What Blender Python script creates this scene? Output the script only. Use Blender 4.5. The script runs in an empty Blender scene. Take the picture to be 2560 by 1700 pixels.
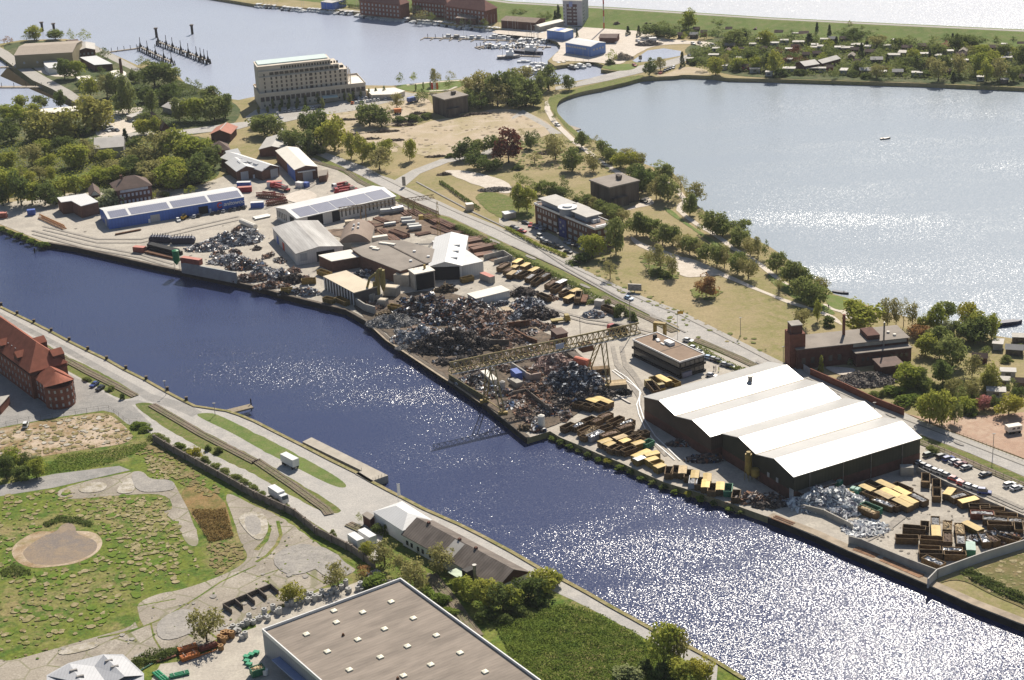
import bpy, bmesh, math, random
from mathutils import Vector, Matrix
from mathutils.geometry import tessellate_polygon
R=math.radians; rnd=random.Random(7)
S=bpy.context.scene; COL=S.collection
# ---------------- camera: aircraft 250 m above the harbour
F,TH,RO,CH=4462.,.3769,-.0493,250.
_r=Vector((1,0,0)); _u=Vector((0,math.sin(TH),math.cos(TH))); FW=Vector((0,math.cos(TH),-math.sin(TH)))
CR=_r*math.cos(RO)+_u*math.sin(RO); CU=_u*math.cos(RO)-_r*math.sin(RO)
cam=bpy.data.cameras.new('camera'); co=bpy.data.objects.new('camera',cam); COL.objects.link(co)
cam.sensor_width=36; cam.lens=F/2560*36; cam.clip_start=5; cam.clip_end=20000
mw=Matrix.Identity(4)
for i,v in enumerate((CR,CU,-FW)):
    for j in range(3): mw[j][i]=v[j]
mw[2][3]=CH; co.matrix_world=mw; S.camera=co
# ---------------- daylight
SUN_EL,SUN_AZ=R(43),R(17)
w=bpy.data.worlds.new('World'); S.world=w; w.use_nodes=True
nt=w.node_tree; bg=nt.nodes['Background']; sky=nt.nodes.new('ShaderNodeTexSky'); sky.sky_type='NISHITA'; sky.sun_disc=False
sky.sun_elevation=SUN_EL; sky.sun_rotation=SUN_AZ; sky.air_density=1.0; sky.dust_density=1.0
nt.links.new(sky.outputs[0],bg.inputs[0]); bg.inputs[1].default_value=.062
sl=bpy.data.lights.new('sun','SUN'); so=bpy.data.objects.new('sun',sl); COL.objects.link(so)
sl.energy=4.9; sl.angle=R(.53); sl.color=(1,.93,.82)
so.rotation_euler=Vector((-math.sin(SUN_AZ)*math.cos(SUN_EL),-math.cos(SUN_AZ)*math.cos(SUN_EL),-math.sin(SUN_EL))).to_track_quat('-Z','Y').to_euler(); so.location=(60,400,300)
S.view_settings.view_transform='Standard'; S.view_settings.look='None'; S.view_settings.exposure=.42; S.view_settings.gamma=1
S.render.engine='CYCLES'; S.cycles.max_bounces=5; S.cycles.diffuse_bounces=2; S.cycles.glossy_bounces=2; S.cycles.transmission_bounces=2; S.cycles.volume_bounces=0
S.cycles.use_denoising=True; S.cycles.sample_clamp_indirect=6
# ---------------- helpers
def W(x,y,z=0.):
    "the point of the plane at height z seen at photo pixel x,y (surveying from the photograph)"
    d=FW*F+CR*(x-1280)-CU*(y-850); t=(z-CH)/d.z
    return Vector((d.x*t,d.y*t,z))
def SC(p): return F/((p-Vector((0,0,CH))).dot(FW))      # pixels per metre at p
def PX(p):
    q=p-Vector((0,0,CH)); d=q.dot(FW); return 1280+F*q.dot(CR)/d
def T(ox,oy,k=3.689): return lambda X,Y:(ox+X/k,oy+Y/k)
TT={(i,j):T(640*i,425*j) for i in range(4) for j in range(4)}
def P(tile,*xy):
    "list of tile pixels -> list of photo pixels"
    return [TT[tile](a,b) for a,b in zip(xy[::2],xy[1::2])]
MATS={}
def mat(name,col,rough=.8,var=.25,scale=.35,col2=None,metal=0.,detail=4,spec=.3,bump=0.,stripe=None,thr=None,stretch=None,orand=0):
    if name in MATS: return MATS[name]
    m=bpy.data.materials.new(name); m.use_nodes=True; n=m.node_tree.nodes; l=m.node_tree.links; b=n['Principled BSDF']
    b.inputs['Roughness'].default_value=rough; b.inputs['Metallic'].default_value=metal; b.inputs['Specular IOR Level'].default_value=spec
    c1=tuple(col)+(1,); c2=(tuple(col2)+(1,)) if col2 else tuple(max(0,c*(1-var)) for c in col)+(1,)
    tc=n.new('ShaderNodeTexCoord'); src=tc.outputs['Object']
    if stretch:
        mp=n.new('ShaderNodeMapping'); mp.inputs['Scale'].default_value=stretch; l.new(src,mp.inputs[0]); src=mp.outputs[0]
    nz=n.new('ShaderNodeTexNoise'); nz.inputs['Scale'].default_value=scale; nz.inputs['Detail'].default_value=detail; nz.inputs['Roughness'].default_value=.65
    l.new(src,nz.inputs['Vector'])
    rp=n.new('ShaderNodeValToRGB'); e=rp.color_ramp.elements; a,bb=thr or (.36,.64)
    e[0].position=a; e[1].position=bb; e[0].color=c1; e[1].color=c2; l.new(nz.outputs['Fac'],rp.inputs[0]); out=rp.outputs[0]
    if stripe:   # (axis, period metres, darkening): seams of sheet metal or boards
        wv=n.new('ShaderNodeTexWave'); wv.bands_direction=stripe[0]; wv.inputs['Scale'].default_value=.314/stripe[1]; l.new(tc.outputs['Object'],wv.inputs[0])
        mx=n.new('ShaderNodeMixRGB'); mx.blend_type='MULTIPLY'; r2=n.new('ShaderNodeValToRGB'); r2.color_ramp.elements[0].position=.0; r2.color_ramp.elements[1].position=.35
        r2.color_ramp.elements[0].color=(1-stripe[2],)*3+(1,); l.new(wv.outputs['Fac'],r2.inputs[0]); mx.inputs[0].default_value=1; l.new(out,mx.inputs[1]); l.new(r2.outputs[0],mx.inputs[2]); out=mx.outputs[0]
    if orand:   # paint and rust differ from piece to piece
        oi=n.new('ShaderNodeObjectInfo'); rr=n.new('ShaderNodeMapRange'); rr.inputs[3].default_value=1-orand; rr.inputs[4].default_value=1+orand; l.new(oi.outputs['Random'],rr.inputs[0]); sv=n.new('ShaderNodeVectorMath'); sv.operation='SCALE'; l.new(out,sv.inputs[0]); l.new(rr.outputs[0],sv.inputs['Scale']); out=sv.outputs[0]
    l.new(out,b.inputs['Base Color'])
    if bump:
        bp=n.new('ShaderNodeBump'); bp.inputs['Strength'].default_value=bump; bp.inputs['Distance'].default_value=.5; l.new(nz.outputs['Fac'],bp.inputs['Height']); l.new(bp.outputs[0],b.inputs['Normal'])
    MATS[name]=m; return m
def mix3(name,c1,c2,c3,s1=.02,s2=.3,rough=.95,t1=(.42,.58),t2=(.45,.62),grain=1.6,gv=.16,crack=None):
    "ground cover: two scales of noise between three colours"
    m=bpy.data.materials.new(name); m.use_nodes=True; n=m.node_tree.nodes; l=m.node_tree.links; b=n['Principled BSDF']; b.inputs['Roughness'].default_value=rough; b.inputs['Specular IOR Level'].default_value=.15
    tc=n.new('ShaderNodeTexCoord'); o=[]
    for s,t in ((s1,t1),(s2,t2)):
        nz=n.new('ShaderNodeTexNoise'); nz.inputs['Scale'].default_value=s; nz.inputs['Detail'].default_value=6; nz.inputs['Roughness'].default_value=.7; l.new(tc.outputs['Object'],nz.inputs[0])
        rp=n.new('ShaderNodeMapRange'); rp.inputs[1].default_value=t[0]; rp.inputs[2].default_value=t[1]; l.new(nz.outputs[0],rp.inputs[0]); o.append((rp,nz))
    a=n.new('ShaderNodeMixRGB'); a.inputs[1].default_value=c1+(1,); a.inputs[2].default_value=c2+(1,); l.new(o[0][0].outputs[0],a.inputs[0])
    d=n.new('ShaderNodeMixRGB'); d.inputs[2].default_value=c3+(1,); l.new(o[1][0].outputs[0],d.inputs[0]); l.new(a.outputs[0],d.inputs[1])
    gn=n.new('ShaderNodeTexNoise'); gn.inputs['Scale'].default_value=grain; gn.inputs['Detail'].default_value=4; gn.inputs['Roughness'].default_value=.75; l.new(tc.outputs['Object'],gn.inputs[0])
    gr=n.new('ShaderNodeMapRange'); gr.inputs[1].default_value=.3; gr.inputs[2].default_value=.7; gr.inputs[3].default_value=1-gv; gr.inputs[4].default_value=1+gv*.7; l.new(gn.outputs[0],gr.inputs[0])
    gm=n.new('ShaderNodeVectorMath'); gm.operation='SCALE'; l.new(d.outputs[0],gm.inputs[0]); l.new(gr.outputs[0],gm.inputs['Scale']); fin=gm.outputs[0]
    if crack:   # joints of the slabs, overgrown in places
        vo=n.new('ShaderNodeTexVoronoi'); vo.feature='DISTANCE_TO_EDGE'; vo.inputs['Scale'].default_value=1/crack[0]; vo.inputs['Randomness'].default_value=.55; mpv=n.new('ShaderNodeMapping'); mpv.inputs['Rotation'].default_value=(0,0,R(28)); l.new(tc.outputs['Object'],mpv.inputs[0]); l.new(mpv.outputs[0],vo.inputs[0])
        cm=n.new('ShaderNodeMapRange'); cm.inputs[1].default_value=crack[1]*.5; cm.inputs[2].default_value=crack[1]; cm.inputs[3].default_value=1; cm.inputs[4].default_value=0; l.new(vo.outputs['Distance'],cm.inputs[0])
        mm=n.new('ShaderNodeMath'); mm.operation='MULTIPLY'; l.new(cm.outputs[0],mm.inputs[0]); l.new(o[1][0].outputs[0],mm.inputs[1]); m2=n.new('ShaderNodeMath'); m2.operation='MULTIPLY_ADD'; m2.inputs[1].default_value=.7; l.new(mm.outputs[0],m2.inputs[0]); m3=n.new('ShaderNodeMath'); m3.operation='MULTIPLY'; m3.inputs[1].default_value=.35; l.new(cm.outputs[0],m3.inputs[0]); l.new(m3.outputs[0],m2.inputs[2])
        cc=n.new('ShaderNodeMixRGB'); cc.inputs[2].default_value=crack[2]+(1,); l.new(m2.outputs[0],cc.inputs[0]); l.new(fin,cc.inputs[1]); fin=cc.outputs[0]
    l.new(fin,b.inputs['Base Color'])
    bp=n.new('ShaderNodeBump'); bp.inputs['Strength'].default_value=.35; bp.inputs['Distance'].default_value=.6; l.new(o[1][1].outputs[0],bp.inputs['Height']); l.new(bp.outputs[0],b.inputs['Normal'])
    MATS[name]=m; return m
class MB:
    def __init__(s): s.v=[]; s.f=[]
    def add(s,vs,fs):
        k=len(s.v); s.v+= [tuple(v) for v in vs]; s.f+=[tuple(i+k for i in f) for f in fs]; return s
    def box(s,x0,x1,y0,y1,z0,z1,M=None):
        vs=[Vector((x,y,z)) for z in (z0,z1) for x,y in ((x0,y0),(x1,y0),(x1,y1),(x0,y1))]
        if M: vs=[M@v for v in vs]
        return s.add(vs,[(3,2,1,0),(4,5,6,7),(0,1,5,4),(1,2,6,5),(2,3,7,6),(3,0,4,7)])
    def prism(s,pts,z0,z1):
        n=len(pts); pts=[Vector((p[0],p[1],0)) for p in pts]
        ar=sum(pts[i].x*pts[(i+1)%n].y-pts[(i+1)%n].x*pts[i].y for i in range(n))
        if ar<0: pts=pts[::-1]
        tri=tessellate_polygon([pts])
        vs=[(p.x,p.y,z0) for p in pts]+[(p.x,p.y,z1) for p in pts]
        fs=[]
        for t in tri:
            a,b,c=[pts[i] for i in t]
            if (b-a).cross(c-a).z<0: t=(t[0],t[2],t[1])
            fs.append(tuple(i+n for i in t))
        fs+=[(i,(i+1)%n,(i+1)%n+n,i+n) for i in range(n)]
        return s.add(vs,fs)
    def tube(s,p,q,r,n=6,r2=None,cap=True):
        p=Vector(p);q=Vector(q); d=(q-p).normalized(); a=d.orthogonal().normalized(); b=d.cross(a); r2=r if r2 is None else r2
        vs=[p+(a*math.cos(t)+b*math.sin(t))*r for t in [2*math.pi*i/n for i in range(n)]]+[q+(a*math.cos(t)+b*math.sin(t))*r2 for t in [2*math.pi*i/n for i in range(n)]]
        fs=[(i,(i+1)%n,(i+1)%n+n,i+n) for i in range(n)]
        if cap: fs+=[tuple(range(n,2*n)),tuple(range(n-1,-1,-1))]
        return s.add(vs,fs)
    def mesh(s,name,m):
        me=bpy.data.meshes.new(name); me.from_pydata(s.v,[],s.f); me.materials.append(m); me.update(); return me
    def obj(s,name,m,parent=None,loc=None,rz=0,smooth=False):
        me=s.mesh(name,m)
        if smooth:
            for p in me.polygons: p.use_smooth=True
        return put(name,me,parent,loc,rz)
def put(name,me,parent=None,loc=None,rz=0):
    o=bpy.data.objects.new(name,me); COL.objects.link(o)
    if parent: o.parent=parent
    if loc is not None: o.location=loc
    o.rotation_euler=(0,0,rz); return o
def tag(o,label,cat,group=None):
    o['label']=label; o['category']=cat
    if group: o['group']=group
    return o
def thing(name,label,cat,loc=(0,0,0),rz=0,group=None):
    return tag(put(name,None,None,loc,rz),label,cat,group)
REG={}
def reg(o,noun,place):
    "look-alikes: told apart at the end by their order from left to right"
    REG.setdefault((noun,place),[]).append(o); return o
ORD='leftmost second third fourth fifth sixth seventh eighth ninth tenth eleventh twelfth thirteenth fourteenth fifteenth sixteenth seventeenth eighteenth nineteenth twentieth'.split()
def ordinal(i):
    if i<20: return ORD[i]
    t,u=divmod(i+1,10)
    tens={2:'twenty',3:'thirty',4:'forty',5:'fifty'}[t]
    return tens+'-'+('first second third fourth fifth sixth seventh eighth ninth'.split()[u-1]) if u else {3:'thirtieth',4:'fortieth',5:'fiftieth'}[t]
def finish_labels():
    for (noun,place),os_ in REG.items():
        os_.sort(key=lambda o:PX(o.location)); n=len(os_)
        for i,o in enumerate(os_):
            if n==1: s=f'{noun} {place}'
            elif i==0: s=f'leftmost {noun} {place}'
            elif i==n-1: s=f'rightmost {noun} {place}'
            else: s=f'{ordinal(i)} {noun} from the left {place}'
            o['label']=s
def structure(o): o['kind']='structure'; return o
ZL=[.02]
def lay():
    ZL[0]+=.0022; return ZL[0]      # each surface lies a little above the one laid before it
def smooth(pts):
    out=[]
    for a,b in zip(pts,pts[1:]+pts[:1]):
        if (b-a).length>60: out+=[a.lerp(b,.04),a.lerp(b,.96)]
        else: out+=[a.lerp(b,.25),a.lerp(b,.75)]
    return out
def inside(p,ps):
    c=False
    for a,b in zip(ps,ps[1:]+ps[:1]):
        if (a.y>p.y)!=(b.y>p.y) and p.x<(b.x-a.x)*(p.y-a.y)/(b.y-a.y)+a.x: c=not c
    return c
POND=[]
def mottle(name,px,m,n,size):
    "ground broken into many small irregular patches that thin out towards the rim"
    ps=[W(x,y,0) for x,y in px]; r=random.Random(n+int(px[0][0])); x0,x1=min(p.x for p in ps),max(p.x for p in ps); y0,y1=min(p.y for p in ps),max(p.y for p in ps); mb=MB(); z=lay(); k=0; n=n*2
    while k<n:
        c=Vector((r.uniform(x0,x1),r.uniform(y0,y1),0)); k+=1
        if not inside(c,ps) or (POND and inside(c,POND)): continue
        s=.42*size*r.choice((.3,.4,.5,.7,1.,1.3)); q=r.uniform(.5,1); t=r.uniform(0,6.28); zz=z+k*.00002
        mb.add([(c.x+s*math.cos(a)*r.uniform(.6,1.1)*math.cos(t)-s*q*math.sin(a)*math.sin(t),c.y+s*math.cos(a)*r.uniform(.6,1.1)*math.sin(t)+s*q*math.sin(a)*math.cos(t),zz) for a in [2*math.pi*i/9 for i in range(9)]],[tuple(range(9))])
    return structure(mb.obj(name,m))
def ragged(pts,step=5.,amp=1.1):
    r=random.Random(int(abs(pts[0].x)*10)); out=[]
    for a,b in zip(pts,pts[1:]+pts[:1]):
        n=max(1,int((b-a).length/step)); q=Vector((-(b-a).y,(b-a).x,0)).normalized()
        for i in range(n): out.append(a.lerp(b,i/n)+(q*r.uniform(-amp,amp) if i else Vector((0,0,0))))
    return out
def sheet(name,px,m,z,kind='structure'):
    z=lay() if z<.15 else z
    pts=[W(x,y,z) for x,y in px]; pts=pts if m.name.startswith(('pale_road','worn_asph','pavement','kerb','yard_c','white_paint')) else ragged(smooth(smooth(pts)),2.5,.45); o=MB().prism(pts,z-.02,z).obj(name,m); o['kind']=kind; return o
def copy_tree(o,parent=None):
    c=o.copy(); COL.objects.link(c)
    if parent: c.parent=parent
    for ch in o.children: copy_tree(ch,c)
    return c
def ang(a,b): return math.atan2(b.y-a.y,b.x-a.x)
# ---------------- ground covers
G_WASTE=mix3('wasteland_grass',(.15,.18,.03),(.27,.22,.10),(.085,.14,.022),.035,.16,t1=(.46,.62),t2=(.47,.6),gv=.5,grain=.8)
G_FIELD=mix3('dry_field',(.36,.285,.16),(.235,.215,.085),(.31,.25,.135),.022,.25,gv=.22,grain=.9)
G_GREEN=mix3('verge_grass',(.15,.175,.04),(.10,.135,.03),(.20,.18,.075),.05,.5,gv=.32)
G_DIKE=mix3('dike_grass',(.145,.195,.05),(.115,.165,.04),(.18,.195,.07),.03,.2,gv=.25)
G_DARK=mix3('garden_ground',(.075,.10,.035),(.15,.14,.07),(.055,.08,.028),.05,.3,gv=.3)
G_YARD=mix3('yard_concrete',(.44,.395,.335),(.37,.335,.285),(.485,.44,.37),.018,.16,gv=.2,grain=1.2)
G_YARD2=mix3('cracked_concrete',(.36,.315,.255),(.28,.245,.20),(.43,.385,.32),.035,.10,t2=(.5,.68),gv=.28,crack=(9,.035,(.13,.14,.04)))
G_ASPH=mix3('worn_asphalt',(.30,.285,.265),(.25,.24,.225),(.335,.315,.29),.02,.2,gv=.18)
G_ROAD=mix3('pale_road',(.425,.40,.365),(.375,.355,.33),(.46,.43,.39),.015,.2,gv=.18)
G_PAVE=mix3('pavement',(.41,.385,.345),(.37,.345,.31),(.43,.40,.36),.05,.5)
G_SAND=mix3('sandy_field',(.47,.375,.27),(.36,.30,.17),(.50,.41,.31),.03,.12)
G_WSAND=mix3('white_sand',(.60,.53,.45),(.55,.48,.40),(.64,.57,.49),.05,.3)
G_DIRT=mix3('dirt_lot',(.50,.40,.30),(.28,.19,.10),(.24,.20,.085),.06,.11,t2=(.5,.68),gv=.25)
G_RED=mix3('reddish_gravel',(.42,.28,.20),(.47,.35,.26),(.39,.26,.19),.03,.4)
G_MUD=mix3('muddy_puddle',(.27,.20,.135),(.20,.165,.14),(.28,.21,.14),.04,.2,rough=.5)
G_REED=mix3('dry_reeds',(.26,.165,.07),(.14,.135,.04),(.30,.20,.09),.08,.3,gv=.35)
G_BALL=mix3('track_ballast',(.19,.15,.11),(.13,.14,.06),(.22,.18,.13),.1,.8)
G_QUAY=mat('quay_wall',(.10,.085,.07),.9,.5,.5)
# ---------------- water
def water(name,base,slope,wave,rough,wind,ext=(.3,1.),gusts=(),off=(0,0,0)):
    m=bpy.data.materials.new(name); m.use_nodes=True; n=m.node_tree.nodes; l=m.node_tree.links; b=n['Principled BSDF']
    b.inputs['Base Color'].default_value=base+(1,); b.inputs['IOR'].default_value=1.333; b.inputs['Specular IOR Level'].default_value=.5
    tc=n.new('ShaderNodeTexCoord')
    def vm(op,*ins):
        v=n.new('ShaderNodeVectorMath'); v.operation=op
        for k,i in enumerate(ins):
            if hasattr(i,'links'): l.new(i,v.inputs[k])
            else: v.inputs[k].default_value=i
        return v
    mp=n.new('ShaderNodeMapping'); mp.inputs['Scale'].default_value=(1,1.6,1); mp.inputs['Rotation'].default_value=(0,0,R(18)); l.new(tc.outputs['Object'],mp.inputs[0])
    nz=n.new('ShaderNodeTexNoise'); nz.inputs['Scale'].default_value=1/wave; nz.inputs['Detail'].default_value=2; nz.inputs['Roughness'].default_value=.55; l.new(mp.outputs[0],nz.inputs[0])
    # wind patches: gusts roughen some streaks of the surface, sheltered water stays calm
    mw_=n.new('ShaderNodeMapping'); mw_.inputs['Scale'].default_value=(1,2.6,1); mw_.inputs['Rotation'].default_value=(0,0,R(-20)); mw_.inputs['Location'].default_value=off; l.new(tc.outputs['Object'],mw_.inputs[0])
    wn=n.new('ShaderNodeTexNoise'); wn.inputs['Scale'].default_value=wind; wn.inputs['Detail'].default_value=4; wn.inputs['Roughness'].default_value=.55; l.new(mw_.outputs[0],wn.inputs[0])
    mr=n.new('ShaderNodeMapRange'); mr.interpolation_type='SMOOTHSTEP'; mr.inputs[1].default_value=.36; mr.inputs[2].default_value=.64; mr.inputs[3].default_value=slope*ext[0]; mr.inputs[4].default_value=slope*ext[1]; l.new(wn.outputs[0],mr.inputs[0])
    wf=mr.outputs[0]
    for px,py,rx,ry,a,gain in gusts:
        c=W(px,py,-2.2); gm=n.new('ShaderNodeMapping'); gm.vector_type='TEXTURE'; gm.inputs['Location'].default_value=c; gm.inputs['Rotation'].default_value=(0,0,R(a)); gm.inputs['Scale'].default_value=(rx,ry,50); l.new(tc.outputs['Object'],gm.inputs[0])
        gg=n.new('ShaderNodeTexGradient'); gg.gradient_type='SPHERICAL'; l.new(gm.outputs[0],gg.inputs[0]); w2=n.new('ShaderNodeMapRange'); w2.interpolation_type='SMOOTHSTEP'; w2.inputs[1].default_value=0; w2.inputs[2].default_value=.75; w2.inputs[4].default_value=gain*slope; l.new(gg.outputs[0],w2.inputs[0])
        jj=n.new('ShaderNodeMath'); jj.operation='MULTIPLY'; l.new(w2.outputs[0],jj.inputs[0]); l.new(wn.outputs[0],jj.inputs[1]); k2=n.new('ShaderNodeMath'); l.new(wf,k2.inputs[0]); l.new(jj.outputs[0],k2.inputs[1]); wf=k2.outputs[0]
    d=vm('SUBTRACT',nz.outputs['Color'],(.5,.5,.5)); k=n.new('ShaderNodeVectorMath'); k.operation='SCALE'; l.new(d.outputs[0],k.inputs[0]); l.new(wf,k.inputs['Scale'])
    f=vm('MULTIPLY',k.outputs[0],(1,1,0)); g=vm('ADD',f.outputs[0],(0,0,1)); h=vm('NORMALIZE',g.outputs[0]); l.new(h.outputs[0],b.inputs['Normal'])
    b.inputs['Roughness'].default_value=rough
    return m
WZ=-2.2
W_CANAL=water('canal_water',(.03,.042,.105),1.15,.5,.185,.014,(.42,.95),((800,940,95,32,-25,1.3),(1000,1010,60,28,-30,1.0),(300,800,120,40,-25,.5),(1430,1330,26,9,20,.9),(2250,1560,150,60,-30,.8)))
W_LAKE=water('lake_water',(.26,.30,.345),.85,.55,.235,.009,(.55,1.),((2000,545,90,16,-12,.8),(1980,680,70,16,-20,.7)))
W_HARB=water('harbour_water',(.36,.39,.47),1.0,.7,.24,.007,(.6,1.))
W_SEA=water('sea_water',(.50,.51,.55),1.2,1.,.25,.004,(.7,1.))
def flat(name,px,m,z=WZ):
    o=MB().prism([W(x,y,z) for x,y in px],z-.05,z).obj(name,m); return structure(o)
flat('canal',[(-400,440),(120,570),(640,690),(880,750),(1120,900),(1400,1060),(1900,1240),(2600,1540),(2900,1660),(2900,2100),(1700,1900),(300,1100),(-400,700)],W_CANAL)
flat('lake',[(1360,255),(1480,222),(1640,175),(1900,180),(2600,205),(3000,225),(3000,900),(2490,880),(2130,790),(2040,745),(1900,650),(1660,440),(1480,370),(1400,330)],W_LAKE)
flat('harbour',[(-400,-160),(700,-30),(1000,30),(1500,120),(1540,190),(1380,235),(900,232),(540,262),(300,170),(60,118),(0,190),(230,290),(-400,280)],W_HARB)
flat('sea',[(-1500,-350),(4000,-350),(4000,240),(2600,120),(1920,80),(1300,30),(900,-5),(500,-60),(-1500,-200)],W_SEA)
flat('pond',P((2,0),1110,560,1250,465,1400,445,1560,470,1550,515,1300,560,1150,575),W_HARB,.05)
# ---------------- land
def land(name,px,m,drop=-4.5):
    return structure(MB().prism([W(x,y,0) for x,y in px],drop,0).obj(name,m))
QS=[(-300,612),(0,766),(43,787),(85,807),(129,829),(168,850),(222,877),(271,900),(314,924.5),(366,950),(417,979),(461,1002),(488,1015),(569,1027.5),(599,1037),(640,1054),(689,1079),(756.6,1113),(830,1151),(897.5,1184),(927,1202),(976,1228),(1019.5,1250),(1063,1273),(1149.6,1311),(1209,1341),(1280,1379),(1347.8,1418.7),(1412.8,1451),(1469.8,1482),(1524,1513.5),(1578,1543),(1650,1583),(1724.6,1617),(1795,1655),(1862.8,1698),(1960,1760)]
land('south_land',QS+[(2300,2050),(-500,2050),(-500,700)],G_WASTE)
QN=[(-400,475),(0,566),(50,585),(103,606),(116.6,607),(190,619),(287,641),(387.6,664),(450,677),(593.6,707),(640,717),(721,740),(808,761),(865,775),(927.3,810),(969,848),(1100.8,935),(1206.5,1006),(1280,1065),(1318,1095),(1375,1078),(1402,1094),(1448,1113),(1497,1134.6),(1551,1156),(1605,1181),(1659.5,1205),(1741,1230),(1822,1257),(1880,1278),(1920,1292),(2034,1337),(2123,1378),(2231.7,1424),(2321,1462),(2435,1513.5),(2560,1562),(2850,1680)]
LK=[(3000,880),(2560,850),(2480,838),(2400,815),(2300,800),(2200,775),(2131,748),(2085,735),(2060,715),(2036,699),(1988,661),(1958,639),(1920,614),(1871,590),(1830,563),(1768,533),(1741,512),(1722,490),(1700,450),(1681,430),(1632,417),(1551,388),(1502,355),(1464,344),(1443,329),(1413,303.6),(1394,282),(1388,263),(1396.6,249),(1421,238.6),(1453.5,230),(1516,217),(1605,195),(1638,193),(1684,190),(1703,187),(1776,190),(1822,195),(1920,197),(2123,203),(2299.5,208),(2435,214),(2560,219),(3000,240)]
SEAE=[(3000,128),(2560,88),(2191,72),(1920,57.5),(1795,49),(1686.6,42),(1551,32.5),(1280,17.6),(1231,11),(1000,-12),(700,-45),(0,-110)]
MAR=[(0,-100),(500,-12),(640,11),(830,24),(1019.5,44),(1128,60),(1280,75),(1369,72),(1367,92),(1410,114),(1369,152),(1388,165),(1478,152),(1510,163),(1502,173.5),(1551,179),(1524,187),(1443,202),(1394,211),(1340,205),(1261,190),(1168.6,197),(1046.6,209),(979,214),(911,213),(700,228),(596,250),(553,244),(531,225),(488,222),(461,206),(447,190),(407,165),(366,152),(344,163),(271,130),(222,106),(163,97),(54,100),(8,108),(-150,125),(-150,150),(0,141),(30,163),(81,200),(130,222),(200,263),(190,267),(100,271),(0,267),(-400,255)]
land('main_land',QN+[(3000,1700)]+LK+SEAE+MAR,G_FIELD)
# sloping stone bank round the lake and the far shores
def bank(name,px,m,wd=3.):
    ps=[W(x,y,0) for x,y in px]; mb=MB(); n=len(ps); out=[]
    for i,p in enumerate(ps):
        a=ps[max(0,i-1)]; b=ps[min(n-1,i+1)]; d=(b-a).normalized(); out.append(p+Vector((-d.y,d.x,0))*wd+Vector((0,0,WZ-.6)))
    vs=[p-Vector((0,0,.0)) for p in ps]+out
    mb.add(vs,[(i,i+1,i+1+n,i+n) for i in range(n-1)]); return structure(mb.obj(name,m))
G_STONE=mat('shore_stone',(.33,.29,.22),.95,.6,1.2)
bank('lake_shore',LK[::-1],G_STONE,-3.); 
# dike: a long grass ridge along the sea
dk=[(3000,118),(2560,100),(2191,82),(1920,68),(1686,52),(1551,43),(1280,27),(1231,20),(1000,-4),(700,-35),(300,-75)]
mb=MB(); ps=[W(x,y,0) for x,y in dk]; n=len(ps)
for i,p in enumerate(ps):
    d=(ps[min(n-1,i+1)]-ps[max(0,i-1)]).normalized(); q=Vector((-d.y,d.x,0))
    if q.y>0: q=-q
    for o,z in ((38,.03),(6,6),(-2,6.2),(-28,-3)): mb.v.append(tuple(p+q*o+Vector((0,0,z))))
mb.f=[(4*i+k,4*i+k+1,4*i+k+5,4*i+k+4) for i in range(n-1) for k in range(3)]
structure(mb.obj('dike',G_DIKE))
mb=MB()
for i,p in enumerate(ps): 
    d=(ps[min(n-1,i+1)]-ps[max(0,i-1)]).normalized(); q=Vector((-d.y,d.x,0)); q=-q if q.y>0 else q
    mb.v+= [tuple(p+q*4+Vector((0,0,6.12))),tuple(p+Vector((0,0,6.2)))]
mb.f=[(2*i,2*i+1,2*i+3,2*i+2) for i in range(n-1)]
structure(mb.obj('dike_path',G_PAVE))
# ---------------- surfaces of the south side
sheet('quay_road',QS[1:-2]+[(1790,1720),(1700,1640),(1616,1598),(1510,1539),(1432,1500),(1396,1484),(1310,1440),(1060,1330),(960,1330),(941,1408),(878.5,1367),(792,1313),(735,1275),(640,1237),(385,1088),(377,1083),(317,1058.7),(287,1034),(271,1023.5),(257.5,1026),(190,1036),(81,1052),(0,1069),(-200,1090),(-200,690)],G_ROAD,.02)
sheet('asphalt_lane',[(-50,755),(0,781),(60,812),(168,868),(271,925),(380,985),(470,1010),(505,1030),(480,1042),(430,1020),(366,1000),(344,985),(250,930),(140,868),(40,815),(-50,775)],G_ASPH,.04)
sheet('brick_yard',[(165,930),(298,1003),(345,1000),(380,1010),(330,1012),(380,1062),(377,1083),(317,1058),(287,1033),(257,1026),(190,1035),(0,1068),(-200,1085),(-200,930)],G_ASPH,.04)
sheet('grass_strip',[(-60,775),(0,804),(66,842),(114,858),(141,877),(287,949),(344,985),(333,996),(298,999),(217,953),(165,925),(100,890),(-60,820)],G_GREEN,.06)
sheet('grass_strip',P((0,2),1225,600,1290,575,1410,580,1640,700,1860,830,2361,1085)+P((1,2),350,1290,800,1560)+P((1,3),760,30,700,30)+P((1,2),540,1560,0,1245)+P((0,2),1850,1000,1500,800),G_GREEN,.06)
sheet('grass_strip',P((0,2),1805,680,1900,670,2000,680,2361,860)+P((1,2),300,1010,700,1230,850,1340,800,1370,650,1320,360,1170,0,985)+P((0,2),2150,860,1850,720),G_DIKE,.06)
sheet('dirt_lot',[(-100,1085),(0,1072),(81,1056),(190,1040),(257,1030),(290,1045),(340,1092),(310,1110),(250,1118),(140,1135),(60,1150),(-100,1150)],G_DIRT,.02)
sheet('asphalt_path',P((0,2),-300,1360,0,1340,500,1235,1100,1160,1200,1200,500,1360,0,1440,-300,1490),G_ASPH,.03)
sheet('concrete_slab',P((0,2),500,1370,1200,1215,1320,1205,1380,1285,1590,1290,1660,1420,1740,1568)+P((0,3),1750,40,1860,330,1720,330,1640,130,1480,0)+P((0,2),1610,1568,1540,1410,1100,1430,560,1480),G_YARD2,.04)
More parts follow.
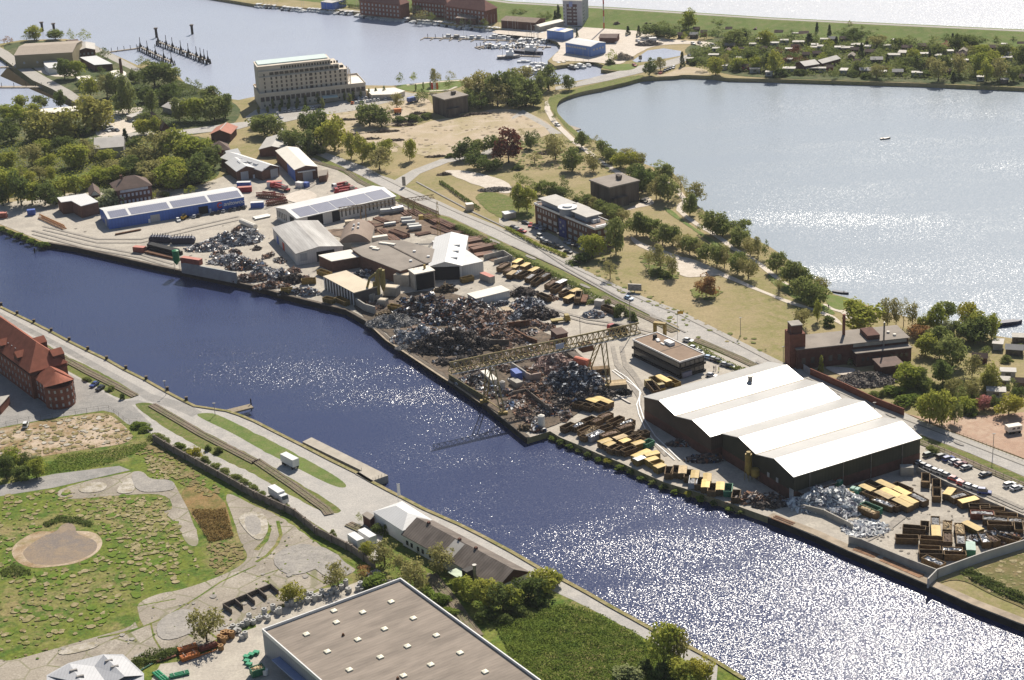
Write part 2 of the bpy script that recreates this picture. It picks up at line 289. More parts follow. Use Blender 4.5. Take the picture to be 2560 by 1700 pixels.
sheet('sandy_margin',P((0,3),100,330,330,190,440,200,700,190,880,200,960,290,900,400,720,490,520,520,280,540,120,460),G_DIRT,.02)
sheet('muddy_pond',P((0,3),200,380,390,240,520,200,560,140,640,110,700,150,700,220,900,280,890,390,700,470,520,510,290,500,230,440),G_MUD,.05)
sheet('cracked_yard',P((0,3),-300,1480,0,1365,60,1400,330,1330,900,1165,1280,1060,1240,870,1450,770,1660,740,1960,640,2200,530,2300,430,2220,310,2130,10)+P((0,2),2080,1480,2100,1395,2361,1540)+P((1,3),160,20,540,290,880,520,940,560,640,700,260,860,0,980)+P((0,3),2180,1080,1900,1250,1640,1310,1200,1380,800,1600,-300,1700),G_YARD2,.03)
sheet('reed_patch',P((0,2),1650,1400,1800,1300,2000,1420,2080,1500)+P((0,3),2100,0,2170,260,1930,290,1840,150,1740,0),G_REED,.05)
sheet('storage_yard',P((0,3),1290,1750,1480,1420,1640,1400,2000,1290,2100,1170,2361,1080)+P((1,3),0,1000,300,880,640,720,860,690,1000,640,1160,640,1330,640,60,1120,600,1750),G_DIRT if 0 else G_YARD,.04)
sheet('muddy_track',P((1,3),1600,560,1750,700,1960,1010,2100,1200,2000,1200,1800,950,1550,620),G_BALL,.03)
# weed lines in the joints of the old concrete
def strip(name,px,wd,m,z):
    ps=[W(x,y,z) for x,y in px]; mb=MB(); n=len(ps)
    for i,p in enumerate(ps):
        d=(ps[min(n-1,i+1)]-ps[max(0,i-1)]).normalized(); q=Vector((-d.y,d.x,0))*wd/2; mb.v+=[tuple(p+q),tuple(p-q)]
    z=lay(); mb.v=[(a,b,z) for a,b,_ in mb.v]
    mb.f=[(2*i+1,2*i,2*i+2,2*i+3)[::-1] for i in range(n-1)]
    return structure(mb.obj(name,m))
for px,wd in ((P((0,3),1250,890,1400,860,1620,820),.5),(P((0,3),1020,1200,1500,1000,1830,800,2040,660,2361,510),.6),(P((1,3),0,620,330,510),.4),(P((0,3),1640,920,1780,1010,2000,1180),.6),(P((0,3),1520,1000,1680,1110,1780,1170),.5),(P((0,3),1390,1040,1420,1180,1480,1280),.5),(P((1,3),200,100,230,230,190,320,100,420,0,480),1.1),(P((1,3),60,60,120,180,90,280,0,370),1.6),(P((1,3),410,330,560,420,700,500),.8),(P((1,3),320,490,500,600,640,680),.4),(P((1,3),80,650,250,760),.6),(P((1,3),500,260,700,370,900,500),.4),(P((0,3),1230,850,1260,1000,1300,1080),1.6),(P((0,3),900,1180,1100,1140,1280,1090),.8),(P((1,3),200,410,410,320),.5),(P((1,3),0,220,100,120),.5)):
    strip('weed_line',px,wd,G_WASTE,.05)
# ---------------- surfaces of the central quay
sheet('scrapyard',QN[4:31]+[(2321,1458),(2440,1395),(2560,1335),(2700,1290),(2700,1240),(2560,1213),(2310,1108),(2200,1060),(2000,965),(1870,905),(1760,855),(1640,805),(1590,780),(1400,690),(1290,635),(1240,605),(1140,560),(1060,520),(1000,492),(950,470),(900,440),(850,418),(800,392),(700,410),(560,440),(480,470),(400,475),(260,480),(140,485),(0,510),(-200,530),(-200,530),(0,560),(104,602)],G_YARD,.02)
sheet('verge',[(789,384),(900,440),(941,461),(1095,537),(1124,544),(1380,664),(1575,762),(1697,818),(1680,822),(1560,775),(1380,685),(1260,630),(1120,568),(1040,525),(940,480),(880,445),(820,412),(770,388)],G_GREEN,.05)
sheet('verge',[(1746,846),(1860,895),(1952,941),(2056,991),(2183,1042),(2296,1086),(2423,1134),(2560,1193),(2700,1250),(2700,1275),(2560,1215),(2420,1158),(2296,1103),(2150,1040),(1990,968),(1860,908),(1760,868),(1722,852)],G_GREEN,.05)
ROAD_S=[(640,290),(700,338),(770,377),(800,390),(900,438),(941,459),(1095,535),(1124,542),(1380,662),(1575,760),(1697,816),(1700,830),(1680,845),(1715,856),(1746,844),(1860,893),(1952,939),(2056,989),(2183,1040),(2296,1084),(2423,1132),(2560,1191),(2750,1270)]
ROAD_N=[(2750,1215),(2560,1149),(2483,1120),(2388,1084),(2299,1050),(2257,1030),(2156,992),(2026,932),(1958,906),(1860,857),(1766,809),(1697,775),(1614,744),(1536.5,710),(1425,657),(1380,630),(1233,560),(1152,528),(1103,505),(1014,467),(987,450),(953,438),(914,417),(789,372),(720,328),(665,285)]
sheet('main_road',ROAD_S+ROAD_N,G_ROAD,.07)
G_KERB=mat('kerb_stone',(.16,.145,.125),.9,.3,1)
def kerb(px,wd=.25,h=.12,m=None): 
    ps=[W(x,y,0) for x,y in px]; mb=MB(); n=len(ps)
    for i,p in enumerate(ps):
        d=(ps[min(n-1,i+1)]-ps[max(0,i-1)]).normalized(); q=Vector((-d.y,d.x,0))*wd/2
        mb.v+=[tuple(p+q+Vector((0,0,.05))),tuple(p+q+Vector((0,0,.08+h))),tuple(p-q+Vector((0,0,.08+h))),tuple(p-q+Vector((0,0,.05)))]
    mb.f=[(4*i+k,4*i+k+1,4*i+k+5,4*i+k+4) for i in range(n-1) for k in range(3)]
    return structure(mb.obj('kerb',m or G_KERB))
def offpx(px,dy): return [(x,y+dy) for x,y in px]
RN=ROAD_N[::-1]
NK=[(915,425),(985,460),(1040,487),(1100,513),(1150,536),(1233,570),(1380,640),(1425,666),(1536,719),(1614,755),(1697,787),(1766,822),(1860,870),(1958,922),(2026,950),(2156,1007),(2257,1048),(2299,1064),(2388,1098),(2483,1135),(2560,1165),(2750,1235)]
sheet('footpath',NK+ROAD_N[:23],G_PAVE,.16)
kerb(NK)
sheet('side_road',[(985,451),(1030,425),(1101,398),(1147,392),(1200,384),(1215,372),(1250,365),(1262,370),(1240,382),(1180,396),(1120,406),(1050,434),(1012,466)],G_ROAD,.08)
sheet('sand_field',[(850,300),(862,330),(900,340),(925,360),(985,352),(1000,368),(1060,392),(1110,393),(1180,385),(1270,360),(1350,345),(1384,330),(1378,310),(1342,290),(1290,272),(1225,272),(1170,290),(1080,300),(1040,316),(960,322),(900,300)],G_SAND,.03)
sheet('building_site',[(760,300),(840,275),(900,262),(980,250),(1060,240),(1085,262),(1080,285),(1040,300),(960,318),(900,305),(960,350),(1000,372),(985,385),(900,345),(840,318),(790,322),(740,320)],G_SAND,.05)
sheet('lane',P((2,0),0,1080,100,1010,260,1100,440,1215,460,1230,360,1240,300,1170,100,1060,0,1100),G_PAVE,.06)
sheet('sand_lot',P((2,1),1400,890,1550,790,1700,830,1900,920,1990,965,1700,985,1620,990,1530,960),G_WSAND,.04)
sheet('gravel_way',P((2,1),1100,600,1200,680,1560,790,1990,960,2200,1060,2361,1130)+P((3,1),230,1215,500,1300,640,1360,700,1440,620,1400,450,1300,200,1240,0,1150)+P((2,1),2200,1090,1990,1000,1540,830,1180,720,1090,640),G_WSAND,.03)
sheet('office_parking',P((2,1),-120,440,0,470,160,490,420,620,560,740,715,800,690,830,560,855,450,825,530,800,400,720,0,545,-120,490),G_YARD,.09)
sheet('lawn',P((2,1),-380,240,-200,190,0,250,220,330,200,450,0,460,-160,430),G_GREEN,.04)
sheet('bunker_yard',P((2,1),1050,360,1180,310,1230,230,1330,300,1260,330,1160,345,1080,370),G_WSAND,.04)
sheet('rubble_ground',P((1,1),1720,0,1950,0,2361,110,2361,240,2060,150,1780,40),G_WSAND,.04)
LP=[TT[2,0](330,930),TT[2,0](325,1010),TT[2,0](380,1110),TT[2,0](440,1175),TT[2,0](580,1310),TT[2,0](740,1430),(1510,410),(1560,440)]
strip('lake_path',LP,3.2,G_WSAND,.06)
LP2=[(1640,440),(1690,470)]+P((2,1),1600,285,1550,320,1540,370,1620,440,1720,510,1830,570,1950,650,2030,720,2180,800,2300,880,2361,930)+P((3,1),60,980,130,1030,170,1060)
strip('lake_path',LP2,2.6,G_WSAND,.06)
strip('lake_path',P((3,1),500,1240,600,1280,700,1310,760,1370),2.6,G_WSAND,.06)
for px in (P((2,1),1380,330,1480,370,1560,450,1700,540,1850,640,1950,700,2040,780,2000,780,1800,650,1600,500,1440,400),P((3,1),0,950,60,1000,220,1080,300,1150,400,1200,520,1240,640,1330,560,1330,340,1230,160,1140,0,1010),P((3,1),500,1140,640,1160,780,1190,730,1260,680,1300,560,1260)):
    sheet('grass_bank',px,G_DIKE,.04)
sheet('grass_bank',P((2,0),420,870,640,800,1200,680,1220,715,880,800,640,845,530,880,440,920,410,980,420,1050,500,1130,600,1220,720,1300,700,1340,600,1270,480,1160,390,1050,330,960,340,890),G_GREEN,.04)
sheet('causeway_road',P((2,0),400,800,560,770,760,710,1000,650,1240,590,1420,560,1600,510,1900,430,1940,430,1960,450,1800,490,1500,600,1240,660,900,740,560,805,400,830),G_ROAD,.08)
sheet('beach',P((2,0),1510,640,1600,615,1740,625,1830,660,1830,695,1560,688,1530,700,1330,705,1340,680,1400,690),G_SAND,.05)
# ---------------- far shore and peninsula
sheet('allotment_ground',[(1700,120),(1800,90),(1920,82),(2191,97),(2560,117),(3000,140),(3000,236),(2560,216),(2300,206),(2123,201),(1920,195),(1830,188),(1780,175),(1735,150)],G_DARK,.03)
sheet('boatyard',P((2,0),-300,300,100,250,480,240,780,230,1050,240,1300,330,1500,370,1800,380,1950,420,1780,450,1700,400,1400,410,1250,440,1080,540,1000,600,740,570,520,560,330,570,480,420,330,350),G_WSAND,.04)
sheet('dike_meadow',[(1230,14),(1290,24),(1400,40),(1560,52),(1690,66),(1800,82),(1700,92),(1560,70),(1400,62),(1290,44),(1235,40)],G_DIKE,.03)
sheet('promenade',P((1,0),700,75,860,90,1400,150,1420,165,1000,115,800,100),G_PAVE,.05)
sheet('green_island',P((2,0),810,620,900,600,1110,585,1180,590,1130,640,1000,655,900,640),G_DIKE,.05)
sheet('peninsula_green',[(0,110),(60,104),(163,100),(225,112),(280,140),(340,170),(450,200),(530,235),(600,262),(600,300),(540,330),(400,345),(200,360),(0,370),(-200,370),(-200,275),(0,272),(110,274),(200,270),(210,260),(150,222),(90,190),(30,150)],G_DARK,.02)
sheet('peninsula_quay',[(-150,132),(0,118),(20,128),(60,160),(110,190),(180,228),(215,255),(201,263),(130,222),(81,200),(30,163),(0,141),(-150,148)],G_PAVE,.04)
sheet('peninsula_road',P((0,0),760,380,830,400,1060,510,1300,640,1310,670,1230,650,1000,540,760,420),G_PAVE,.05)
sheet('peninsula_court',P((0,0),270,590,400,590,700,640,720,700,480,710,330,650),G_WSAND,.05)
sheet('town_road',P((0,0),-300,1440,0,1400,300,1320,700,1290,1200,1225,1700,1195,2100,1140,2361,1110)+P((1,0),420,1060,930,975,1290,880,1480,860,1490,920,1260,930,960,1010,420,1090,200,1140,120,1110)+P((0,0),2200,1190,1700,1240,1250,1280,700,1330,300,1370,0,1430,-300,1480),G_ROAD,.06)
sheet('car_park',P((0,0),990,1030,1290,980,1340,1010,1180,1100,1280,1200,1200,1230,900,1270,870,1200,1010,1100),G_WSAND,.05)
sheet('hotel_forecourt',P((1,0),-100,1080,0,1010,600,960,950,900,1200,860,1390,850,1480,870,1300,930,960,990,500,1060,120,1100,-60,1120),G_PAVE,.05)
sheet('park_lawn',P((1,0),1260,790,1500,765,1900,725,1960,750,1900,800,1700,850,1500,850,1350,830),G_DIKE,.05)
strip('park_path',P((1,0),1390,785,1600,760,1900,740,1960,760),2.5,G_WSAND,.08)
strip('park_path',P((1,0),1600,840,1780,830,1850,800),2.,G_WSAND,.08)
sheet('wood_floor',[(0,335),(200,350),(420,335),(540,345),(560,400),(540,455),(400,470),(250,480),(120,480),(0,500),(-100,500),(-100,350)],G_DARK,.03)
sheet('lawn',P((0,1),390,90,520,30,860,10,880,60,700,150,480,160),G_DIKE,.05)
sheet('meadow',P((3,3),1520,690,1760,600,1900,560,2361,380,2700,300,2700,1100,2361,900,2080,790,1770,620),mix3('dry_meadow',(.17,.14,.06),(.12,.13,.04),(.21,.16,.08),.05,.4),.05)
sheet('caravan_lot',[(2240,1022),(2299,1045),(2388,1040),(2491,1038),(2600,1025),(2700,1040),(2700,1200),(2560,1146),(2483,1117),(2388,1081),(2299,1047)],G_RED,.05)
sheet('sandy_court',P((3,2),500,240,700,250,840,270,700,330,600,300),G_WSAND,.05)

def quay(px,wd,cm,sgn):
    ps=[W(x,y,0) for x,y in px]; mb=MB(); cp=MB(); n=len(ps)
    for i,p in enumerate(ps):
        d=(ps[min(n-1,i+1)]-ps[max(0,i-1)]).normalized(); q=Vector((-d.y,d.x,0))*sgn
        mb.v+=[tuple(p+q*.12+Vector((0,0,.26))),tuple(p+q*.12+Vector((0,0,-3)))]; cp.v+=[tuple(p+q*.3+Vector((0,0,.3))),tuple(p-q*wd+Vector((0,0,.3))),tuple(p+q*.3+Vector((0,0,-.1)))]
    mb.f=[(2*i,2*i+2,2*i+3,2*i+1) for i in range(n-1)]; cp.f=[f for i in range(n-1) for f in ((3*i,3*i+1,3*i+4,3*i+3),(3*i,3*i+3,3*i+5,3*i+2))]
    structure(mb.obj('quay_wall',G_QUAYW)); structure(cp.obj('quay_coping',cm))
G_QUAYW=mat('dark_quay_wall',(.045,.038,.032),.9,.5,.4)
G_COP=mat('quay_coping',(.42,.34,.25),.9,.35,.25); G_COPG=mix3('mossy_coping',(.26,.22,.10),(.17,.17,.05),(.35,.29,.17),.1,.4)
quay(QN[4:20],1.1,mat('dark_coping',(.16,.13,.10),.9,.4,.3),-1); quay(QN[30:],2.6,G_COP,-1); quay(QS[1:-1],1.,G_COPG,1)
strip('quay_path',[(928,812),(969,850),(1034,893),(1099,936),(1150,969),(1205,1006)],1.7,G_COP,.05)

# dirt, patches and tyre marks
G_PALE=mix3('bleached_concrete',(.50,.455,.39),(.42,.38,.32),(.30,.26,.18),.08,.25,gv=.3)
G_GREYC=mix3('grey_concrete',(.33,.305,.275),(.28,.26,.235),(.37,.34,.30),.06,.3,gv=.25)
G_STRAW=mix3('straw_weeds',(.30,.25,.13),(.17,.17,.05),(.36,.30,.18),.07,.4,gv=.5,grain=.9)
G_SOIL=mix3('brown_weeds',(.22,.17,.08),(.15,.15,.045),(.28,.21,.11),.06,.4,gv=.45,grain=.9)
sheet('bleached_concrete',P((0,2),720,1350,900,1300,1000,1330,960,1390,820,1410,730,1400),G_PALE,.05); sheet('bleached_concrete',P((0,2),1060,1390,1180,1260,1230,1290,1250,1400,1120,1420),G_PALE,.05); sheet('grey_concrete',P((0,2),1200,1215,1310,1210,1380,1285,1590,1285,1630,1370,1480,1400,1250,1400),G_GREYC,.05)
sheet('grey_concrete',P((1,3),100,420,480,270,700,480,300,640),G_GREYC,.05) ; sheet('grey_concrete',P((0,3),1420,1020,1750,870,1900,1080,1480,1240),G_GREYC,.05); sheet('grey_concrete',P((1,3),600,300,900,540,860,600,640,640,420,400),G_GREYC,.05); sheet('bleached_concrete',P((0,3),520,1290,900,1195,930,1260,560,1350),G_PALE,.05); sheet('bleached_concrete',P((1,3),-200,40,60,0,130,150,60,290,-60,240),G_PALE,.05); sheet('grey_concrete',P((1,3),-120,60,20,40,60,180,0,240,-80,200),G_GREYC,.06)
POND[:]=[W(x,y,0) for x,y in P((0,3),100,330,330,190,560,90,880,190,980,290,900,420,720,500,520,540,280,560,120,460)]
fld=P((0,2),-100,1460,480,1380,900,1430,1500,1450)+P((0,3),1640,150,1720,350,1900,500,1700,640,1300,800,900,1100,300,1260,-100,1320)
mottle('straw_patches',fld,G_STRAW,420,2.6); mottle('straw_patches',P((0,2),900,1430,1540,1440)+P((0,3),1640,150,1720,380,1600,640,1300,560,1150,250),G_STRAW,330,2.2); mottle('bright_grass_patches',fld,mix3('bright_grass',(.12,.19,.025),(.16,.20,.03),(.09,.15,.02),.05,.4,gv=.4),260,3.2); mottle('brown_weed_patches',fld,G_SOIL,160,1.8)
mottle('brown_weed_patches',P((0,2),1330,960,1500,930,1900,1280,2080,1400,1900,1440,1650,1320,1450,1150,1250,1060),G_SOIL,420,2.2); mottle('straw_patches',P((0,2),1330,1080,1500,1090,1700,1250,1500,1290,1380,1260),G_STRAW,160,1.8); mottle('brown_weed_patches',P((0,3),1900,300,2220,300,2270,430,2000,600,1920,440),G_SOIL,140,1.8); mottle('brown_weed_patches',P((0,3),20,1390,330,1310,900,1170,1000,1140,500,1270,60,1400),G_SOIL,120,1.3)
dl=[(-100,1085),(0,1074),(81,1058),(190,1042),(257,1032),(290,1047),(340,1092),(310,1110),(250,1116),(140,1133),(60,1148),(-100,1148)]
mottle('brown_weed_patches',dl,G_SOIL,170,2.6); mottle('pale_dirt',dl,G_PALE,120,2.4); mottle('straw_patches',dl,G_STRAW,90,2.)
cy=P((0,3),300,1340,900,1175,1280,1070,1450,790,1960,650,2300,440,2361,300)+P((1,3),160,40,540,300,880,530,900,560,640,700,260,860,0,980)+P((0,3),2180,1070,1640,1290,1200,1380,400,1500)
mottle('weeds_in_joints',cy,G_WASTE,150,.9); mottle('bleached_concrete',cy,G_PALE,90,1.8); mottle('grey_concrete',cy,G_GREYC,90,2.2)
yd=[(150,500),(600,470),(850,440),(1000,500),(1380,700),(1640,830),(1700,930),(1560,1010),(1640,1130),(1860,1240),(1500,1120),(1300,1060),(1000,860),(860,765),(640,700),(300,630),(130,590)]
mottle('oil_stains',yd,mix3('oil_stain',(.27,.24,.20),(.31,.275,.23),(.22,.195,.165),.08,.5,gv=.3),260,2.0); mottle('oil_stains',P((3,2),500,1500,1300,1350,1500,1250,2361,1620)+P((3,3),2361,250,1570,500,800,240,500,60),MATS['oil_stain'],150,1.8)
for pp in (P((2,1),1180,790,1330,780,1550,960,1500,1020,1300,1010,1200,880),P((2,1),1650,1110,1800,1060,1930,1130,1840,1200,1700,1200),P((2,1),560,860,960,700,1080,780,900,850,1300,1150,2000,1500,2361,1580,2361,1700,1700,1560,1100,1200),P((2,0),60,1300,700,1300,900,1568,0,1568)): mottle('green_patches',pp,G_GREEN,260,2.4); mottle('straw_patches',pp,G_FIELD,80,2.)
mottle('soil_patches',[(760,300),(900,262),(1060,240),(1220,275),(1350,300),(1380,330),(1260,360),(1100,390),(985,385),(840,318)],mix3('churned_soil',(.33,.26,.18),(.27,.21,.15),(.38,.31,.22),.06,.5,gv=.3),240,2.6)
mottle('dry_patches',P((3,3),1800,600,2361,400,2600,350,2600,1000,2361,860,2080,770),G_STRAW,160,2.4)
G_TRK=mix3('tyre_marks',(.33,.30,.26),(.38,.34,.29),(.28,.255,.225),.05,.5,gv=.3)
for pp in (P((2,2),930,60,960,200,1060,330,1170,500,1180,640,1260,860,1420,1040),P((2,2),1010,60,1040,210,1140,330,1250,520),P((0,1),400,520,900,640,1300,640,1800,520,2200,430),P((0,1),300,560,800,690,1300,780,1600,870),P((2,1),20,1060,180,1200,420,1300,700,1380,1000,1420,1300,1500),P((3,3),900,260,1100,160,1250,40,1400,-60),P((3,2),1450,1130,1700,1260,2000,1400,2361,1560),P((1,1),80,330,300,230,500,130,640,40)):
    strip('tyre_marks',pp,1.6,G_TRK,.05); strip('tyre_marks',offpx(pp,9),1.2,G_TRK,.05)
for pp in (P((1,1),1480,110,1700,230,2000,390,2361,560)+P((2,1),500,900,1000,1180,1500,1450),P((2,1),0,700,500,930,1000,1200,1600,1500)): strip('road_repair',pp,.9,G_GREYC,.05)
for px in ((1240,600),(1330,640),(1466,712),(1640,790),(1905,905),(2090,978),(2230,1035),(2400,1105)): 
    p=(px[0],px[1]); sheet('road_repair',[(p[0]-14,p[1]-5),(p[0]+12,p[1]+6),(p[0]+8,p[1]+10),(p[0]-18,p[1])],G_GREYC,.05)
# ---------------- building kit
M_WHITE=mat('white_sheet',(.62,.60,.57),.6,.12,.2,stripe=('X',1.,.1))
M_GLASS=mat('window_glass',(.035,.04,.05),.15,.3,.5,spec=.6)
M_GLASSL=mat('pale_window',(.40,.40,.40),.3,.3,.6,spec=.6)
M_BRICK=mat('dark_brick',(.135,.062,.045),.9,.35,.5)
M_BRICKR=mat('red_brick',(.22,.085,.055),.9,.3,.5)
M_BRICKB=mat('brown_brick',(.165,.085,.058),.9,.3,.5)
M_CORR=mat('brown_cladding',(.105,.075,.055),.7,.3,.15,stripe=('X',.9,.25))
M_DARKG=mat('dark_green_cladding',(.060,.060,.038),.7,.4,.12,stripe=('X',1.2,.2))
M_TILE=mat('red_roof_tile',(.33,.105,.06),.85,.3,.35)
M_TILEB=mat('brown_roof_tile',(.155,.105,.085),.85,.3,.3)
M_GREYR=mat('grey_felt_roof',(.30,.26,.22),.9,.25,.12)
M_WHITER=mat('white_roof',(.66,.65,.63),.5,.07,.08,stripe=('X',1.1,.07))
M_CREAM=mat('cream_roof',(.62,.52,.38),.7,.12,.15)
M_CREAMW=mat('cream_white_roof',(.74,.69,.60),.7,.08,.15)
M_CONC=mat('concrete',(.42,.39,.34),.9,.3,.3)
M_CONCD=mat('stained_concrete',(.17,.14,.115),.95,.55,.25,stretch=(1,1,.15))
M_BLUE=mat('blue_cladding',(.075,.165,.52),.55,.15,.2,stripe=('X',1.5,.12))
M_SOLAR=mat('solar_panel',(.235,.24,.30),.25,.1,.4,spec=.6,stripe=('X',1.,.12))  # base colour lightened to lilac to paint in the panels' sky reflection
M_GREYM=mat('grey_sheet',(.40,.40,.41),.55,.15,.2,stripe=('X',1.,.1))
M_PATCH=mat('weathered_sheet',(.50,.48,.45),.6,.45,.18,col2=(.27,.25,.23),stretch=(1,.12,1),stripe=('X',1.,.12))
M_BLACK=mat('dark_opening',(.012,.012,.014),.8,.3,.5)
M_STONE=mat('sand_stone',(.62,.545,.45),.85,.12,.2)
M_COPPER=mat('pale_green_roof',(.52,.62,.58),.6,.1,.2)
M_MUST=mat('mustard_paint',(.36,.245,.055),.6,.4,.5)
M_RUST=mat('rusty_steel',(.20,.095,.05),.85,.5,.6)
M_STEEL=mat('dull_steel',(.33,.31,.29),.5,.4,.8,metal=.5)
M_WPAINT=mat('white_paint',(.72,.71,.69),.45,.08,.5)
WINM={}
def rect(A,B,C,z=0):
    a,b,c=W(*A,z),W(*B,z),W(*C,z); ex=(b-a); L=ex.length; ex.normalize(); ey=Vector((-ex.y,ex.x,0)); return Vector((a.x,a.y,0)),math.atan2(ex.y,ex.x),L,abs((c-a).dot(ey))
class Bld:
    "a building in its own frame: x along the face seen in front, y away from the camera"
    def __init__(s,name,label,cat,A,B,C,h,L=None,Wd=None,group=None):
        o,a,l,w_=rect(A,B,C,h); s.L=L or l; s.W=Wd or w_; s.h=h; s.t=thing(name,label,cat,o,a,group)
    def part(s,name,mb,m,parent=None): return mb.obj(name,m,parent or s.t)
    def walls(s,m,h=None,x0=0,y0=0,x1=None,y1=None,name='wall'):
        return s.part(name,MB().box(x0,s.L if x1 is None else x1,y0,s.W if y1 is None else y1,0,h or s.h),m)
    def flat(s,m,rim=.5,rimm=None,over=.25,x0=0,y0=0,x1=None,y1=None,h=None,th=.3,name='roof'):
        x1=s.L if x1 is None else x1; y1=s.W if y1 is None else y1; h=h or s.h
        r=s.part(name,MB().box(x0-over,x1+over,y0-over,y1+over,h,h+th),m)
        if rim:
            e=MB(); t=.3; z0,z1=h+th-.02,h+th+rim; xa,xb,ya,yb=x0-over-.03,x1+over+.03,y0-over-.03,y1+over+.03
            e.box(xa,xb,ya,ya+t,h-.05,z1).box(xa,xb,yb-t,yb,h-.05,z1).box(xa,xa+t,ya+t,yb-t,h-.05,z1).box(xb-t,xb,ya+t,yb-t,h-.05,z1)
            s.part('parapet',e,rimm or M_WPAINT,r)
        return r
    def gable(s,m,rise,ax='x',over=.4,wallm=None,x0=0,x1=None,y0=0,y1=None,h=None,mid=.5,name='roof',th=.22,both=True):
        x1=s.L if x1 is None else x1; y1=s.W if y1 is None else y1; h=h or s.h
        if ax=='x': pr=[(y0,h),(y0+(y1-y0)*mid,h+rise),(y1,h)]; ends=(x0,x1)
        else: pr=[(x0,h),(x0+(x1-x0)*mid,h+rise),(x1,h)]; ends=(y0,y1)
        def pt(u,v,z): return (u,v,z) if ax=='x' else (v,u,z)
        def slab(off,e0,e1,lo):
            (a,za),(b_,zb),(c,zc)=pr; sl=(zb-za)/max(.01,b_-a); sr=(zb-zc)/max(.01,c-b_)
            return [(a-off,za-sl*off+lo),(b_,zb+lo),(c+off,zc-sr*off+lo)]
        if wallm:
            v=[pt(e,u,z) for e in ends for u,z in pr]; [s.part('gable_wall',MB().add(v[3*e_:3*e_+3],[((0,1,2),(2,1,0))[(e_==0)==(ax!='x')]]),wallm) for e_ in (0,1)]
        g=MB(); lo=slab(over,0,0,.02); hi=slab(over,0,0,.02+th); e0,e1=ends[0]-over,ends[1]+over
        v=[pt(e,u,z) for e in (e0,e1) for u,z in lo+hi]
        f=[(3,4,10,9),(4,5,11,10),(1,0,6,7),(2,1,7,8),(0,3,9,6),(5,2,8,11),(0,1,4,3),(1,2,5,4),(6,9,10,7),(7,10,11,8)]
        if ax=='y': f=[q[::-1] for q in f]
        g.add(v,[q for q in f]); return s.part(name,g,m)
    def hip(s,m,rise,inset,over=.5,h=None,name='roof',x0=0,x1=None,y0=0,y1=None):
        x1=s.L if x1 is None else x1; y1=s.W if y1 is None else y1; h=h or s.h; a,b_,c,d=x0-over,x1+over,y0-over,y1+over; my=(y0+y1)/2
        if x1-x0>=y1-y0: r=[(a+inset,my),(b_-inset,my)]; f=[(0,1,5,4),(1,2,5),(2,3,4,5),(3,0,4)]
        else: mx=(x0+x1)/2; r=[(mx,c+inset),(mx,d-inset)]; f=[(0,1,4),(1,2,5,4),(2,3,5),(3,0,4,5)]
        g=MB().add([(a,c,h),(b_,c,h),(b_,d,h),(a,d,h)]+[(x,y,h+rise) for x,y in r],f+[(3,2,1,0)]); return s.part(name,g,m)
    def win(s,face,u,z,w_,h_,m=None,name='window',d=.12,parent=None):
        "a pane set proud of the wall; face f front, b back, l left, r right"
        m=m or M_GLASS; k=(face in 'fb',round(w_,2),round(h_,2),m.name,d,name)
        if k not in WINM: WINM[k]=(MB().box(-w_/2,w_/2,-d,.02,0,h_) if face in 'fb' else MB().box(-.02,d,-w_/2,w_/2,0,h_)).mesh(name,m)
        o=put(name,WINM[k],parent or s.t)
        if face=='f': o.location=(u,0,z)
        elif face=='b': o.location=(u,s.W,z); o.rotation_euler=(0,0,math.pi)
        elif face=='r': o.location=(s.L,u,z)
        else: o.location=(0,u,z); o.rotation_euler=(0,0,math.pi)
        return o
    def roofbox(s,name,x,y,sx,sy,z,h_,m,parent=None): return s.part(name,MB().box(x-sx/2,x+sx/2,y-sy/2,y+sy/2,z,z+h_),m,parent)
def slab_building(name,label,cat,px,h,wallm,roofm,rim=.25,rimm=None,group=None):
    "flat-roofed building given by the outline of its roof"
    pts=[W(x,y,h) for x,y in px]; c=sum(pts,Vector())/len(pts); c.z=0; t=thing(name,label,cat,c,0,group)
    loc=[p-c for p in pts]; MB().prism(loc,0,h-.02).obj('wall',wallm,t)
    cen=[Vector((p.x,p.y,0)) for p in loc]; out=[p*(1+.25/max(1,p.length)) for p in cen]
    r=MB().prism(out,h,h+rim).obj('roof',roofm,t); return t
M_BIGR=mat('glossy_white_roof',(.46,.44,.41),.36,.12,.12,spec=.5,stripe=('X',1.1,.08))
# ---------------- the white three-ridged warehouse by the canal
def ridged(label,A,B,C,h,nb,rise,walls2,dark):
    b=Bld('warehouse',label,'warehouse',A,B,C,h); bw=b.W/nb
    b.part('brick_base',MB().box(0,b.L,0,b.W,0,h*.42),M_BRICK); b.part('wall',MB().box(.06,b.L-.06,.06,b.W-.06,h*.42,h),walls2)
    for k in range(nb): b.gable(M_BIGR,rise,'x',over=.35,wallm=walls2,y0=k*bw,y1=(k+1)*bw-.02)
    for k in range(nb-1): b.part('valley_gutter',MB().box(-.4,b.L+.4,(k+1)*bw-.25,(k+1)*bw+.25,h+.1,h+.34),M_CREAM)
    return b
wa=ridged('rear half of the long white ridged roof beside the black office, with one roof vent',(1777,1092),(2100,997),(1630,987),8.2,2,2.1,M_CORR,0)
wa.part('roof_vent',MB().tube((wa.L*.67,wa.W*.68,9.),(wa.L*.67,wa.W*.68,11.2),.8,10).tube((wa.L*.67,wa.W*.68,11.2),(wa.L*.67,wa.W*.68,11.7),1.0,10),M_STEEL)
wb=ridged('front half of the white ridged warehouse, dark green wall facing the skip yard',(1984.5,1192.1),(2301.7,1095.3),(1777.4,1092.6),8.8,2,2.2,M_DARKG,1)
wb.win('l',1.0,.1,2.0,4.2,M_GLASSL,'door'); 
for u in (.12,.38,.6,.85): wb.part('downpipe',MB().tube((wb.L*u,-.2,0),(wb.L*u,-.2,8.6),.12,6),M_STEEL)
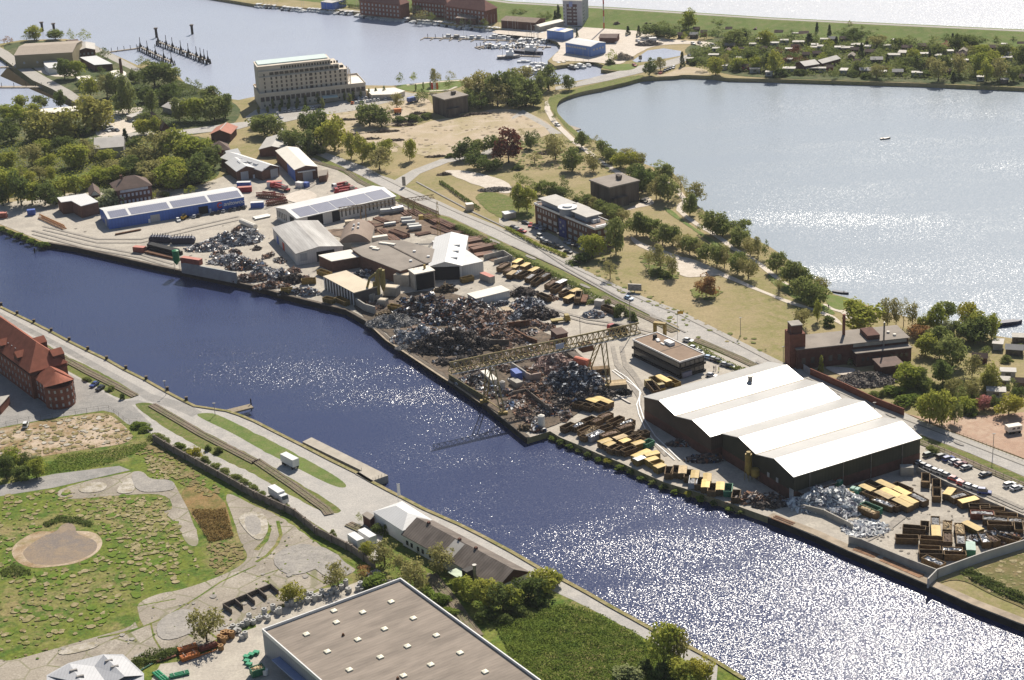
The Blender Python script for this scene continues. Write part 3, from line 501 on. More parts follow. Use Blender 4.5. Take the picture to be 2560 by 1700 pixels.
for u in (.22,.34,.62): wb.win('l',wb.W*u,3.6,1.1,1.5,M_GLASSL)
wb.part('canopy',MB().box(wb.L*.03,wb.L*.3,-2.2,-.05,3.6,3.8),M_STEEL)
# ---------------- flat roofed warehouse in the foreground
b=Bld('warehouse','large grey flat-roofed hall in the foreground with rows of square skylights','warehouse',(656.1,1577.1),(797.1,1700),(1000.7,1448.6),7.4,L=78)
b.walls(mat('lilac_grey_cladding',(.34,.34,.37),.6,.1,.15,stripe=('X',1.2,.12)),7.2)
M_FELT=mat('ribbed_felt_roof',(.30,.25,.205),.9,.3,.35,stretch=(1,.22,1),stripe=('X',1.15,.09))
b.part('roof',MB().box(.1,b.L-.1,.1,b.W-.1,6.7,7.26),M_FELT)
e=MB(); xa,xb,ya,yb=-.1,b.L+.1,-.1,b.W+.1
e.box(xa,xb,ya,ya+.35,6.9,8.0).box(xa,xb,yb-.35,yb,6.9,8.0).box(xa,xa+.35,ya+.35,yb-.35,6.9,8.0).box(xb-.35,xb,ya+.35,yb-.35,6.9,8.0); b.part('parapet',e,M_WPAINT)
mwi=Matrix.LocRotScale(b.t.location,b.t.rotation_euler,None).inverted()
def onroof(x,y,z): return mwi@W(x,y,z)
Z16=lambda X,Y:(640+X/5.6,1420+Y/5.6)
M_SKY=mat('skylight_dome',(.80,.76,.60),.4,.08,1)
for X,Y in ((705,922),(1125,755),(1495,615),(1893,468),(1000,1165),(1425,997),(1800,848),(2203,698),(1307,1420),(1740,1243),(2120,1090),(2525,938),(2065,1503),(2447,1348),(2857,1183),(3207,1448),(1090,595)):
    p=onroof(*Z16(X,Y),7.5); b.part('skylight',MB().box(p.x-.75,p.x+.75,p.y-.75,p.y+.75,7.26,7.62).add([(p.x-.72,p.y-.72,7.62),(p.x+.72,p.y-.72,7.62),(p.x+.72,p.y+.72,7.62),(p.x-.72,p.y+.72,7.62),(p.x,p.y,7.85)],[(0,1,4),(1,2,4),(2,3,4),(3,0,4)]),M_SKY)
for X,Y in ((1220,935),(1985,1545)):
    p=onroof(*Z16(X,Y),7.5); b.part('roof_vent',MB().tube((p.x,p.y,7.26),(p.x,p.y,7.9),.45,8,.3),M_RUST)
b.part('canopy',MB().box(9,30,-2.4,-.12,3.5,3.9),mat('blue_grey_canopy',(.22,.27,.42),.6,.1,1))
# ---------------- blue hall
b=Bld('factory_hall','long bright blue hall with solar roof and white and red sign by the quay','hall',(270.5,548.5),(610,492.8),(233,524),5)
b.walls(M_BLUE); b.gable(M_WHITER,1.5,'x',over=.15,wallm=M_BLUE)
hl=b.W/2
for x0,x1 in ((.02,.15),(.17,.45),(.475,.735),(.755,.985)):
    g=MB(); s_=1.5/hl; y0,y1=.5,hl*.80; zz=lambda y:5+s_*y+.3
    g.add([(b.L*x0,y0,zz(y0)),(b.L*x1,y0,zz(y0)),(b.L*x1,y1,zz(y1)),(b.L*x0,y1,zz(y1)),(b.L*x0,y0,zz(y0)-.07),(b.L*x1,y0,zz(y0)-.07),(b.L*x1,y1,zz(y1)-.07),(b.L*x0,y1,zz(y1)-.07)],[(0,1,2,3),(4,5,1,0),(5,6,2,1),(6,7,3,2),(7,4,0,3)]); b.part('solar_array',g,M_SOLAR)
b.win('f',b.L*.335,0,4.5,3.6,M_GREYM,'roller_door'); b.win('f',b.L*.69,0,4.6,3.8,M_BLACK,'open_doorway'); b.win('f',b.L*.29,0,1,2,M_WPAINT,'door'); b.win('f',b.L*.74,0,1,2.1,M_WPAINT,'door'); b.win('l',b.W*.35,0,3.6,3.6,M_GREYM,'roller_door')
def lettering(txt,size,m,parent,loc,rot,name='lettering',shear=.25):
    cu=bpy.data.curves.new(name,'FONT'); cu.body=txt; cu.size=size; cu.extrude=.04; cu.shear=shear; cu.offset=.03
    o=bpy.data.objects.new('tmp',cu); COL.objects.link(o); bpy.context.view_layer.update(); me=bpy.data.meshes.new_from_object(o.evaluated_get(bpy.context.evaluated_depsgraph_get())); bpy.data.objects.remove(o)
    me.materials.clear(); me.materials.append(m); r=put(name,me,parent,loc); r.rotation_euler=rot; return r
lettering('anitowoc',2.7,M_WPAINT,b.t,(b.L*.842,-.1,2.3),(R(90),0,0))
g=MB(); n=20
ring=[(math.cos(t)*r_,-.1,math.sin(t)*r_) for r_ in (1.45,.75) for t in [R(35)+R(290)*i/n for i in range(n+1)]]
g.add(ring,[(i,i+1,i+n+2,i+n+1) for i in range(n)]).add([(x,-.02,z) for x,_,z in ring],[]); e=g.obj('emblem',mat('emblem_red',(.5,.05,.07),.5),b.t); e.location=(b.L*.815,-.02,3.0)
# ---------------- white hall with solar roof
b=Bld('factory_hall','long white hall with lilac solar roof, narrow dark window slits and tall black doorways','hall',(742.8,546.4),(987.6,491),(672,523),5.6)
b.walls(M_WHITE); b.gable(M_WHITER,1.7,'x',over=.5,wallm=M_WHITE); hl=b.W/2
for k in range(5):
    x0,x1=.035+k*.187,.215+k*.187; s_=1.7/hl; y0,y1=.2,hl*.86; zz=lambda y:5.6+s_*y+.3; g=MB()
    g.add([(b.L*x0,y0,zz(y0)),(b.L*x1,y0,zz(y0)),(b.L*x1,y1,zz(y1)),(b.L*x0,y1,zz(y1)),(b.L*x0,y0,zz(y0)-.07),(b.L*x1,y0,zz(y0)-.07),(b.L*x1,y1,zz(y1)-.07),(b.L*x0,y1,zz(y1)-.07)],[(0,1,2,3),(4,5,1,0),(5,6,2,1),(6,7,3,2),(7,4,0,3)]); b.part('solar_array',g,M_SOLAR)
for i in range(14): b.win('f',b.L*(.445+i*.0405),1.6,.7,3.2)
for u,w_ in ((.14,4),(.21,4.4),(.385,4)): b.win('f',b.L*u,0,w_,5.2,M_BLACK,'open_doorway')
for i in range(6): b.win('l',b.W*(.93-i*.08),1.6,.7,3)
b.win('l',b.W*.25,0,4.2,5,M_BLACK,'open_doorway')
# ---------------- sheds of the scrapyard
b=Bld('workshop','patched white sheet roof hall with blue and red doors on its left side','workshop',(740.3,635),(857,616),(663,572.7),5.2)
b.walls(M_WHITE); b.gable(M_PATCH,1.6,'y',over=.3,wallm=M_WHITE); b.win('f',b.L*.62,0,8,4.6,M_BLACK,'open_doorway'); b.win('f',b.L*.15,1.6,3.2,3.3,M_GREYM,'panel'); b.win('l',b.W*.55,0,3,3.6,mat('red_door',(.55,.06,.03),.6),'red_door'); b.win('l',b.W*.8,0,3,3.6,M_BLUE,'blue_door')
b=Bld('workshop','brown hall with a round barrel roof and four small roof vents','workshop',(848.7,607),(925,604),(793,573),4.2)
b.walls(M_CONC); g=MB(); n=12
for y in (-.2,b.W+.2): g.v+=[(b.L*(i/n)*1.04-.02*b.L,y,4.2+4.*math.sin(math.pi*i/n)**.85) for i in range(n+1)]
g.f=[(i+n+1,i,i+1,i+n+2) for i in range(n)]+[tuple(range(n,-1,-1))[::-1],tuple(range(n+1,2*n+2))[::-1]]; b.part('barrel_roof',g,mat('brown_sheet_roof',(.30,.225,.175),.8,.2,.2))
for u,v in ((.42,.55),(.56,.62),(.42,.3),(.58,.38)): b.roofbox('roof_vent',b.L*u,b.W*v,.9,.9,7.9,1.0,M_WPAINT)
b.roofbox('lean_to',b.L*.68,-2.0,b.L*.55,3.4,0,3.2,M_CREAM)
slab_building('workshop','small cream flat-roofed shed with striped white pilasters beside the brick recess','workshop',[(797,639),(876,625),(907,641),(829.7,654)],4.9,M_BRICKB,M_CREAMW)
b=Bld('workshop','tan flat-roofed shed by the quay with white striped front wall','workshop',(809.4,692),(885,732.7),(873,682),5.6)
b.walls(mat('dark_boards',(.10,.09,.085),.9),5.6); b.flat(M_CREAM,0)
for i in range(11): b.part('pilaster',MB().box(b.L*i/10.5,b.L*i/10.5+.75,-.18,-.01,0,5.5),M_WPAINT)
t=slab_building('factory_hall','broad low grey felt-roofed hall in the middle of the scrapyard','hall',[(881,624),(951.7,602.6),(1006,602.6),(1100,628),(1149.6,642),(1071,657),(1000.5,678.5),(907,642)],6.2,M_BRICKB,M_GREYR,.3)
c=t.location
for x,y,sx,sy,m,nm in ((933,619,3.2,1.6,M_CREAMW,'skylight'),(940,623,3.2,1.6,M_CREAMW,'skylight'),(968,610,8,1.6,M_CREAMW,'skylight'),(1036,629,1.2,1.2,M_WPAINT,'roof_vent'),(1071,642,1.2,1.2,M_WPAINT,'roof_vent'),(1027,653,1.2,1.2,M_WPAINT,'roof_vent')):
    p=W(x,y,6.6)-c; MB().box(-sx/2,sx/2,-sy/2,sy/2,0,.6).obj(nm,m,t,(p.x,p.y,6.5),R(-30) if sx>3 else 0)
a=[W(951.7,602.6,6.5)-c,W(1063,659,6.5)-c]; d=(a[1]-a[0]).normalized(); q=Vector((-d.y,d.x,0))*.35
MB().prism([a[0]+q,a[1]+q,a[1]-q,a[0]-q],6.5,6.75).obj('roof_ridge',M_CONCD,t)
b=Bld('factory_hall','white gabled hall with a wide open black front at the scrapyard centre','hall',(1071,667.6),(1155,665),(1006,596),6.)
b.walls(M_WHITE); b.gable(M_WHITER,2.0,'y',over=.3,wallm=M_WHITE); b.win('f',b.L*.5,0,b.L*.84,5.9,M_BLACK,'open_doorway')
b.roofbox('skylight',b.L*.7,b.W*.2,4,3,7.3,.5,M_WPAINT); b.roofbox('skylight',b.L*.7,b.W*.42,4,3,7.3,.5,M_WPAINT); b.roofbox('skylight',b.L*.7,b.W*.62,4,3,7.3,.5,M_WPAINT)
slab_building('lean_to_hall','grey and white lean-to joined to the right of the open-fronted white hall','hall',[(1156,665),(1208,654),(1117,593),(1080,604)],5.6,M_WHITE,mat('pale_sheet_roof',(.62,.61,.59),.6,.1,.2))
b=Bld('tower_shed','tall boxy shed with open black front and cream roof beside the metal heap','shed',(1037,686.6),(1086,677),(1015,676),7.2)
b.walls(M_CONC); b.flat(M_CREAMW,0); b.win('f',b.L*.5,.1,b.L*.9,6.8,M_BLACK,'open_doorway'); b.part('roof_beacon',MB().tube((b.L*.7,b.W*.6,7.4),(b.L*.7,b.W*.6,9.2),.5,6),M_MUST)
for i in range(5): b.part('railing',MB().tube((b.L*i/4,b.W*.9,7.4),(b.L*i/4,b.W*.9,8.8),.07,4).tube((b.L*i/4,b.W*.9,8.75),(b.L*min(4,i+1)/4+.01,b.W*.9,8.75),.06,4),M_STEEL)
b=Bld('site_hut','long low cream-roofed site hut beside the big mixed scrap heap','hut',(1190,747.6),(1274,727),(1163,737),3.)
b.walls(M_WHITE); b.flat(M_CREAMW,0)
b=Bld('site_hut','small brown brick hut behind the yellow gantry crane','hut',(1393,838),(1419,833),(1370,826),3.4)
b.walls(M_BRICK); b.flat(M_TILEB,0)
# ---------------- black office
b=Bld('office_building','low black two-storey office with brown flat roof next to the white warehouse','office',(1583.5,851),(1699.8,906.6),(1646,835),6.2)
M_BLK=mat('black_cladding',(.030,.025,.022),.7,.3,.4); M_BRW=mat('brown_gravel_roof',(.30,.215,.155),.95,.2,.3)
b.walls(M_BLK); b.flat(M_BRW,.25); b.walls(M_BLK,.9,-.5,-.5,b.L+.5,b.W+.5,'plinth'); b.part('band',MB().box(-.5,b.L+.5,-.5,b.W+.5,3.0,3.9),M_BLK)
M_DW=mat('dim_window',(.10,.095,.085),.2,.3,.5,spec=.6)
for i in range(17):
    for z in (1.2,4.2): b.win('f',b.L*(.04+i*.0575),z,1.7,1.5,M_DW,d=.1)
for i in range(5):
    for z in (1.2,4.2): b.win('r',b.W*(.12+i*.19),z,1.7,1.5,M_DW,d=.1)
b.win('r',b.W*.25,.3,4.2,1.8,mat('pale_sign',(.34,.33,.40),.6),'sign_board',d=.75)
for x,y,sx,sy,h_,m,nm in ((.15,.62,1,1.2,1.5,M_BLACK,'chimney'),(.22,.6,1.2,1.2,.5,M_WPAINT,'skylight'),(.26,.55,1.2,1.2,.5,M_WPAINT,'skylight'),(.43,.68,4,2.2,1.2,M_WPAINT,'air_unit'),(.38,.5,2.2,.7,.4,M_WPAINT,'skylight')): b.roofbox(nm,b.L*x,b.W*y,sx,sy,6.5,h_,m)
b.part('roof_seam',MB().box(b.L*.56,b.L*.56+.25,0,b.W,6.45,6.56),M_BLK)
# ---------------- brick office with penthouse
b=Bld('office_building','three-storey red brick office with a round penthouse beside the tree row','office',(1337,511),(1488,574.6),(1531,559.5),9.6)
b.walls(M_BRICKB); b.flat(mat('office_roof',(.30,.22,.17),.9,.2,.3),.55)
for blk,(x0,n3) in enumerate(((.045,4),(.56,5))):
    for i in range(7): b.win('f',b.L*(x0+.01+i*.047),7.0,.95,1.6,M_GLASSL)
    for i in range(n3):
        for z in (.9,3.9): b.win('f',b.L*(x0+.03+i*.09),z,2.6,1.6,M_GLASSL)
for i in range(3):
    for z in (1,4,7): b.win('r',b.W*(.2+i*.3),z,1.6,1.6,M_GLASSL)
b.win('f',b.L*.475,0,5.6,8.2,mat('blue_tile',(.035,.05,.20),.4,.2,1),'entrance_tower',d=.5); b.win('f',b.L*.405,0,2.2,9,M_BLACK,'recess')
for u,z in ((.45,6.2),(.495,5.),(.45,3.4),(.495,2.2)): b.win('f',b.L*u,z,1.1,.9,M_GLASSL,d=.62)
M_PENT=mat('blue_grey_panel',(.30,.32,.37),.5,.1,.4); M_PR=mat('pale_roof',(.47,.44,.40),.7,.15,.2)
b.part('penthouse',MB().box(b.L*.07,b.L*.36,b.W*.15,b.W*.8,10,12.6),M_PENT); b.part('penthouse_roof',MB().box(b.L*.045,b.L*.4,b.W*.05,b.W*.95,12.6,12.95),M_PR)
b.part('penthouse',MB().box(b.L*.6,b.L*.8,b.W*.22,b.W*.8,10,12.6),M_PENT); b.part('penthouse_roof',MB().box(b.L*.575,b.L*.825,b.W*.12,b.W*.95,12.6,12.95),M_PR)
b.part('penthouse',MB().box(b.L*.4,b.L*.58,b.W*.4,b.W*.95,10,12.4),M_PENT); b.part('penthouse_roof',MB().box(b.L*.38,b.L*.6,b.W*.4,b.W*1.05,12.4,12.7),M_PR)
b.part('rotunda',MB().tube((b.L*.475,b.W*.25,9.9),(b.L*.475,b.W*.25,13.2),3.6,20),M_PENT); b.part('rotunda_roof',MB().tube((b.L*.475,b.W*.25,13.2),(b.L*.475,b.W*.25,13.5),4.3,24).tube((b.L*.475,b.W*.25,13.5),(b.L*.475,b.W*.25,14.2),2.2,16),M_WPAINT)
b.roofbox('air_unit',b.L*.84,b.W*.45,1.6,1.8,10,1.5,M_WPAINT); b.roofbox('air_unit',b.L*.84,b.W*.66,1.4,1.4,10,1.4,M_WPAINT); b.roofbox('roof_light',b.L*.965,b.W*.5,1.2,b.W*.7,10.,.5,M_WPAINT)
# ---------------- bunkers
for lab,A,B,C,h in (('square windowless wartime bunker of black-streaked concrete by the lake',(1475.7,452),(1524,470.5),(1604,456),9.5),('square dark bunker at the head of the sandy field',(1080.5,240),(1111.7,250.7),(1174,241),9.5)):
    b=Bld('bunker',lab,'bunker',A,B,C,h); b.walls(M_CONCD); b.flat(M_GREYR,0,over=.5,th=.6); b.roofbox('chimney',b.L*.55,b.W*.62,2.2,1.6,h,2.4,M_CONCD); b.roofbox('chimney',b.L*.4,b.W*.72,3,1.5,h,2.0,M_CONCD); b.win('r',b.W*.3,0,b.W*.5,4.5,M_CONCD,'entrance_block',d=2.2)
# ---------------- old brick works on the right
b=Bld('brickworks','old dark brick works with grey roof, square tower and two chimneys','works',(1992.5,875),(2271.7,845),(2235,815.6),7.6)
b.walls(M_BRICK); b.flat(M_GREYR,0,over=.35)
b.part('tower',MB().box(-2.2,3.6,1.5,7.5,0,13.),M_BRICKR); b.part('tower_cap',MB().box(-1.4,2.6,2.2,6.8,13.,16.),M_BRICK); b.part('tower_top',MB().box(-1.5,2.7,2.1,6.9,16,16.3),M_CONC)
b.part('annex',MB().box(b.L*.5,b.L*.995,-3.6,-.05,0,5.2),M_BRICK); b.part('annex_roof',MB().box(b.L*.49,b.L,-3.9,-.05,5.2,5.5),M_GREYR)
b.part('parapet_band',MB().box(b.L*.5,b.L*.98,-.2,-.04,6.4,7.5),M_CONC)
b.part('roof_house',MB().box(b.L*.64,b.L*.75,b.W*.1,b.W*.75,7.6,9.6),M_BRICK); b.part('chimney',MB().tube((b.L*.49,b.W*.72,7.6),(b.L*.49,b.W*.72,15.5),.55,10).tube((b.L*.49,b.W*.72,15.5),(b.L*.49,b.W*.72,15.7),.62,10),M_TILE if 0 else M_BRICKR)
b.part('steel_chimney',MB().tube((b.L*.77,-.6,5.4),(b.L*.77,-.6,15.),.32,10),M_STEEL)
for u,v in ((.87,.5),(.9,.25)): b.part('roof_vent',MB().tube((b.L*u,b.W*v,7.8),(b.L*u,b.W*v,8.5),.6,10),M_CREAMW)
for i in range(10): b.part('window',MB().box(b.L*(.55+i*.043),b.L*(.55+i*.043)+1,-3.72,-3.6,2.2,3.5),M_DW)
for i in range(5): b.win('f',b.L*(.06+i*.08),2.,1.4,2.2,M_DW)
b=Bld('shed','small brown-roofed brick shed in front of the old brick works','shed',(2185,899.6),(2204,918.5),(2253,907),3.6); b.walls(M_BRICK); b.flat(M_TILEB,0,over=.5)
# ---------------- long house on the south quay and its neighbours
b=Bld('long_house','long low house with weathered brown roof, dark stack and white walls on south quay','house',(1006,1336),(1244.5,1467.5),(1079,1301),3.6)
b.walls(M_WPAINT); b.gable(mat('weathered_roof',(.20,.165,.14),.9,.4,.35,stretch=(1,.15,1),stripe=('X',1.0,.25)),3.2,'x',over=.3,wallm=M_BRICK)
for u in (.05,.1,.17,.22,.3): b.win('f',b.L*u,.9,1,1.4)
for u in (.12,.45,.62): b.roofbox('chimney',b.L*u,b.W*.52,.8,.8,6.3,1.2,M_BRICK)
b.part('patched_roof_strip',MB().add([(b.L*.42,-.2,3.82),(b.L*.52,-.2,3.82),(b.L*.52,b.W*.47,6.9),(b.L*.42,b.W*.47,6.9)],[(0,1,2,3)]),M_PR)
b.part('filter_stack',MB().box(b.L*.74,b.L*.79,-3.5,-.4,0,6.),M_BLK); b.part('steel_chimney',MB().tube((b.L*.83,-2,0),(b.L*.83,-2,8.2),.45,10).tube((b.L*.83,-2,8.2),(b.L*.83,-2,8.5),.65,10),M_STEEL); b.part('porch_roof',MB().box(b.L*.6,b.L*.71,-4,-.3,2.8,3.),mat('pale_green_sheet',(.5,.58,.42),.6))
b=Bld('market_tent','white hipped tent hall in front of the long house with a white banner','tent',(934,1279),(1007,1326),(1079,1300),4.6); b.walls(M_WPAINT); b.hip(M_WHITER,2.2,b.W*.5,over=.2)
slab_building('transformer_house','little dark brick transformer house at the end of the tent hall','kiosk',[(907,1288),(918,1281),(936,1291),(925,1300)],3,M_BRICK,M_GREYR)
# ---------------- red-tiled brick building at the left edge
b=Bld('customs_house','big dark brick building with red hipped tile roofs at the left edge','building',(-220,716),(75,931),(167,906),10.5,Wd=None)
b.walls(M_BRICKR); b.hip(M_TILE,7.5,9,over=.5); b.part('cornice',MB().box(-.35,b.L+.35,-.35,b.W+.35,9.2,9.7),M_BRICK)
for i in range(14):
    for z in (1.2,4.2,7): b.win('f',b.L-2.2-i*3.2,z,.7,1.3,M_GLASSL)
def dormer(x,w_,y0,y1,h0,h1):
    g=MB().box(x-w_/2,x+w_/2,y0,y1,h0,h1); d=b.part('dormer',g,M_BRICK); g=MB().add([(x-w_/2-.3,y0-.3,h1),(x+w_/2+.3,y0-.3,h1),(x+w_/2+.3,y1,h1),(x-w_/2-.3,y1,h1),(x,y0-.3,h1+1.8),(x,y1,h1+1.8)],[(0,1,4),(1,2,5,4),(3,0,4,5),(2,3,5)]); g.obj('dormer_roof',M_TILE,d)
for x in (4,20): dormer(b.L-x,4.5,b.W*.72,b.W+.3,10,13.5)
for x in (13,29): dormer(b.L-x,4,.2,b.W*.3,10,12.9)
for x in (19,22.5,26): b.part('roof_window',MB().box(b.L-x-.5,b.L-x+.5,b.W*.18,b.W*.24,12.9,13.7),M_GLASSL)
w2=Bld('customs_house_wing','lower round-fronted brick wing with red tile roof joined to the customs house','building',(118,977),(138,990),(190,957),8)
w2.t.rotation_euler=b.t.rotation_euler; w2.L,w2.W=11,b.W*.72; w2.t.location=b.t.matrix_basis@Vector((b.L+.02,b.W*.08,0)) if 0 else Matrix.LocRotScale(b.t.location,b.t.rotation_euler,None)@Vector((b.L+.02,b.W*.1,0))
w2.walls(M_BRICKR,8); g=MB(); g.tube((11,w2.W*.42,0),(11,w2.W*.42,8.),5.2,20); w2.part('round_bay',g,M_BRICKR); w2.hip(M_TILE,4.2,3.5,over=.4,h=8)
w2.part('bay_roof',MB().tube((11,w2.W*.42,8.),(9.5,w2.W*.42,12.),5.5,20,.2),M_TILE)
for k in range(6):
    for z in (1,3.6,6.2):
        t_=R(-62+k*25); pz=MB().box(-.06,.08,-.35,.35,0,1.1); o=w2.part('window',pz,M_GLASSL); o.location=(11+5.2*math.cos(t_),w2.W*.42+5.2*math.sin(t_),z); o.rotation_euler=(0,0,t_)
for i in range(3):
    for z in (1,4,6): w2.win('f',2+i*3,z,.9,1.3,M_GLASSL)
slab_building('garage','flat brick garage in the shaded yard at the left edge','garage',[(-60,995),(0,993),(23,989),(0,1015),(-60,1022)],3.2,M_BRICKR,M_CONC)
# ---------------- buildings behind the blue hall
slab_building('workshop_block','two-storey brick block with white L-shaped roof left of the blue hall','building',[(143.7,495),(154,506.5),(180,503),(202,516),(245,505),(214,485)],6,M_BRICKB,M_WHITER)
b=Bld('villa','three-storey brick villa with dark brown hipped roof behind blue hall','house',(291,476.5),(378,463),(262,461),8.5); b.walls(M_BRICK); b.hip(M_TILEB,4.5,7,over=.6)
for i in range(8):
    for z in (1.5,4.6): b.win('f',b.L*(.1+i*.115),z,1.,1.5,M_GLASSL)
b.win('f',b.L*.5,7,b.L*.8,1.2,M_GLASSL,'window_band'); b.roofbox('chimney',b.L*.25,b.W*.5,1.2,1.2,12,1.8,M_BRICK)
b=Bld('house','brick annex with brown roof behind the round chestnut tree','house',(225,490),(250,487),(214,473),5.5); b.walls(M_BRICK); b.gable(M_TILEB,2.5,'y',wallm=M_WPAINT)
b=Bld('workshop','left gable of the white-roofed brick workshops with pale roller door','workshop',(592,429),(640,421),(556,408),5); b.walls(M_BRICKB); b.gable(M_WHITER,2,'y',wallm=M_BRICKB,over=.3); b.win('f',b.L*.38,0,4,4.4,M_GREYM,'roller_door'); b.win('f',b.L*.85,0,1,2,M_WPAINT,'door'); b.roofbox('skylight',b.L*.6,b.W*.5,4,5,6.5,.6,M_GREYM)
b=Bld('workshop','right gable of the white-roofed brick workshops with glazed front','workshop',(655,428),(697,417),(590,385),5); b.walls(M_BRICKB); b.gable(M_WHITER,2,'y',wallm=M_BRICKB,over=.3); b.win('f',b.L*.7,0,4.5,4.6,M_GREYM,'roller_door'); b.win('f',b.L*.4,5,6,1.,M_DW)
for v in (.25,.4,.65): b.roofbox('skylight',b.L*.35,b.W*v,2.6,3.4,6.,.7,M_GREYM)
b=Bld('workshop','small rear brick workshop with white gabled roof by the dark-roofed house','workshop',(571,390),(600,384),(555,385),4.5); b.walls(M_BRICKB); b.gable(M_WHITER,2,'x',wallm=M_BRICKB)
b=Bld('factory_hall','cream-roofed hall with blue side wall and brick front','hall',(737,425),(793,417),(654,382),6.2); b.walls(M_BRICKB); b.gable(M_CREAMW,1.4,'y',wallm=M_BRICKB,over=.35); b.win('l',b.W*.2,.0,b.W*.4,6.1,M_BLUE,'blue_wall'); b.win('f',b.L*.55,0,5,4.4,M_GREYM,'roller_door'); b.win('f',b.L*.5,4.7,9,.5,M_WPAINT,'canopy',d=1)
slab_building('shed','brick lean-to shed right of the cream-roofed hall','shed',[(795,428),(820,425),(816,438),(797,441)],3.4,M_BRICKB,M_GREYR)
b=Bld('long_shed','long grey-roofed shed behind the workshops below the dark trees','shed',(648,374),(712,372),(586,347),4.); b.walls(M_BRICKB); b.gable(M_PR,1.6,'y',wallm=M_BRICKB)
b=Bld('house','small brick house with brown roof right of the long grey shed','house',(738,377),(754,375),(708,368),3.2); b.walls(M_BRICKB); b.gable(M_TILEB,1.3,'x',wallm=M_BRICKB); b.roofbox('chimney',6,3,1,1,3.5,3,M_BRICK)
b=Bld('house','dark brown-roofed house at the corner of the workshops','house',(531,378),(574,373),(524,365),5); b.walls(M_BRICK); b.hip(M_TILEB,3.8,6)
b=Bld('school_hall','broad low hall with salmon red roof among the trees','hall',(527,335),(575,334),(438,320),4.6); b.walls(M_BRICK); b.gable(mat('salmon_roof',(.46,.20,.14),.85,.15,.3),2.2,'y',wallm=M_BRICK,over=.8)
b.roofbox('roof_ridge',b.L*.5,b.W*.5,.6,b.W,6.7,.4,M_PR)
for lab,A,B,C,h,rm,wm,rise,ax in (('brown-roofed little house below the willow car park',(404,322),(424,319),(396,289),4,M_TILEB,M_BRICK,3,'y'),('long flat brick barrack with pale roof at the inner basin',(100,285),(194,277),(96,274),4,M_CREAMW,M_BRICK,.5,'x'),('pale gabled cottage at the water side of the peninsula',(436,275),(470,267),(424,262),3.6,M_PR,M_CONC,1.5,'y'),('big olive boat hall at the tip of the peninsula',(36,139),(180,131),(25,112),9,mat('tan_hall_roof',(.36,.30,.24),.85,.1,.3),mat('olive_hall_wall',(.30,.25,.15),.85,.15,.2),2.0,'x'),('dark red shed at the foot of the olive boat hall',(143,133),(181,131),(146,125),3,M_BRICK,M_BRICKR,.3,'x'),('brick house with light grey gable roof on the peninsula',(193,128),(237,124),(186,113),4.5,M_PR,M_BRICK,1.6,'y'),('brick cottage at the end of the peninsula quay',(176,111),(199,108),(177,100),4,M_TILEB,M_BRICK,1.4,'x'),('grey-roofed manor with white windows behind the trees',(236,372),(308,366),(186,355),6,M_PR,mat('grey_render',(.33,.31,.30),.9),3,'x')):
    b=Bld('house',lab,'house',A,B,C,h); b.walls(wm); b.gable(rm,rise,ax,wallm=wm)
    for i in range(4): b.win('f',b.L*(.15+i*.23),h*.35,1.2,1.4,M_GLASSL)
slab_building('pavilion','flat white-roofed pavilion with brick walls on the peninsula','pavilion',[(200,144),(241,140),(281,160),(236,163)],4,M_BRICK,M_WHITER)
slab_building('pavilion','small cream-roofed hut half hidden by willows on the peninsula','pavilion',[(191,193),(223,189),(242,202),(205,207)],3.6,M_CONC,M_CREAMW)
slab_building('white_house','angular white house with stepped roofs on the peninsula','house',[(107,150),(116,147),(122,152),(150,148),(155,154),(140,160),(150,168),(122,171),(112,163)],4,M_WPAINT,M_WHITER)
t=slab_building('round_pavilion','white round-roofed pavilion beside the tall brick chimney','pavilion',[(294+21*math.cos(a_),185+9*math.sin(a_)) for a_ in [2*math.pi*i/18 for i in range(18)]],3,M_CONC,M_CREAMW)
g=MB().tube((0,0,0),(0,0,13),1.1,10,.8); tag(g.obj('chimney',M_BRICK,None,W(306,197,0)),'tall round brick factory chimney standing beside the round pavilion','chimney')
slab_building('waiting_room','flat grey pavilion on the willow car park','pavilion',[(316,290),(350,279),(357,283),(330,294)],2.6,M_CONC,M_PR)
# ---------------- hotel
h1=8.0
b=Bld('hotel','large sandstone-coloured harbour hotel with stepped terraces and rows of windows','hotel',(649,239.3),(913.5,210.7),(612,231),h1); M_DKW=mat('hotel_window',(.055,.052,.055),.25,.3,.3,spec=.5)
b.W=26; b.walls(M_STONE,h1,name='podium'); b.flat(M_STONE,.9,M_STONE,over=.15)
for i in range(21): b.win('f',b.L*(.025+i*.0475),4.2,2.2,2.6,M_DKW)
for i in range(20): 
    if i not in (13,14): b.win('f',b.L*(.04+i*.047),1.2,.7,1.1,M_DKW)
b.part('entrance_canopy',MB().box(b.L*.58,b.L*.72,-5,-.1,3.3,3.7),M_COPPER)
s0=b.L*.012; s1=b.L*.845; y0=2.5; y1=20; zt=h1
b.part('tower_block',MB().box(s0,s1,y0,y1,zt,zt+9.8),M_STONE); b.part('upper_floor',MB().box(s0,s1-4.5,y0+1.3,y1,zt+9.8,zt+12.9),M_STONE); b.part('top_floor',MB().box(s0,s1-9,y0+2.5,y1,zt+12.9,zt+15.6),M_STONE)
b.part('roof',MB().box(s0+1,s1-10,y0+6,y1-.5,zt+15.6,zt+16.3),M_COPPER); b.part('cornice',MB().box(s0-.2,s1-8.8,y0+2.3,y1+.2,zt+15.5,zt+15.75),M_STONE)
sl_=s1-s0
def hw(u,z,w_,h_,y): 
    o=b.win('f',u,z,w_,h_,M_DKW); o.location.y=y
cnt=0
for i in range(16):
    for k in range(4): hw(s0+sl_*(.14+i*.0555),zt+.8+k*2.4,1.0 if i!=8 else 1.9,1.5,y0)
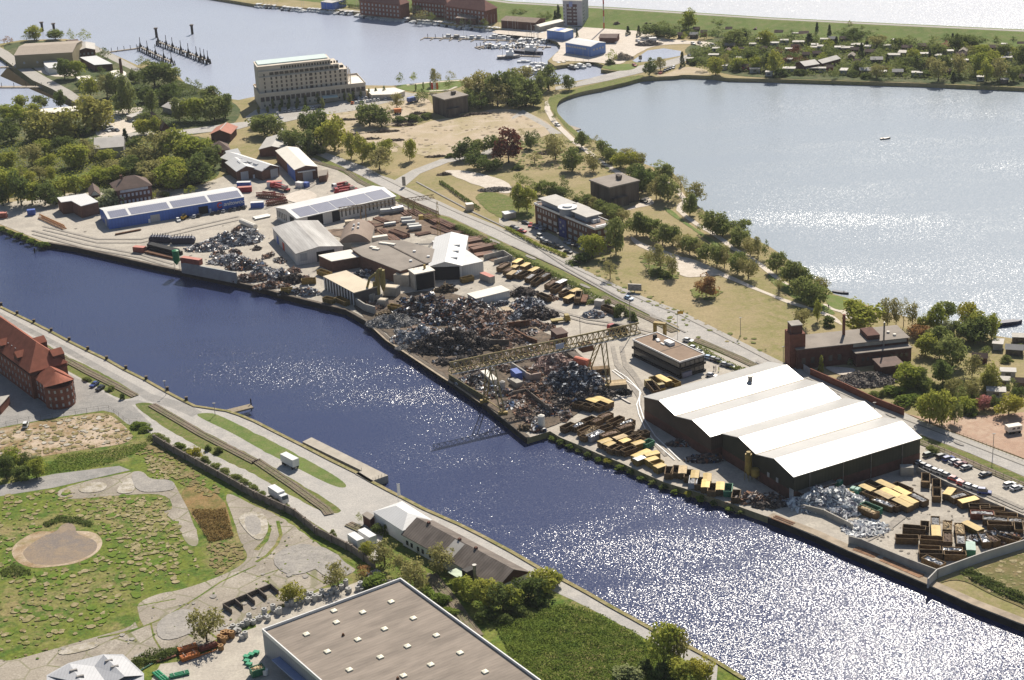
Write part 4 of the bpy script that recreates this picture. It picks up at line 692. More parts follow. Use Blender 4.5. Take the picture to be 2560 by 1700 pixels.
for i in range(15): hw(s0+sl_*(.15+i*.0565),zt+10.4,2.4,1.7,y0+1.3)
for i in range(21): hw(s0+sl_*(.27+i*.0315),zt+13.4,1.0,1.4,y0+2.5)
for k in range(5): hw(s0+3.2,zt+.8+k*2.4,.8,1.4,y0)
b.part('side_terrace',MB().box(s1,b.L,y0,y1,zt,zt+.6),M_CREAMW)
for y in (4,9,14): b.part('column',MB().box(s1+1.5,s1+2,y,y+.5,zt,zt+9),M_STONE)
slab_building('hotel_terrace','low sandstone terrace stepping down from the hotel to the park','terrace',[(914,224),(985,220),(1012,228),(990,236),(930,238)],3,M_STONE,M_CREAMW)
# ---------------- far shore
b=Bld('tower_block','tall pale grey tower block with dark brick centre behind the marina','tower block',(1411,64),(1453,65),(1408,58),17,Wd=16)
o_,a_,_,_=rect((1409,66),(1455,67),(1409,60),0); b.t.location=o_; b.t.rotation_euler=(0,0,a_); b.L=13.2
b.walls(mat('grey_render_tower',(.44,.43,.46),.8,.1,.2),17.5); b.win('f',b.L*.47,1,7.2,14.2,mat('tower_brick',(.13,.075,.075),.9,.2,.5),'brick_panel',d=.2); b.part('roof',MB().box(-.3,b.L+.3,-.3,16.3,17.5,18),M_CREAMW); b.roofbox('lift_house',b.L*.4,4,3.5,3,18,1.0,M_BRICK); b.win('f',b.L*.42,13.5,2.4,3.4,mat('lilac_glass',(.28,.32,.55),.4),'stair_window',d=.3)
for k in range(5):
    for u in (.27,.36,.42,.58,.64,.74): b.win('f',b.L*u,3+k*2.3,.8,1.1,M_GLASSL,d=.3)
for k in range(6):
    b.win('f',b.L*.05,2.4+k*2.3,.6,1,M_DW,d=.1)
    for u in (.2,.35): b.win('r',16*u,2.4+k*2.3,.7,1,M_DW,d=.1)
M_LBLUE=mat('light_blue_cladding',(.14,.25,.56),.6,.15,.2,stripe=('X',1.5,.1))
b=Bld('boat_hall','bright blue boat hall with white roof on the marina quay','hall',(1413.5,107),(1477,117),(1516,107),6.6); b.walls(M_LBLUE); b.gable(M_WHITER,1.3,'x',wallm=M_LBLUE,over=.2)
for i in range(8): b.win('f',b.L*(.08+i*.1),4.2,1.6,1.2,M_GLASSL)
for i in range(4): b.win('r',b.W*(.2+i*.2),3.6,1.4,1.2,M_GLASSL)
b=Bld('boat_hall','light blue flat boat hall at the head of the marina','hall',(1367,76),(1411,81),(1417,72),5.5); b.walls(M_LBLUE); b.flat(M_CREAMW,0); b.roofbox('roof_cutout',b.L*.5,b.W*.5,b.L*.3,b.W*.8,5.8,.1,M_BLUE)
for lab,A,B,C,h,rm,wm,rise,ax in (('brown-roofed brick sheds beside the blue boat hall',(1498,95),(1541,95),(1505,85),3.5,M_TILEB,M_BRICK,1.2,'x'),('long brown brick hall beside the marina with three roof lights',(1253,51),(1338,57),(1265,40),5.5,mat('brown_hall_roof',(.27,.205,.16),.9,.2,.3),M_BRICK,1.6,'x'),('long pale low hall left of the tower block',(1350,67),(1409,53),(1349,60),3.4,M_CREAMW,M_CONC,.8,'x'),('brown-roofed boathouse between the marina trees',(1140,45),(1188,47),(1154,31),4.5,mat('brown_hall_roof2',(.28,.22,.18),.9,.2,.3),M_BRICK,1.2,'x')):
    b=Bld('hall',lab,'hall',A,B,C,h); b.walls(wm); b.gable(rm,rise,ax,wallm=wm)
for lab,A,B,C,h,rise,ins in (('long red-roofed brick barracks with dormers beside the dike',(1112,14),(1213,27),(1232,18),10,6,6),('middle red-roofed brick barracks at the top edge',(1030,2),(1118,10),(1128,4),10,6,6),('left brick barracks with its roof cut by the top edge',(898,2),(1000,12),(1007,4),10,6,6)):
    b=Bld('barracks',lab,'barracks',A,B,C,h); b.walls(M_BRICKR); b.hip(mat('faded_tile',(.27,.13,.10),.9,.2,.3),rise,ins,over=.6)
    for i in range(11):
        for z in (1.5,4.4,7.3): b.win('f',b.L*(.06+i*.088),z,1.3,1.5,M_GLASSL)
b=Bld('hall','cobalt blue shed at the top edge behind the promenade','hall',(802,5),(830,8),(860,-2),5); b.walls(M_BLUE); b.flat(M_PR,0)
slab_building('transformer_hut','small flat white hut on the lawn left of the brick office','kiosk',[(1255,530),(1283,526.5),(1290,531),(1263,537)],2.6,M_CONC,M_WPAINT)
slab_building('site_container','cream box hut with domed roof lights beside the road','hut',[(1163,508),(1180,507),(1184,511),(1167,513)],3,M_CREAM,M_CREAMW)
# ---------------- trees: tapered trunk with limbs, crown of many small leaf faces in clumps
def leafmat(name,col,col2):
    m=bpy.data.materials.new(name); m.use_nodes=True; n=m.node_tree.nodes; l=m.node_tree.links; n.remove(n['Principled BSDF'])
    oi=n.new('ShaderNodeObjectInfo'); tc=n.new('ShaderNodeTexCoord'); nz=n.new('ShaderNodeTexNoise'); nz.inputs['Scale'].default_value=7; nz.inputs['Detail'].default_value=3; l.new(tc.outputs['Object'],nz.inputs[0])
    ad=n.new('ShaderNodeMath'); ad.operation='MULTIPLY_ADD'; ad.inputs[1].default_value=.55; l.new(oi.outputs['Random'],ad.inputs[0]); mr=n.new('ShaderNodeMapRange'); mr.inputs[1].default_value=.3; mr.inputs[2].default_value=.7; mr.inputs[3].default_value=-.1; mr.inputs[4].default_value=.55; l.new(nz.outputs[0],mr.inputs[0]); l.new(mr.outputs[0],ad.inputs[2])
    mx=n.new('ShaderNodeMixRGB'); mx.inputs[1].default_value=col+(1,); mx.inputs[2].default_value=col2+(1,); l.new(ad.outputs[0],mx.inputs[0])
    d=n.new('ShaderNodeBsdfDiffuse'); t=n.new('ShaderNodeBsdfTranslucent'); s=n.new('ShaderNodeMixShader'); s.inputs[0].default_value=.42
    l.new(mx.outputs[0],d.inputs[0]); l.new(mx.outputs[0],t.inputs[0]); l.new(d.outputs[0],s.inputs[1]); l.new(t.outputs[0],s.inputs[2]); l.new(s.outputs[0],n['Material Output'].inputs[0]); return m
LM={'dark':leafmat('dark_leaf',(0.125,0.169,0.049),(0.182,0.212,0.067)),'rnd':leafmat('mid_leaf',(0.198,0.240,0.067),(0.278,0.297,0.104)),'spr':leafmat('spring_leaf',(0.278,0.333,0.061),(0.425,0.404,0.085)),'oli':leafmat('olive_leaf',(0.293,0.283,0.104),(0.395,0.354,0.146)),'wil':leafmat('willow_leaf',(0.322,0.326,0.085),(0.410,0.375,0.110)),
 'con':leafmat('conifer_leaf',(0.044,0.071,0.027),(0.073,0.099,0.037)),'cop':leafmat('copper_leaf',(0.125,0.050,0.037),(0.191,0.071,0.049)),'aut':leafmat('russet_leaf',(0.410,0.212,0.098),(0.322,0.212,0.085)),'yel':leafmat('yellow_leaf',(0.439,0.397,0.061),(0.352,0.340,0.073)),'wht':leafmat('blossom_leaf',(0.439,0.438,0.268),(0.234,0.269,0.098)),'pnk':leafmat('pink_leaf',(0.500,0.226,0.207),(0.410,0.169,0.146)),'thk':leafmat('thicket_leaf',(0.234,0.283,0.061),(0.161,0.226,0.049))}
M_BARK=mat('bark',(.085,.065,.05),.95,.4,2)
def crown_mesh(kind,seed,n=1500):
    r=random.Random(seed); V=[];Fc=[]
    z0,ls,nc={'con':(.03,.075,44),'pop':(.06,.075,36),'shr':(.0,.1,22),'wil':(.03,.07,36),'oli':(.10,.075,26),'spr':(.08,.085,30),'bar':(.2,.06,16)}.get(kind,(.05,.088,30))
    if kind in('oli','bar'): n=int(n*(.75 if kind=='oli' else .4))
    cl=[]
    for i in range(nc):
        while 1:
            x,y,z=(r.uniform(-1,1) for _ in range(3))
            if x*x+y*y+z*z<=1: break
        q=(x*x+y*y+z*z)**.5; k=(q**.5)/max(q,.01)*.76
        x*=k;y*=k;z*=k
        if kind in('con','pop'):
            zz=i/nc; rr=(1-zz)*.40+.02 if kind=='con' else .36*math.sin(math.pi*(zz*.85+.1)); a=r.uniform(0,6.28); cl.append((rr*.7*math.cos(a),rr*.7*math.sin(a),z0+(1-z0)*zz*.93,.14 if kind=='con' else .16)); continue
        rc=r.uniform(.15,.24); zz=z0+(1-z0)*(.5+z*.5)
        if kind=='shr': zz=abs(z)*.85
        lop=1+.28*math.sin(math.atan2(y,x)*2+seed)+.16*math.sin(math.atan2(y,x)*3+seed*2); cl.append((x*.46*lop,y*.46*lop,min(1,zz*(1+.14*math.sin(seed+x*4)))-.02,rc))
    for c in cl:
        m=int(n/nc*r.uniform(.6,1.4))
        for _ in range(m):
            d=Vector((r.gauss(0,1),r.gauss(0,1),r.gauss(.25,1))).normalized(); p=Vector(c[:3])+Vector((d.x,d.y,d.z*.8))*c[3]*r.uniform(.55,1.05)
            if p.z<.01: p.z=.02
            if kind=='wil' and r.random()<.4: p.z=max(.06,p.z-r.uniform(.05,.3))
            nn=(d+Vector((r.gauss(0,.6),r.gauss(0,.6),r.gauss(.3,.6)))).normalized(); a=nn.orthogonal().normalized(); b=nn.cross(a); t=r.uniform(0,6.28); a,b=a*math.cos(t)+b*math.sin(t),b*math.cos(t)-a*math.sin(t)
            s=ls*r.uniform(.55,1.25)*.5; a*=s; b*=s*(1.5 if kind=='wil' else .8); k=len(V); V+= [tuple(p+a+b*.3),tuple(p+b),tuple(p-a+b*.2),tuple(p-b)]; Fc.append((k,k+1,k+2,k+3))
    me=bpy.data.meshes.new('crown'); me.from_pydata(V,[],Fc); return me
def trunk_mesh(seed,limb=5,top=.62):
    r=random.Random(seed); mb=MB(); mb.tube((0,0,-.02),(.01,0,.3),.028,7,.02,False).tube((.01,0,.3),(0,.01,top),.02,6,.008,False)
    for i in range(limb):
        a=i*2.4+r.random(); z=r.uniform(.2,.45); mb.tube((.005,0,z),(.28*math.cos(a),.28*math.sin(a),z+r.uniform(.18,.34)),.011,5,.003,False)
    return mb.mesh('trunk',M_BARK)
SH={'dark':'rnd','rnd':'rnd','spr':'spr','oli':'oli','wil':'wil','con':'con','cop':'rnd','aut':'rnd','yel':'spr','wht':'shr','pnk':'rnd','bar':'bar','pop':'pop','shr':'shr','thk':'shr','drk':'shr','con2':'con'}
LMK={'bar':'oli','pop':'rnd','shr':'rnd','drk':'dark','con2':'spr'}
NOUN={'dark':'dark green round tree','rnd':'mid green tree','spr':'bright spring green tree','oli':'loose olive green tree','wil':'drooping yellow-green willow','con':'dark pointed conifer','con2':'bright green conical tree','cop':'dark copper-leaved tree','aut':'russet brown round tree','yel':'yellow-green bush','wht':'white-flowering bush','pnk':'pink blossoming tree','bar':'nearly bare tree','pop':'slim young poplar','shr':'green shrub','thk':'leafy thicket bush','drk':'dark evergreen bush'}
CRM={};TRM=[trunk_mesh(i) for i in range(4)]
def crown_for(kind,v):
    k=(kind,v)
    if k not in CRM:
        me=crown_mesh(SH[kind],sum(map(ord,kind))*13+v*7); me.materials.append(LM[LMK.get(kind,kind) if LMK.get(kind,kind) in LM else 'rnd']); CRM[k]=me
    return CRM[k]
TREES=[]
def tree_at(p,w_,h,kind,place,group=None):
    bush=SH[kind]=='shr'
    nm='bush' if bush or kind=='yel' else {'con':'conifer','con2':'conifer','wil':'willow','pop':'poplar'}.get(kind,'tree')
    t=thing(nm,'',nm,p,rnd.uniform(0,6.28),group or 'trees and bushes '+place)
    c=put('crown',crown_for(kind,rnd.randrange(5)),t); c.scale=(w_*rnd.uniform(.88,1.12),w_*rnd.uniform(.88,1.12),h*rnd.uniform(.92,1.08))
    if not bush: k=put('trunk',TRM[rnd.randrange(4)],t); k.scale=(max(w_,h*.5),max(w_,h*.5),h)
    TREES.append((w_*h*SC(p)**2,t,kind,w_,h,nm)); reg(t,NOUN[kind],place); return t
def trees(tile,place,data,k=1.):
    if 'wood' in place or 'basin' in place or 'peninsula' in place or 'villa' in place: k=1.2
    if 'bunker' in place and 'head' in place or 'upper main' in place: k=1.15
    if 'willow row' in place or 'lake' in place: k=1.25
    if 'allotment' in place: k=1.3
    for X,Y,w_,h,kind in data:
        x,y=TT[tile](X,Y); p=W(x,y,0); p.z=.1; s=SC(p); w_=w_/3.689/s; h=h/3.689/s
        tree_at(p,w_*1.16*k,max(h*1.04,w_*.55)*k,kind,place)
trees((0,0),'on the harbour peninsula',[(320,370,150,110,'spr'),(510,365,150,90,'rnd'),(250,375,80,50,'rnd'),(660,385,60,90,'spr'),(780,385,90,90,'spr'),(70,410,80,60,'aut'),(380,575,45,75,'spr'),(960,545,120,80,'dark'),(600,730,140,170,'dark'),(700,720,150,150,'spr'),(760,830,100,90,'dark'),(1310,620,80,80,'rnd'),(1430,800,250,200,'dark'),(1580,790,150,160,'rnd'),(1380,650,120,80,'rnd'),(1500,660,110,70,'rnd'),(1250,760,100,100,'dark'),(840,900,150,180,'spr'),(990,900,160,180,'oli'),(1070,890,160,200,'rnd'),(1130,1050,120,180,'rnd'),(1190,1040,130,320,'rnd'),(1350,940,130,130,'dark'),(1400,1040,120,180,'rnd'),(1540,950,180,150,'dark'),(1640,890,110,80,'dark'),(1740,860,90,110,'rnd'),(1830,850,80,90,'rnd'),(1940,940,160,120,'rnd'),(1800,1110,190,200,'spr'),(1660,1120,130,180,'rnd'),(1980,1110,200,190,'rnd'),(2080,1090,130,220,'rnd'),(1660,820,90,60,'dark'),(940,690,80,60,'dark'),(1100,720,90,70,'rnd')])
trees((0,0),'below the inner harbour basin',[(200,1000,130,110,'spr'),(380,1000,120,120,'rnd'),(560,990,110,130,'dark'),(90,1110,170,130,'spr'),(190,1150,180,150,'spr'),(310,1040,140,80,'spr'),(370,1290,270,220,'wil'),(610,1260,240,210,'wil'),(890,1180,270,260,'wil'),(110,1310,180,190,'dark'),(760,1250,130,90,'dark'),(20,1290,80,140,'spr'),(410,1420,140,120,'spr'),(570,1400,170,130,'dark'),(1320,1240,150,140,'spr'),(1440,1240,100,160,'spr'),(1165,1340,75,130,'con'),(1240,1390,120,110,'dark'),(1340,1150,120,100,'rnd'),(300,1540,200,200,'oli'),(450,1568,180,120,'spr'),(60,1560,160,150,'spr'),(700,1540,260,200,'spr'),(830,1480,160,160,'oli')])
trees((0,0),'in the wood behind the blue hall',[(1450,1560,300,280,'oli'),(1650,1540,300,290,'spr'),(1850,1520,210,230,'spr'),(1930,1580,190,200,'dark'),(1280,1580,260,210,'oli'),(1600,1640,250,160,'spr'),(1790,1650,210,140,'spr'),(1100,1620,200,130,'oli'),(1000,1500,150,110,'spr'),(1420,1680,260,190,'oli'),(1560,1720,230,190,'spr'),(1680,1710,200,210,'spr'),(1830,1690,240,210,'dark'),(1230,1650,200,170,'dark'),(1080,1680,200,130,'spr'),(930,1660,180,110,'spr')])
trees((0,1),'in the wood at the left edge',[(80,300,200,260,'spr'),(200,330,200,250,'dark'),(300,320,180,200,'spr'),(420,325,170,160,'dark'),(30,330,120,180,'dark'),(120,200,170,170,'spr'),(270,170,160,120,'spr'),(140,80,120,90,'oli'),(370,100,150,130,'oli'),(480,110,80,130,'spr'),(600,250,180,160,'spr'),(700,230,150,150,'spr'),(20,80,100,100,'dark'),(790,180,120,120,'spr'),(490,240,120,90,'spr'),(210,60,120,80,'spr'),(20,190,110,120,'oli'),(520,320,140,110,'dark')])
trees((0,1),'round the brick villa',[(1000,345,240,210,'wht'),(900,130,150,110,'spr'),(1430,160,170,150,'oli'),(1560,190,200,210,'spr'),(1650,170,180,210,'spr'),(1790,130,220,200,'dark'),(1400,280,90,70,'spr'),(1450,255,110,60,'oli'),(1760,220,90,60,'spr'),(1950,110,80,80,'spr'),(1520,240,90,40,'shr'),(1130,310,50,50,'drk')])
trees((1,0),'beside the hotel lawn',[(1330,775,85,95,'rnd'),(1455,760,85,85,'spr'),(1660,790,110,150,'oli'),(1800,750,110,90,'oli'),(1475,835,25,60,'pop'),(1545,820,25,60,'pop'),(1610,810,25,60,'pop'),(1780,830,80,100,'rnd')])
trees((1,0),'behind the head bunker',[(2100,930,240,280,'oli'),(2000,960,160,160,'rnd'),(2230,980,200,220,'oli'),(2320,960,160,260,'dark'),(1950,870,120,150,'oli'),(1550,950,90,110,'dark'),(1500,940,70,90,'rnd'),(1960,1010,110,130,'dark'),(2080,1000,150,120,'dark'),(2180,960,130,240,'rnd')])
trees((2,0),'behind the head bunker',[(130,980,250,220,'rnd'),(30,900,200,240,'rnd'),(240,890,160,180,'rnd'),(90,770,210,130,'oli'),(340,830,190,190,'rnd'),(300,1010,80,100,'oli'),(60,1000,130,120,'dark'),(200,980,140,120,'dark')])
trees((1,0),'on the sandy building site',[(1300,1000,120,150,'oli'),(1050,1160,260,230,'rnd'),(1160,1170,180,180,'dark'),(980,1130,120,170,'dark'),(1230,1130,100,140,'oli'),(1320,1120,130,50,'drk'),(1450,1110,140,50,'drk'),(1570,1090,120,50,'drk')])
trees((1,0),'along the upper main road',[(80,1250,240,200,'rnd'),(190,1260,160,160,'rnd'),(340,1400,160,200,'rnd'),(480,1430,160,190,'dark'),(500,1260,170,230,'dark'),(600,1340,230,290,'dark'),(730,1390,240,290,'spr'),(880,1460,140,180,'spr'),(980,1500,150,230,'spr'),(1060,1480,120,160,'spr'),(1140,1568,200,190,'oli'),(1190,1460,130,160,'spr'),(1420,1480,110,190,'spr'),(450,1460,70,90,'spr'),(270,1370,130,160,'rnd'),(30,1180,130,120,'rnd'),(560,1420,100,110,'drk'),(680,1300,140,170,'rnd')])
trees((1,0),'in the hotel car park',[(x,y,w_*1.1,h*1.05,'pop') for x,y,w_,h in ((80,1000,34,80),(160,1005,34,80),(240,990,34,80),(310,985,34,80),(385,975,34,80),(460,965,34,80),(570,950,44,90),(820,930,34,80),(900,920,34,75),(970,905,34,75),(1045,895,34,75),(1110,885,36,75),(1185,880,36,85),(25,1050,36,60),(110,1040,36,60),(220,1030,36,60),(300,1015,36,58),(380,1010,36,60),(460,1000,36,58),(615,1000,48,95),(865,945,52,82))])
trees((1,0),'on the marina shore',[(760,60,160,90,'rnd'),(1060,70,110,80,'oli'),(1520,130,190,110,'rnd'),(1690,120,150,80,'rnd'),(1840,120,110,70,'rnd'),(1530,190,160,80,'oli'),(1620,190,100,70,'rnd'),(1370,60,90,50,'rnd'),(1910,230,70,60,'rnd'),(1970,235,50,50,'rnd'),(2110,250,90,70,'rnd'),(2300,250,60,40,'rnd')])
trees((2,0),'near the tower block',[(90,160,140,70,'rnd'),(20,150,120,60,'rnd'),(270,190,100,70,'rnd'),(340,190,80,80,'rnd'),(430,195,70,135,'con'),(400,195,50,100,'con'),(600,340,35,75,'con'),(540,330,80,75,'rnd'),(1070,320,70,80,'con'),(1170,330,60,90,'con')])
trees((2,0),'between dike and boatyard',[(1630,290,150,210,'spr'),(1330,340,220,120,'dark'),(1240,330,120,95,'dark'),(1450,360,130,110,'dark'),(1540,300,110,95,'dark'),(1400,280,160,70,'rnd'),(1590,370,60,70,'spr'),(1860,260,60,80,'rnd'),(1930,270,120,80,'rnd'),(920,580,90,120,'spr'),(900,590,80,60,'drk')])
trees((2,0),'along the causeway',[(1570,610,75,135,'con'),(1270,700,115,150,'dark'),(1370,650,110,130,'oli'),(490,825,90,130,'rnd'),(530,830,110,145,'rnd'),(1320,640,100,90,'rnd'),(390,1110,60,60,'rnd')])
trees((1,0),'beside the side road',[(1880,1480,120,160,'dark'),(1950,1470,180,180,'dark'),(2060,1420,150,160,'rnd'),(2210,1410,180,160,'dark'),(2330,1500,250,320,'cop'),(2040,1550,170,140,'dark'),(2200,1570,180,120,'dark'),(1850,1440,60,130,'bar'),(1790,1450,90,40,'drk'),(2130,1580,150,120,'dark')])
trees((2,0),'on the old barracks field',[(170,1370,120,150,'dark'),(220,1320,110,115,'dark'),(210,1510,150,110,'bar'),(400,1470,200,240,'oli'),(560,1575,170,240,'rnd'),(60,1560,110,60,'drk'),(750,1580,170,170,'oli'),(90,1270,90,80,'oli'),(30,1370,140,100,'dark')])
trees((2,0),'along the lake path',[(640,1360,100,130,'rnd'),(710,1340,60,70,'rnd'),(780,1350,80,80,'oli'),(840,1450,110,130,'rnd'),(910,1500,110,120,'rnd'),(1000,1545,130,115,'spr'),(1060,1460,120,80,'oli'),(1100,1545,130,120,'spr'),(1180,1540,110,110,'oli'),(1360,1580,110,80,'spr'),(900,1420,80,60,'drk')])
trees((2,1),'behind the brick office',[(60,380,150,260,'spr'),(140,390,180,240,'spr'),(70,140,130,110,'rnd'),(140,160,120,95,'rnd'),(270,230,140,160,'rnd'),(350,250,160,150,'rnd'),(440,270,150,120,'dark'),(520,270,130,110,'dark'),(480,180,110,120,'dark'),(200,200,110,90,'rnd'),(600,290,90,50,'shr')])
trees((2,1),'in the willow row behind the brick office',[(640,300,120,75,'rnd'),(720,340,130,95,'rnd'),(780,370,130,100,'oli'),(840,400,130,105,'rnd'),(890,430,130,105,'rnd'),(950,465,140,110,'rnd'),(1020,485,130,105,'oli'),(1150,600,140,180,'rnd'),(1210,610,120,160,'rnd'),(1275,620,140,170,'rnd'),(1390,690,150,175,'rnd'),(1480,700,130,165,'rnd'),(1570,750,120,145,'oli'),(1640,780,130,145,'rnd'),(1720,805,120,135,'oli'),(1790,850,130,165,'rnd'),(1890,890,140,190,'rnd'),(1960,905,110,165,'oli'),(2080,960,150,180,'rnd'),(2180,1000,160,190,'oli')])
trees((2,1),'in the grass in front of the brick office',[(960,790,190,370,'rnd'),(745,800,240,240,'spr'),(905,1005,150,165,'bar'),(1265,910,110,200,'bar'),(1370,930,170,230,'oli'),(1480,990,110,240,'oli'),(1330,960,150,60,'shr'),(1410,985,140,50,'shr'),(1790,1170,170,200,'aut'),(640,850,200,45,'drk')])
trees((2,1),'on the lake shore by the big bunker',[(1200,210,170,210,'dark'),(1150,150,170,160,'dark'),(1390,130,160,150,'rnd'),(1440,120,80,130,'oli'),(1330,270,130,180,'oli'),(1365,270,120,165,'oli'),(1440,290,150,190,'rnd'),(1560,230,130,165,'bar'),(1700,320,150,185,'oli'),(1640,420,120,170,'rnd'),(1750,490,60,110,'rnd'),(1280,150,130,150,'rnd')])
trees((2,1),'on the lake shore below the bunker',[(1850,590,180,175,'rnd'),(1940,610,130,150,'rnd'),(2090,580,150,110,'rnd'),(2100,700,150,155,'rnd'),(2200,780,150,135,'oli'),(2270,820,100,150,'oli'),(2340,830,60,140,'dark')])
trees((2,1),'between railway and scrapyard',[(1000,1350,130,170,'drk'),(1110,1390,90,120,'drk'),(740,1230,100,50,'shr'),(880,1230,80,50,'shr')])
trees((3,1),'on the lake shore below the bunker',[(80,940,130,165,'rnd'),(200,1060,140,210,'rnd'),(280,1080,130,200,'rnd'),(340,1090,130,155,'rnd'),(100,1140,110,130,'bar'),(310,1200,160,200,'rnd'),(430,1250,180,195,'rnd'),(490,1130,110,120,'oli')])
trees((3,1),'behind the old brick works',[(310,1450,170,195,'oli'),(455,1400,80,200,'spr'),(560,1430,140,130,'drk'),(880,1480,400,320,'spr'),(1100,1440,130,260,'oli'),(1180,1430,110,260,'oli'),(1250,1440,90,250,'bar'),(1330,1460,120,240,'oli'),(1420,1500,100,170,'spr'),(1490,1480,110,200,'spr'),(1560,1480,170,225,'spr'),(1640,1370,170,180,'rnd'),(1830,1460,220,250,'yel'),(1950,1540,210,270,'spr'),(2060,1560,150,260,'spr'),(1660,1550,140,210,'wht'),(1400,1540,190,115,'aut'),(1900,1575,320,230,'dark'),(1750,1550,130,200,'rnd')])
trees((3,2),'between brick works and caravan lot',[(1450,140,210,195,'spr'),(1700,240,260,300,'rnd'),(1580,170,190,190,'rnd'),(1560,40,200,180,'rnd'),(1290,450,240,260,'spr'),(1370,440,190,230,'rnd'),(1440,470,120,135,'rnd'),(1610,420,200,280,'dark'),(1700,540,150,220,'oli'),(1880,540,190,220,'oli'),(1880,350,180,210,'oli'),(2050,460,230,260,'wil'),(1490,760,280,300,'spr'),(1600,790,250,360,'spr'),(1720,770,120,220,'rnd'),(1850,650,180,125,'spr'),(1860,690,160,110,'drk'),(1990,640,160,155,'pnk'),(2090,640,120,130,'dark'),(2220,690,220,195,'yel'),(2250,470,120,115,'rnd'),(2310,560,130,120,'dark'),(490,290,80,155,'con2'),(760,220,70,85,'wht'),(980,520,110,75,'shr'),(1050,520,70,75,'shr'),(1150,500,200,75,'thk'),(1250,590,190,115,'thk'),(1330,560,150,90,'thk'),(2080,60,120,90,'rnd'),(2200,200,110,70,'shr'),(2010,150,120,90,'rnd'),(2330,120,110,80,'rnd')])
trees((3,2),'along the car park fence',[(1510,1040,150,95,'shr')])
trees((0,2),'round the derelict lot on the south side',[(60,1280,180,240,'dark'),(130,1180,180,190,'spr'),(20,1200,120,160,'spr'),(230,1170,130,120,'dark'),(350,1120,130,90,'wht'),(340,1270,190,220,'spr'),(210,1290,190,130,'dark'),(1130,545,50,75,'drk'),(1020,460,90,40,'shr'),(800,375,90,50,'shr'),(1920,1020,65,85,'drk'),(2015,1040,95,85,'shr')])
trees((0,2),'along the old boundary wall',[(1440,905,130,70,'shr'),(1530,945,110,60,'shr'),(1640,1000,130,80,'thk'),(1720,1040,100,60,'shr'),(1800,1090,150,115,'yel'),(1890,1130,110,70,'shr'),(1980,1180,120,60,'shr'),(2070,1230,120,70,'shr'),(2160,1280,120,60,'shr'),(2250,1330,120,65,'shr'),(2340,1380,110,60,'shr'),(1280,800,140,70,'thk'),(1340,845,110,60,'thk')])
trees((1,2),'along the old boundary wall',[(40,1440,110,55,'shr'),(110,1480,100,50,'shr'),(190,1520,110,55,'shr'),(270,1565,110,50,'shr')])
trees((1,3),'between long house and grey hall',[(955,115,60,95,'spr'),(710,245,80,95,'shr'),(1120,215,130,120,'drk'),(1210,205,90,115,'drk'),(1040,440,140,190,'spr'),(1190,510,240,270,'oli'),(1340,610,180,230,'oli'),(1470,740,310,310,'oli'),(1110,700,250,115,'thk'),(1720,570,270,280,'oli'),(1570,400,120,110,'drk'),(1850,760,120,155,'spr'),(1000,600,160,70,'aut'),(1690,860,200,130,'thk'),(1790,960,140,90,'thk'),(1560,800,150,120,'thk')])
trees((1,3),'on the cracked concrete yard',[(760,710,240,240,'oli'),(345,855,200,210,'yel')])
trees((1,3),'in the tall hedge by the canal',[(2000,830,240,230,'spr'),(2150,890,270,270,'spr'),(2280,920,260,260,'dark'),(2110,1010,180,170,'drk'),(2060,760,130,110,'spr'),(2290,1040,150,120,'drk')])
trees((2,3),'in the tall hedge by the canal',[(20,900,220,220,'spr'),(150,830,270,230,'dark'),(320,770,300,240,'spr'),(250,880,180,140,'drk'),(60,960,190,140,'drk'),(400,690,150,130,'spr')])
trees((0,3),'on the cracked concrete yard',[(1910,1215,330,345,'oli')])
trees((2,3),'at the lower canal edge',[(1400,1420,310,500,'spr'),(1530,1400,270,420,'oli'),(1560,1575,260,240,'spr'),(1750,1580,290,260,'yel'),(1050,1575,260,210,'wht'),(1230,1480,170,150,'drk'),(1400,1540,260,140,'drk')])
# reeds and scrub on the canal bank below the skips
bk=[(1385,1086),(1402,1098),(1425,1108),(1448,1117),(1470,1128),(1497,1139),(1522,1148),(1551,1160),(1578,1172),(1605,1185),(1632,1197),(1659,1209),(1690,1219),(1720,1229),(1750,1238),(1785,1250),(1822,1262),(1850,1272)]
for i,(x,y) in enumerate(bk):
    p=W(x,y,0); p.z=-1.6; tree_at(p,rnd.uniform(2.4,4.),rnd.uniform(1.2,2.2),('thk','drk','shr','yel')[(0,1,0,2,1,0,3)[i%7]],'on the canal bank below the skips')
for i,(x,y) in enumerate([(5,572),(25,580),(45,588),(62,594),(80,601),(98,609),(110,611)]):
    p=W(x,y,0); p.z=-.8; tree_at(p,rnd.uniform(4,6),rnd.uniform(2,3),'thk','on the quay corner at the left edge')
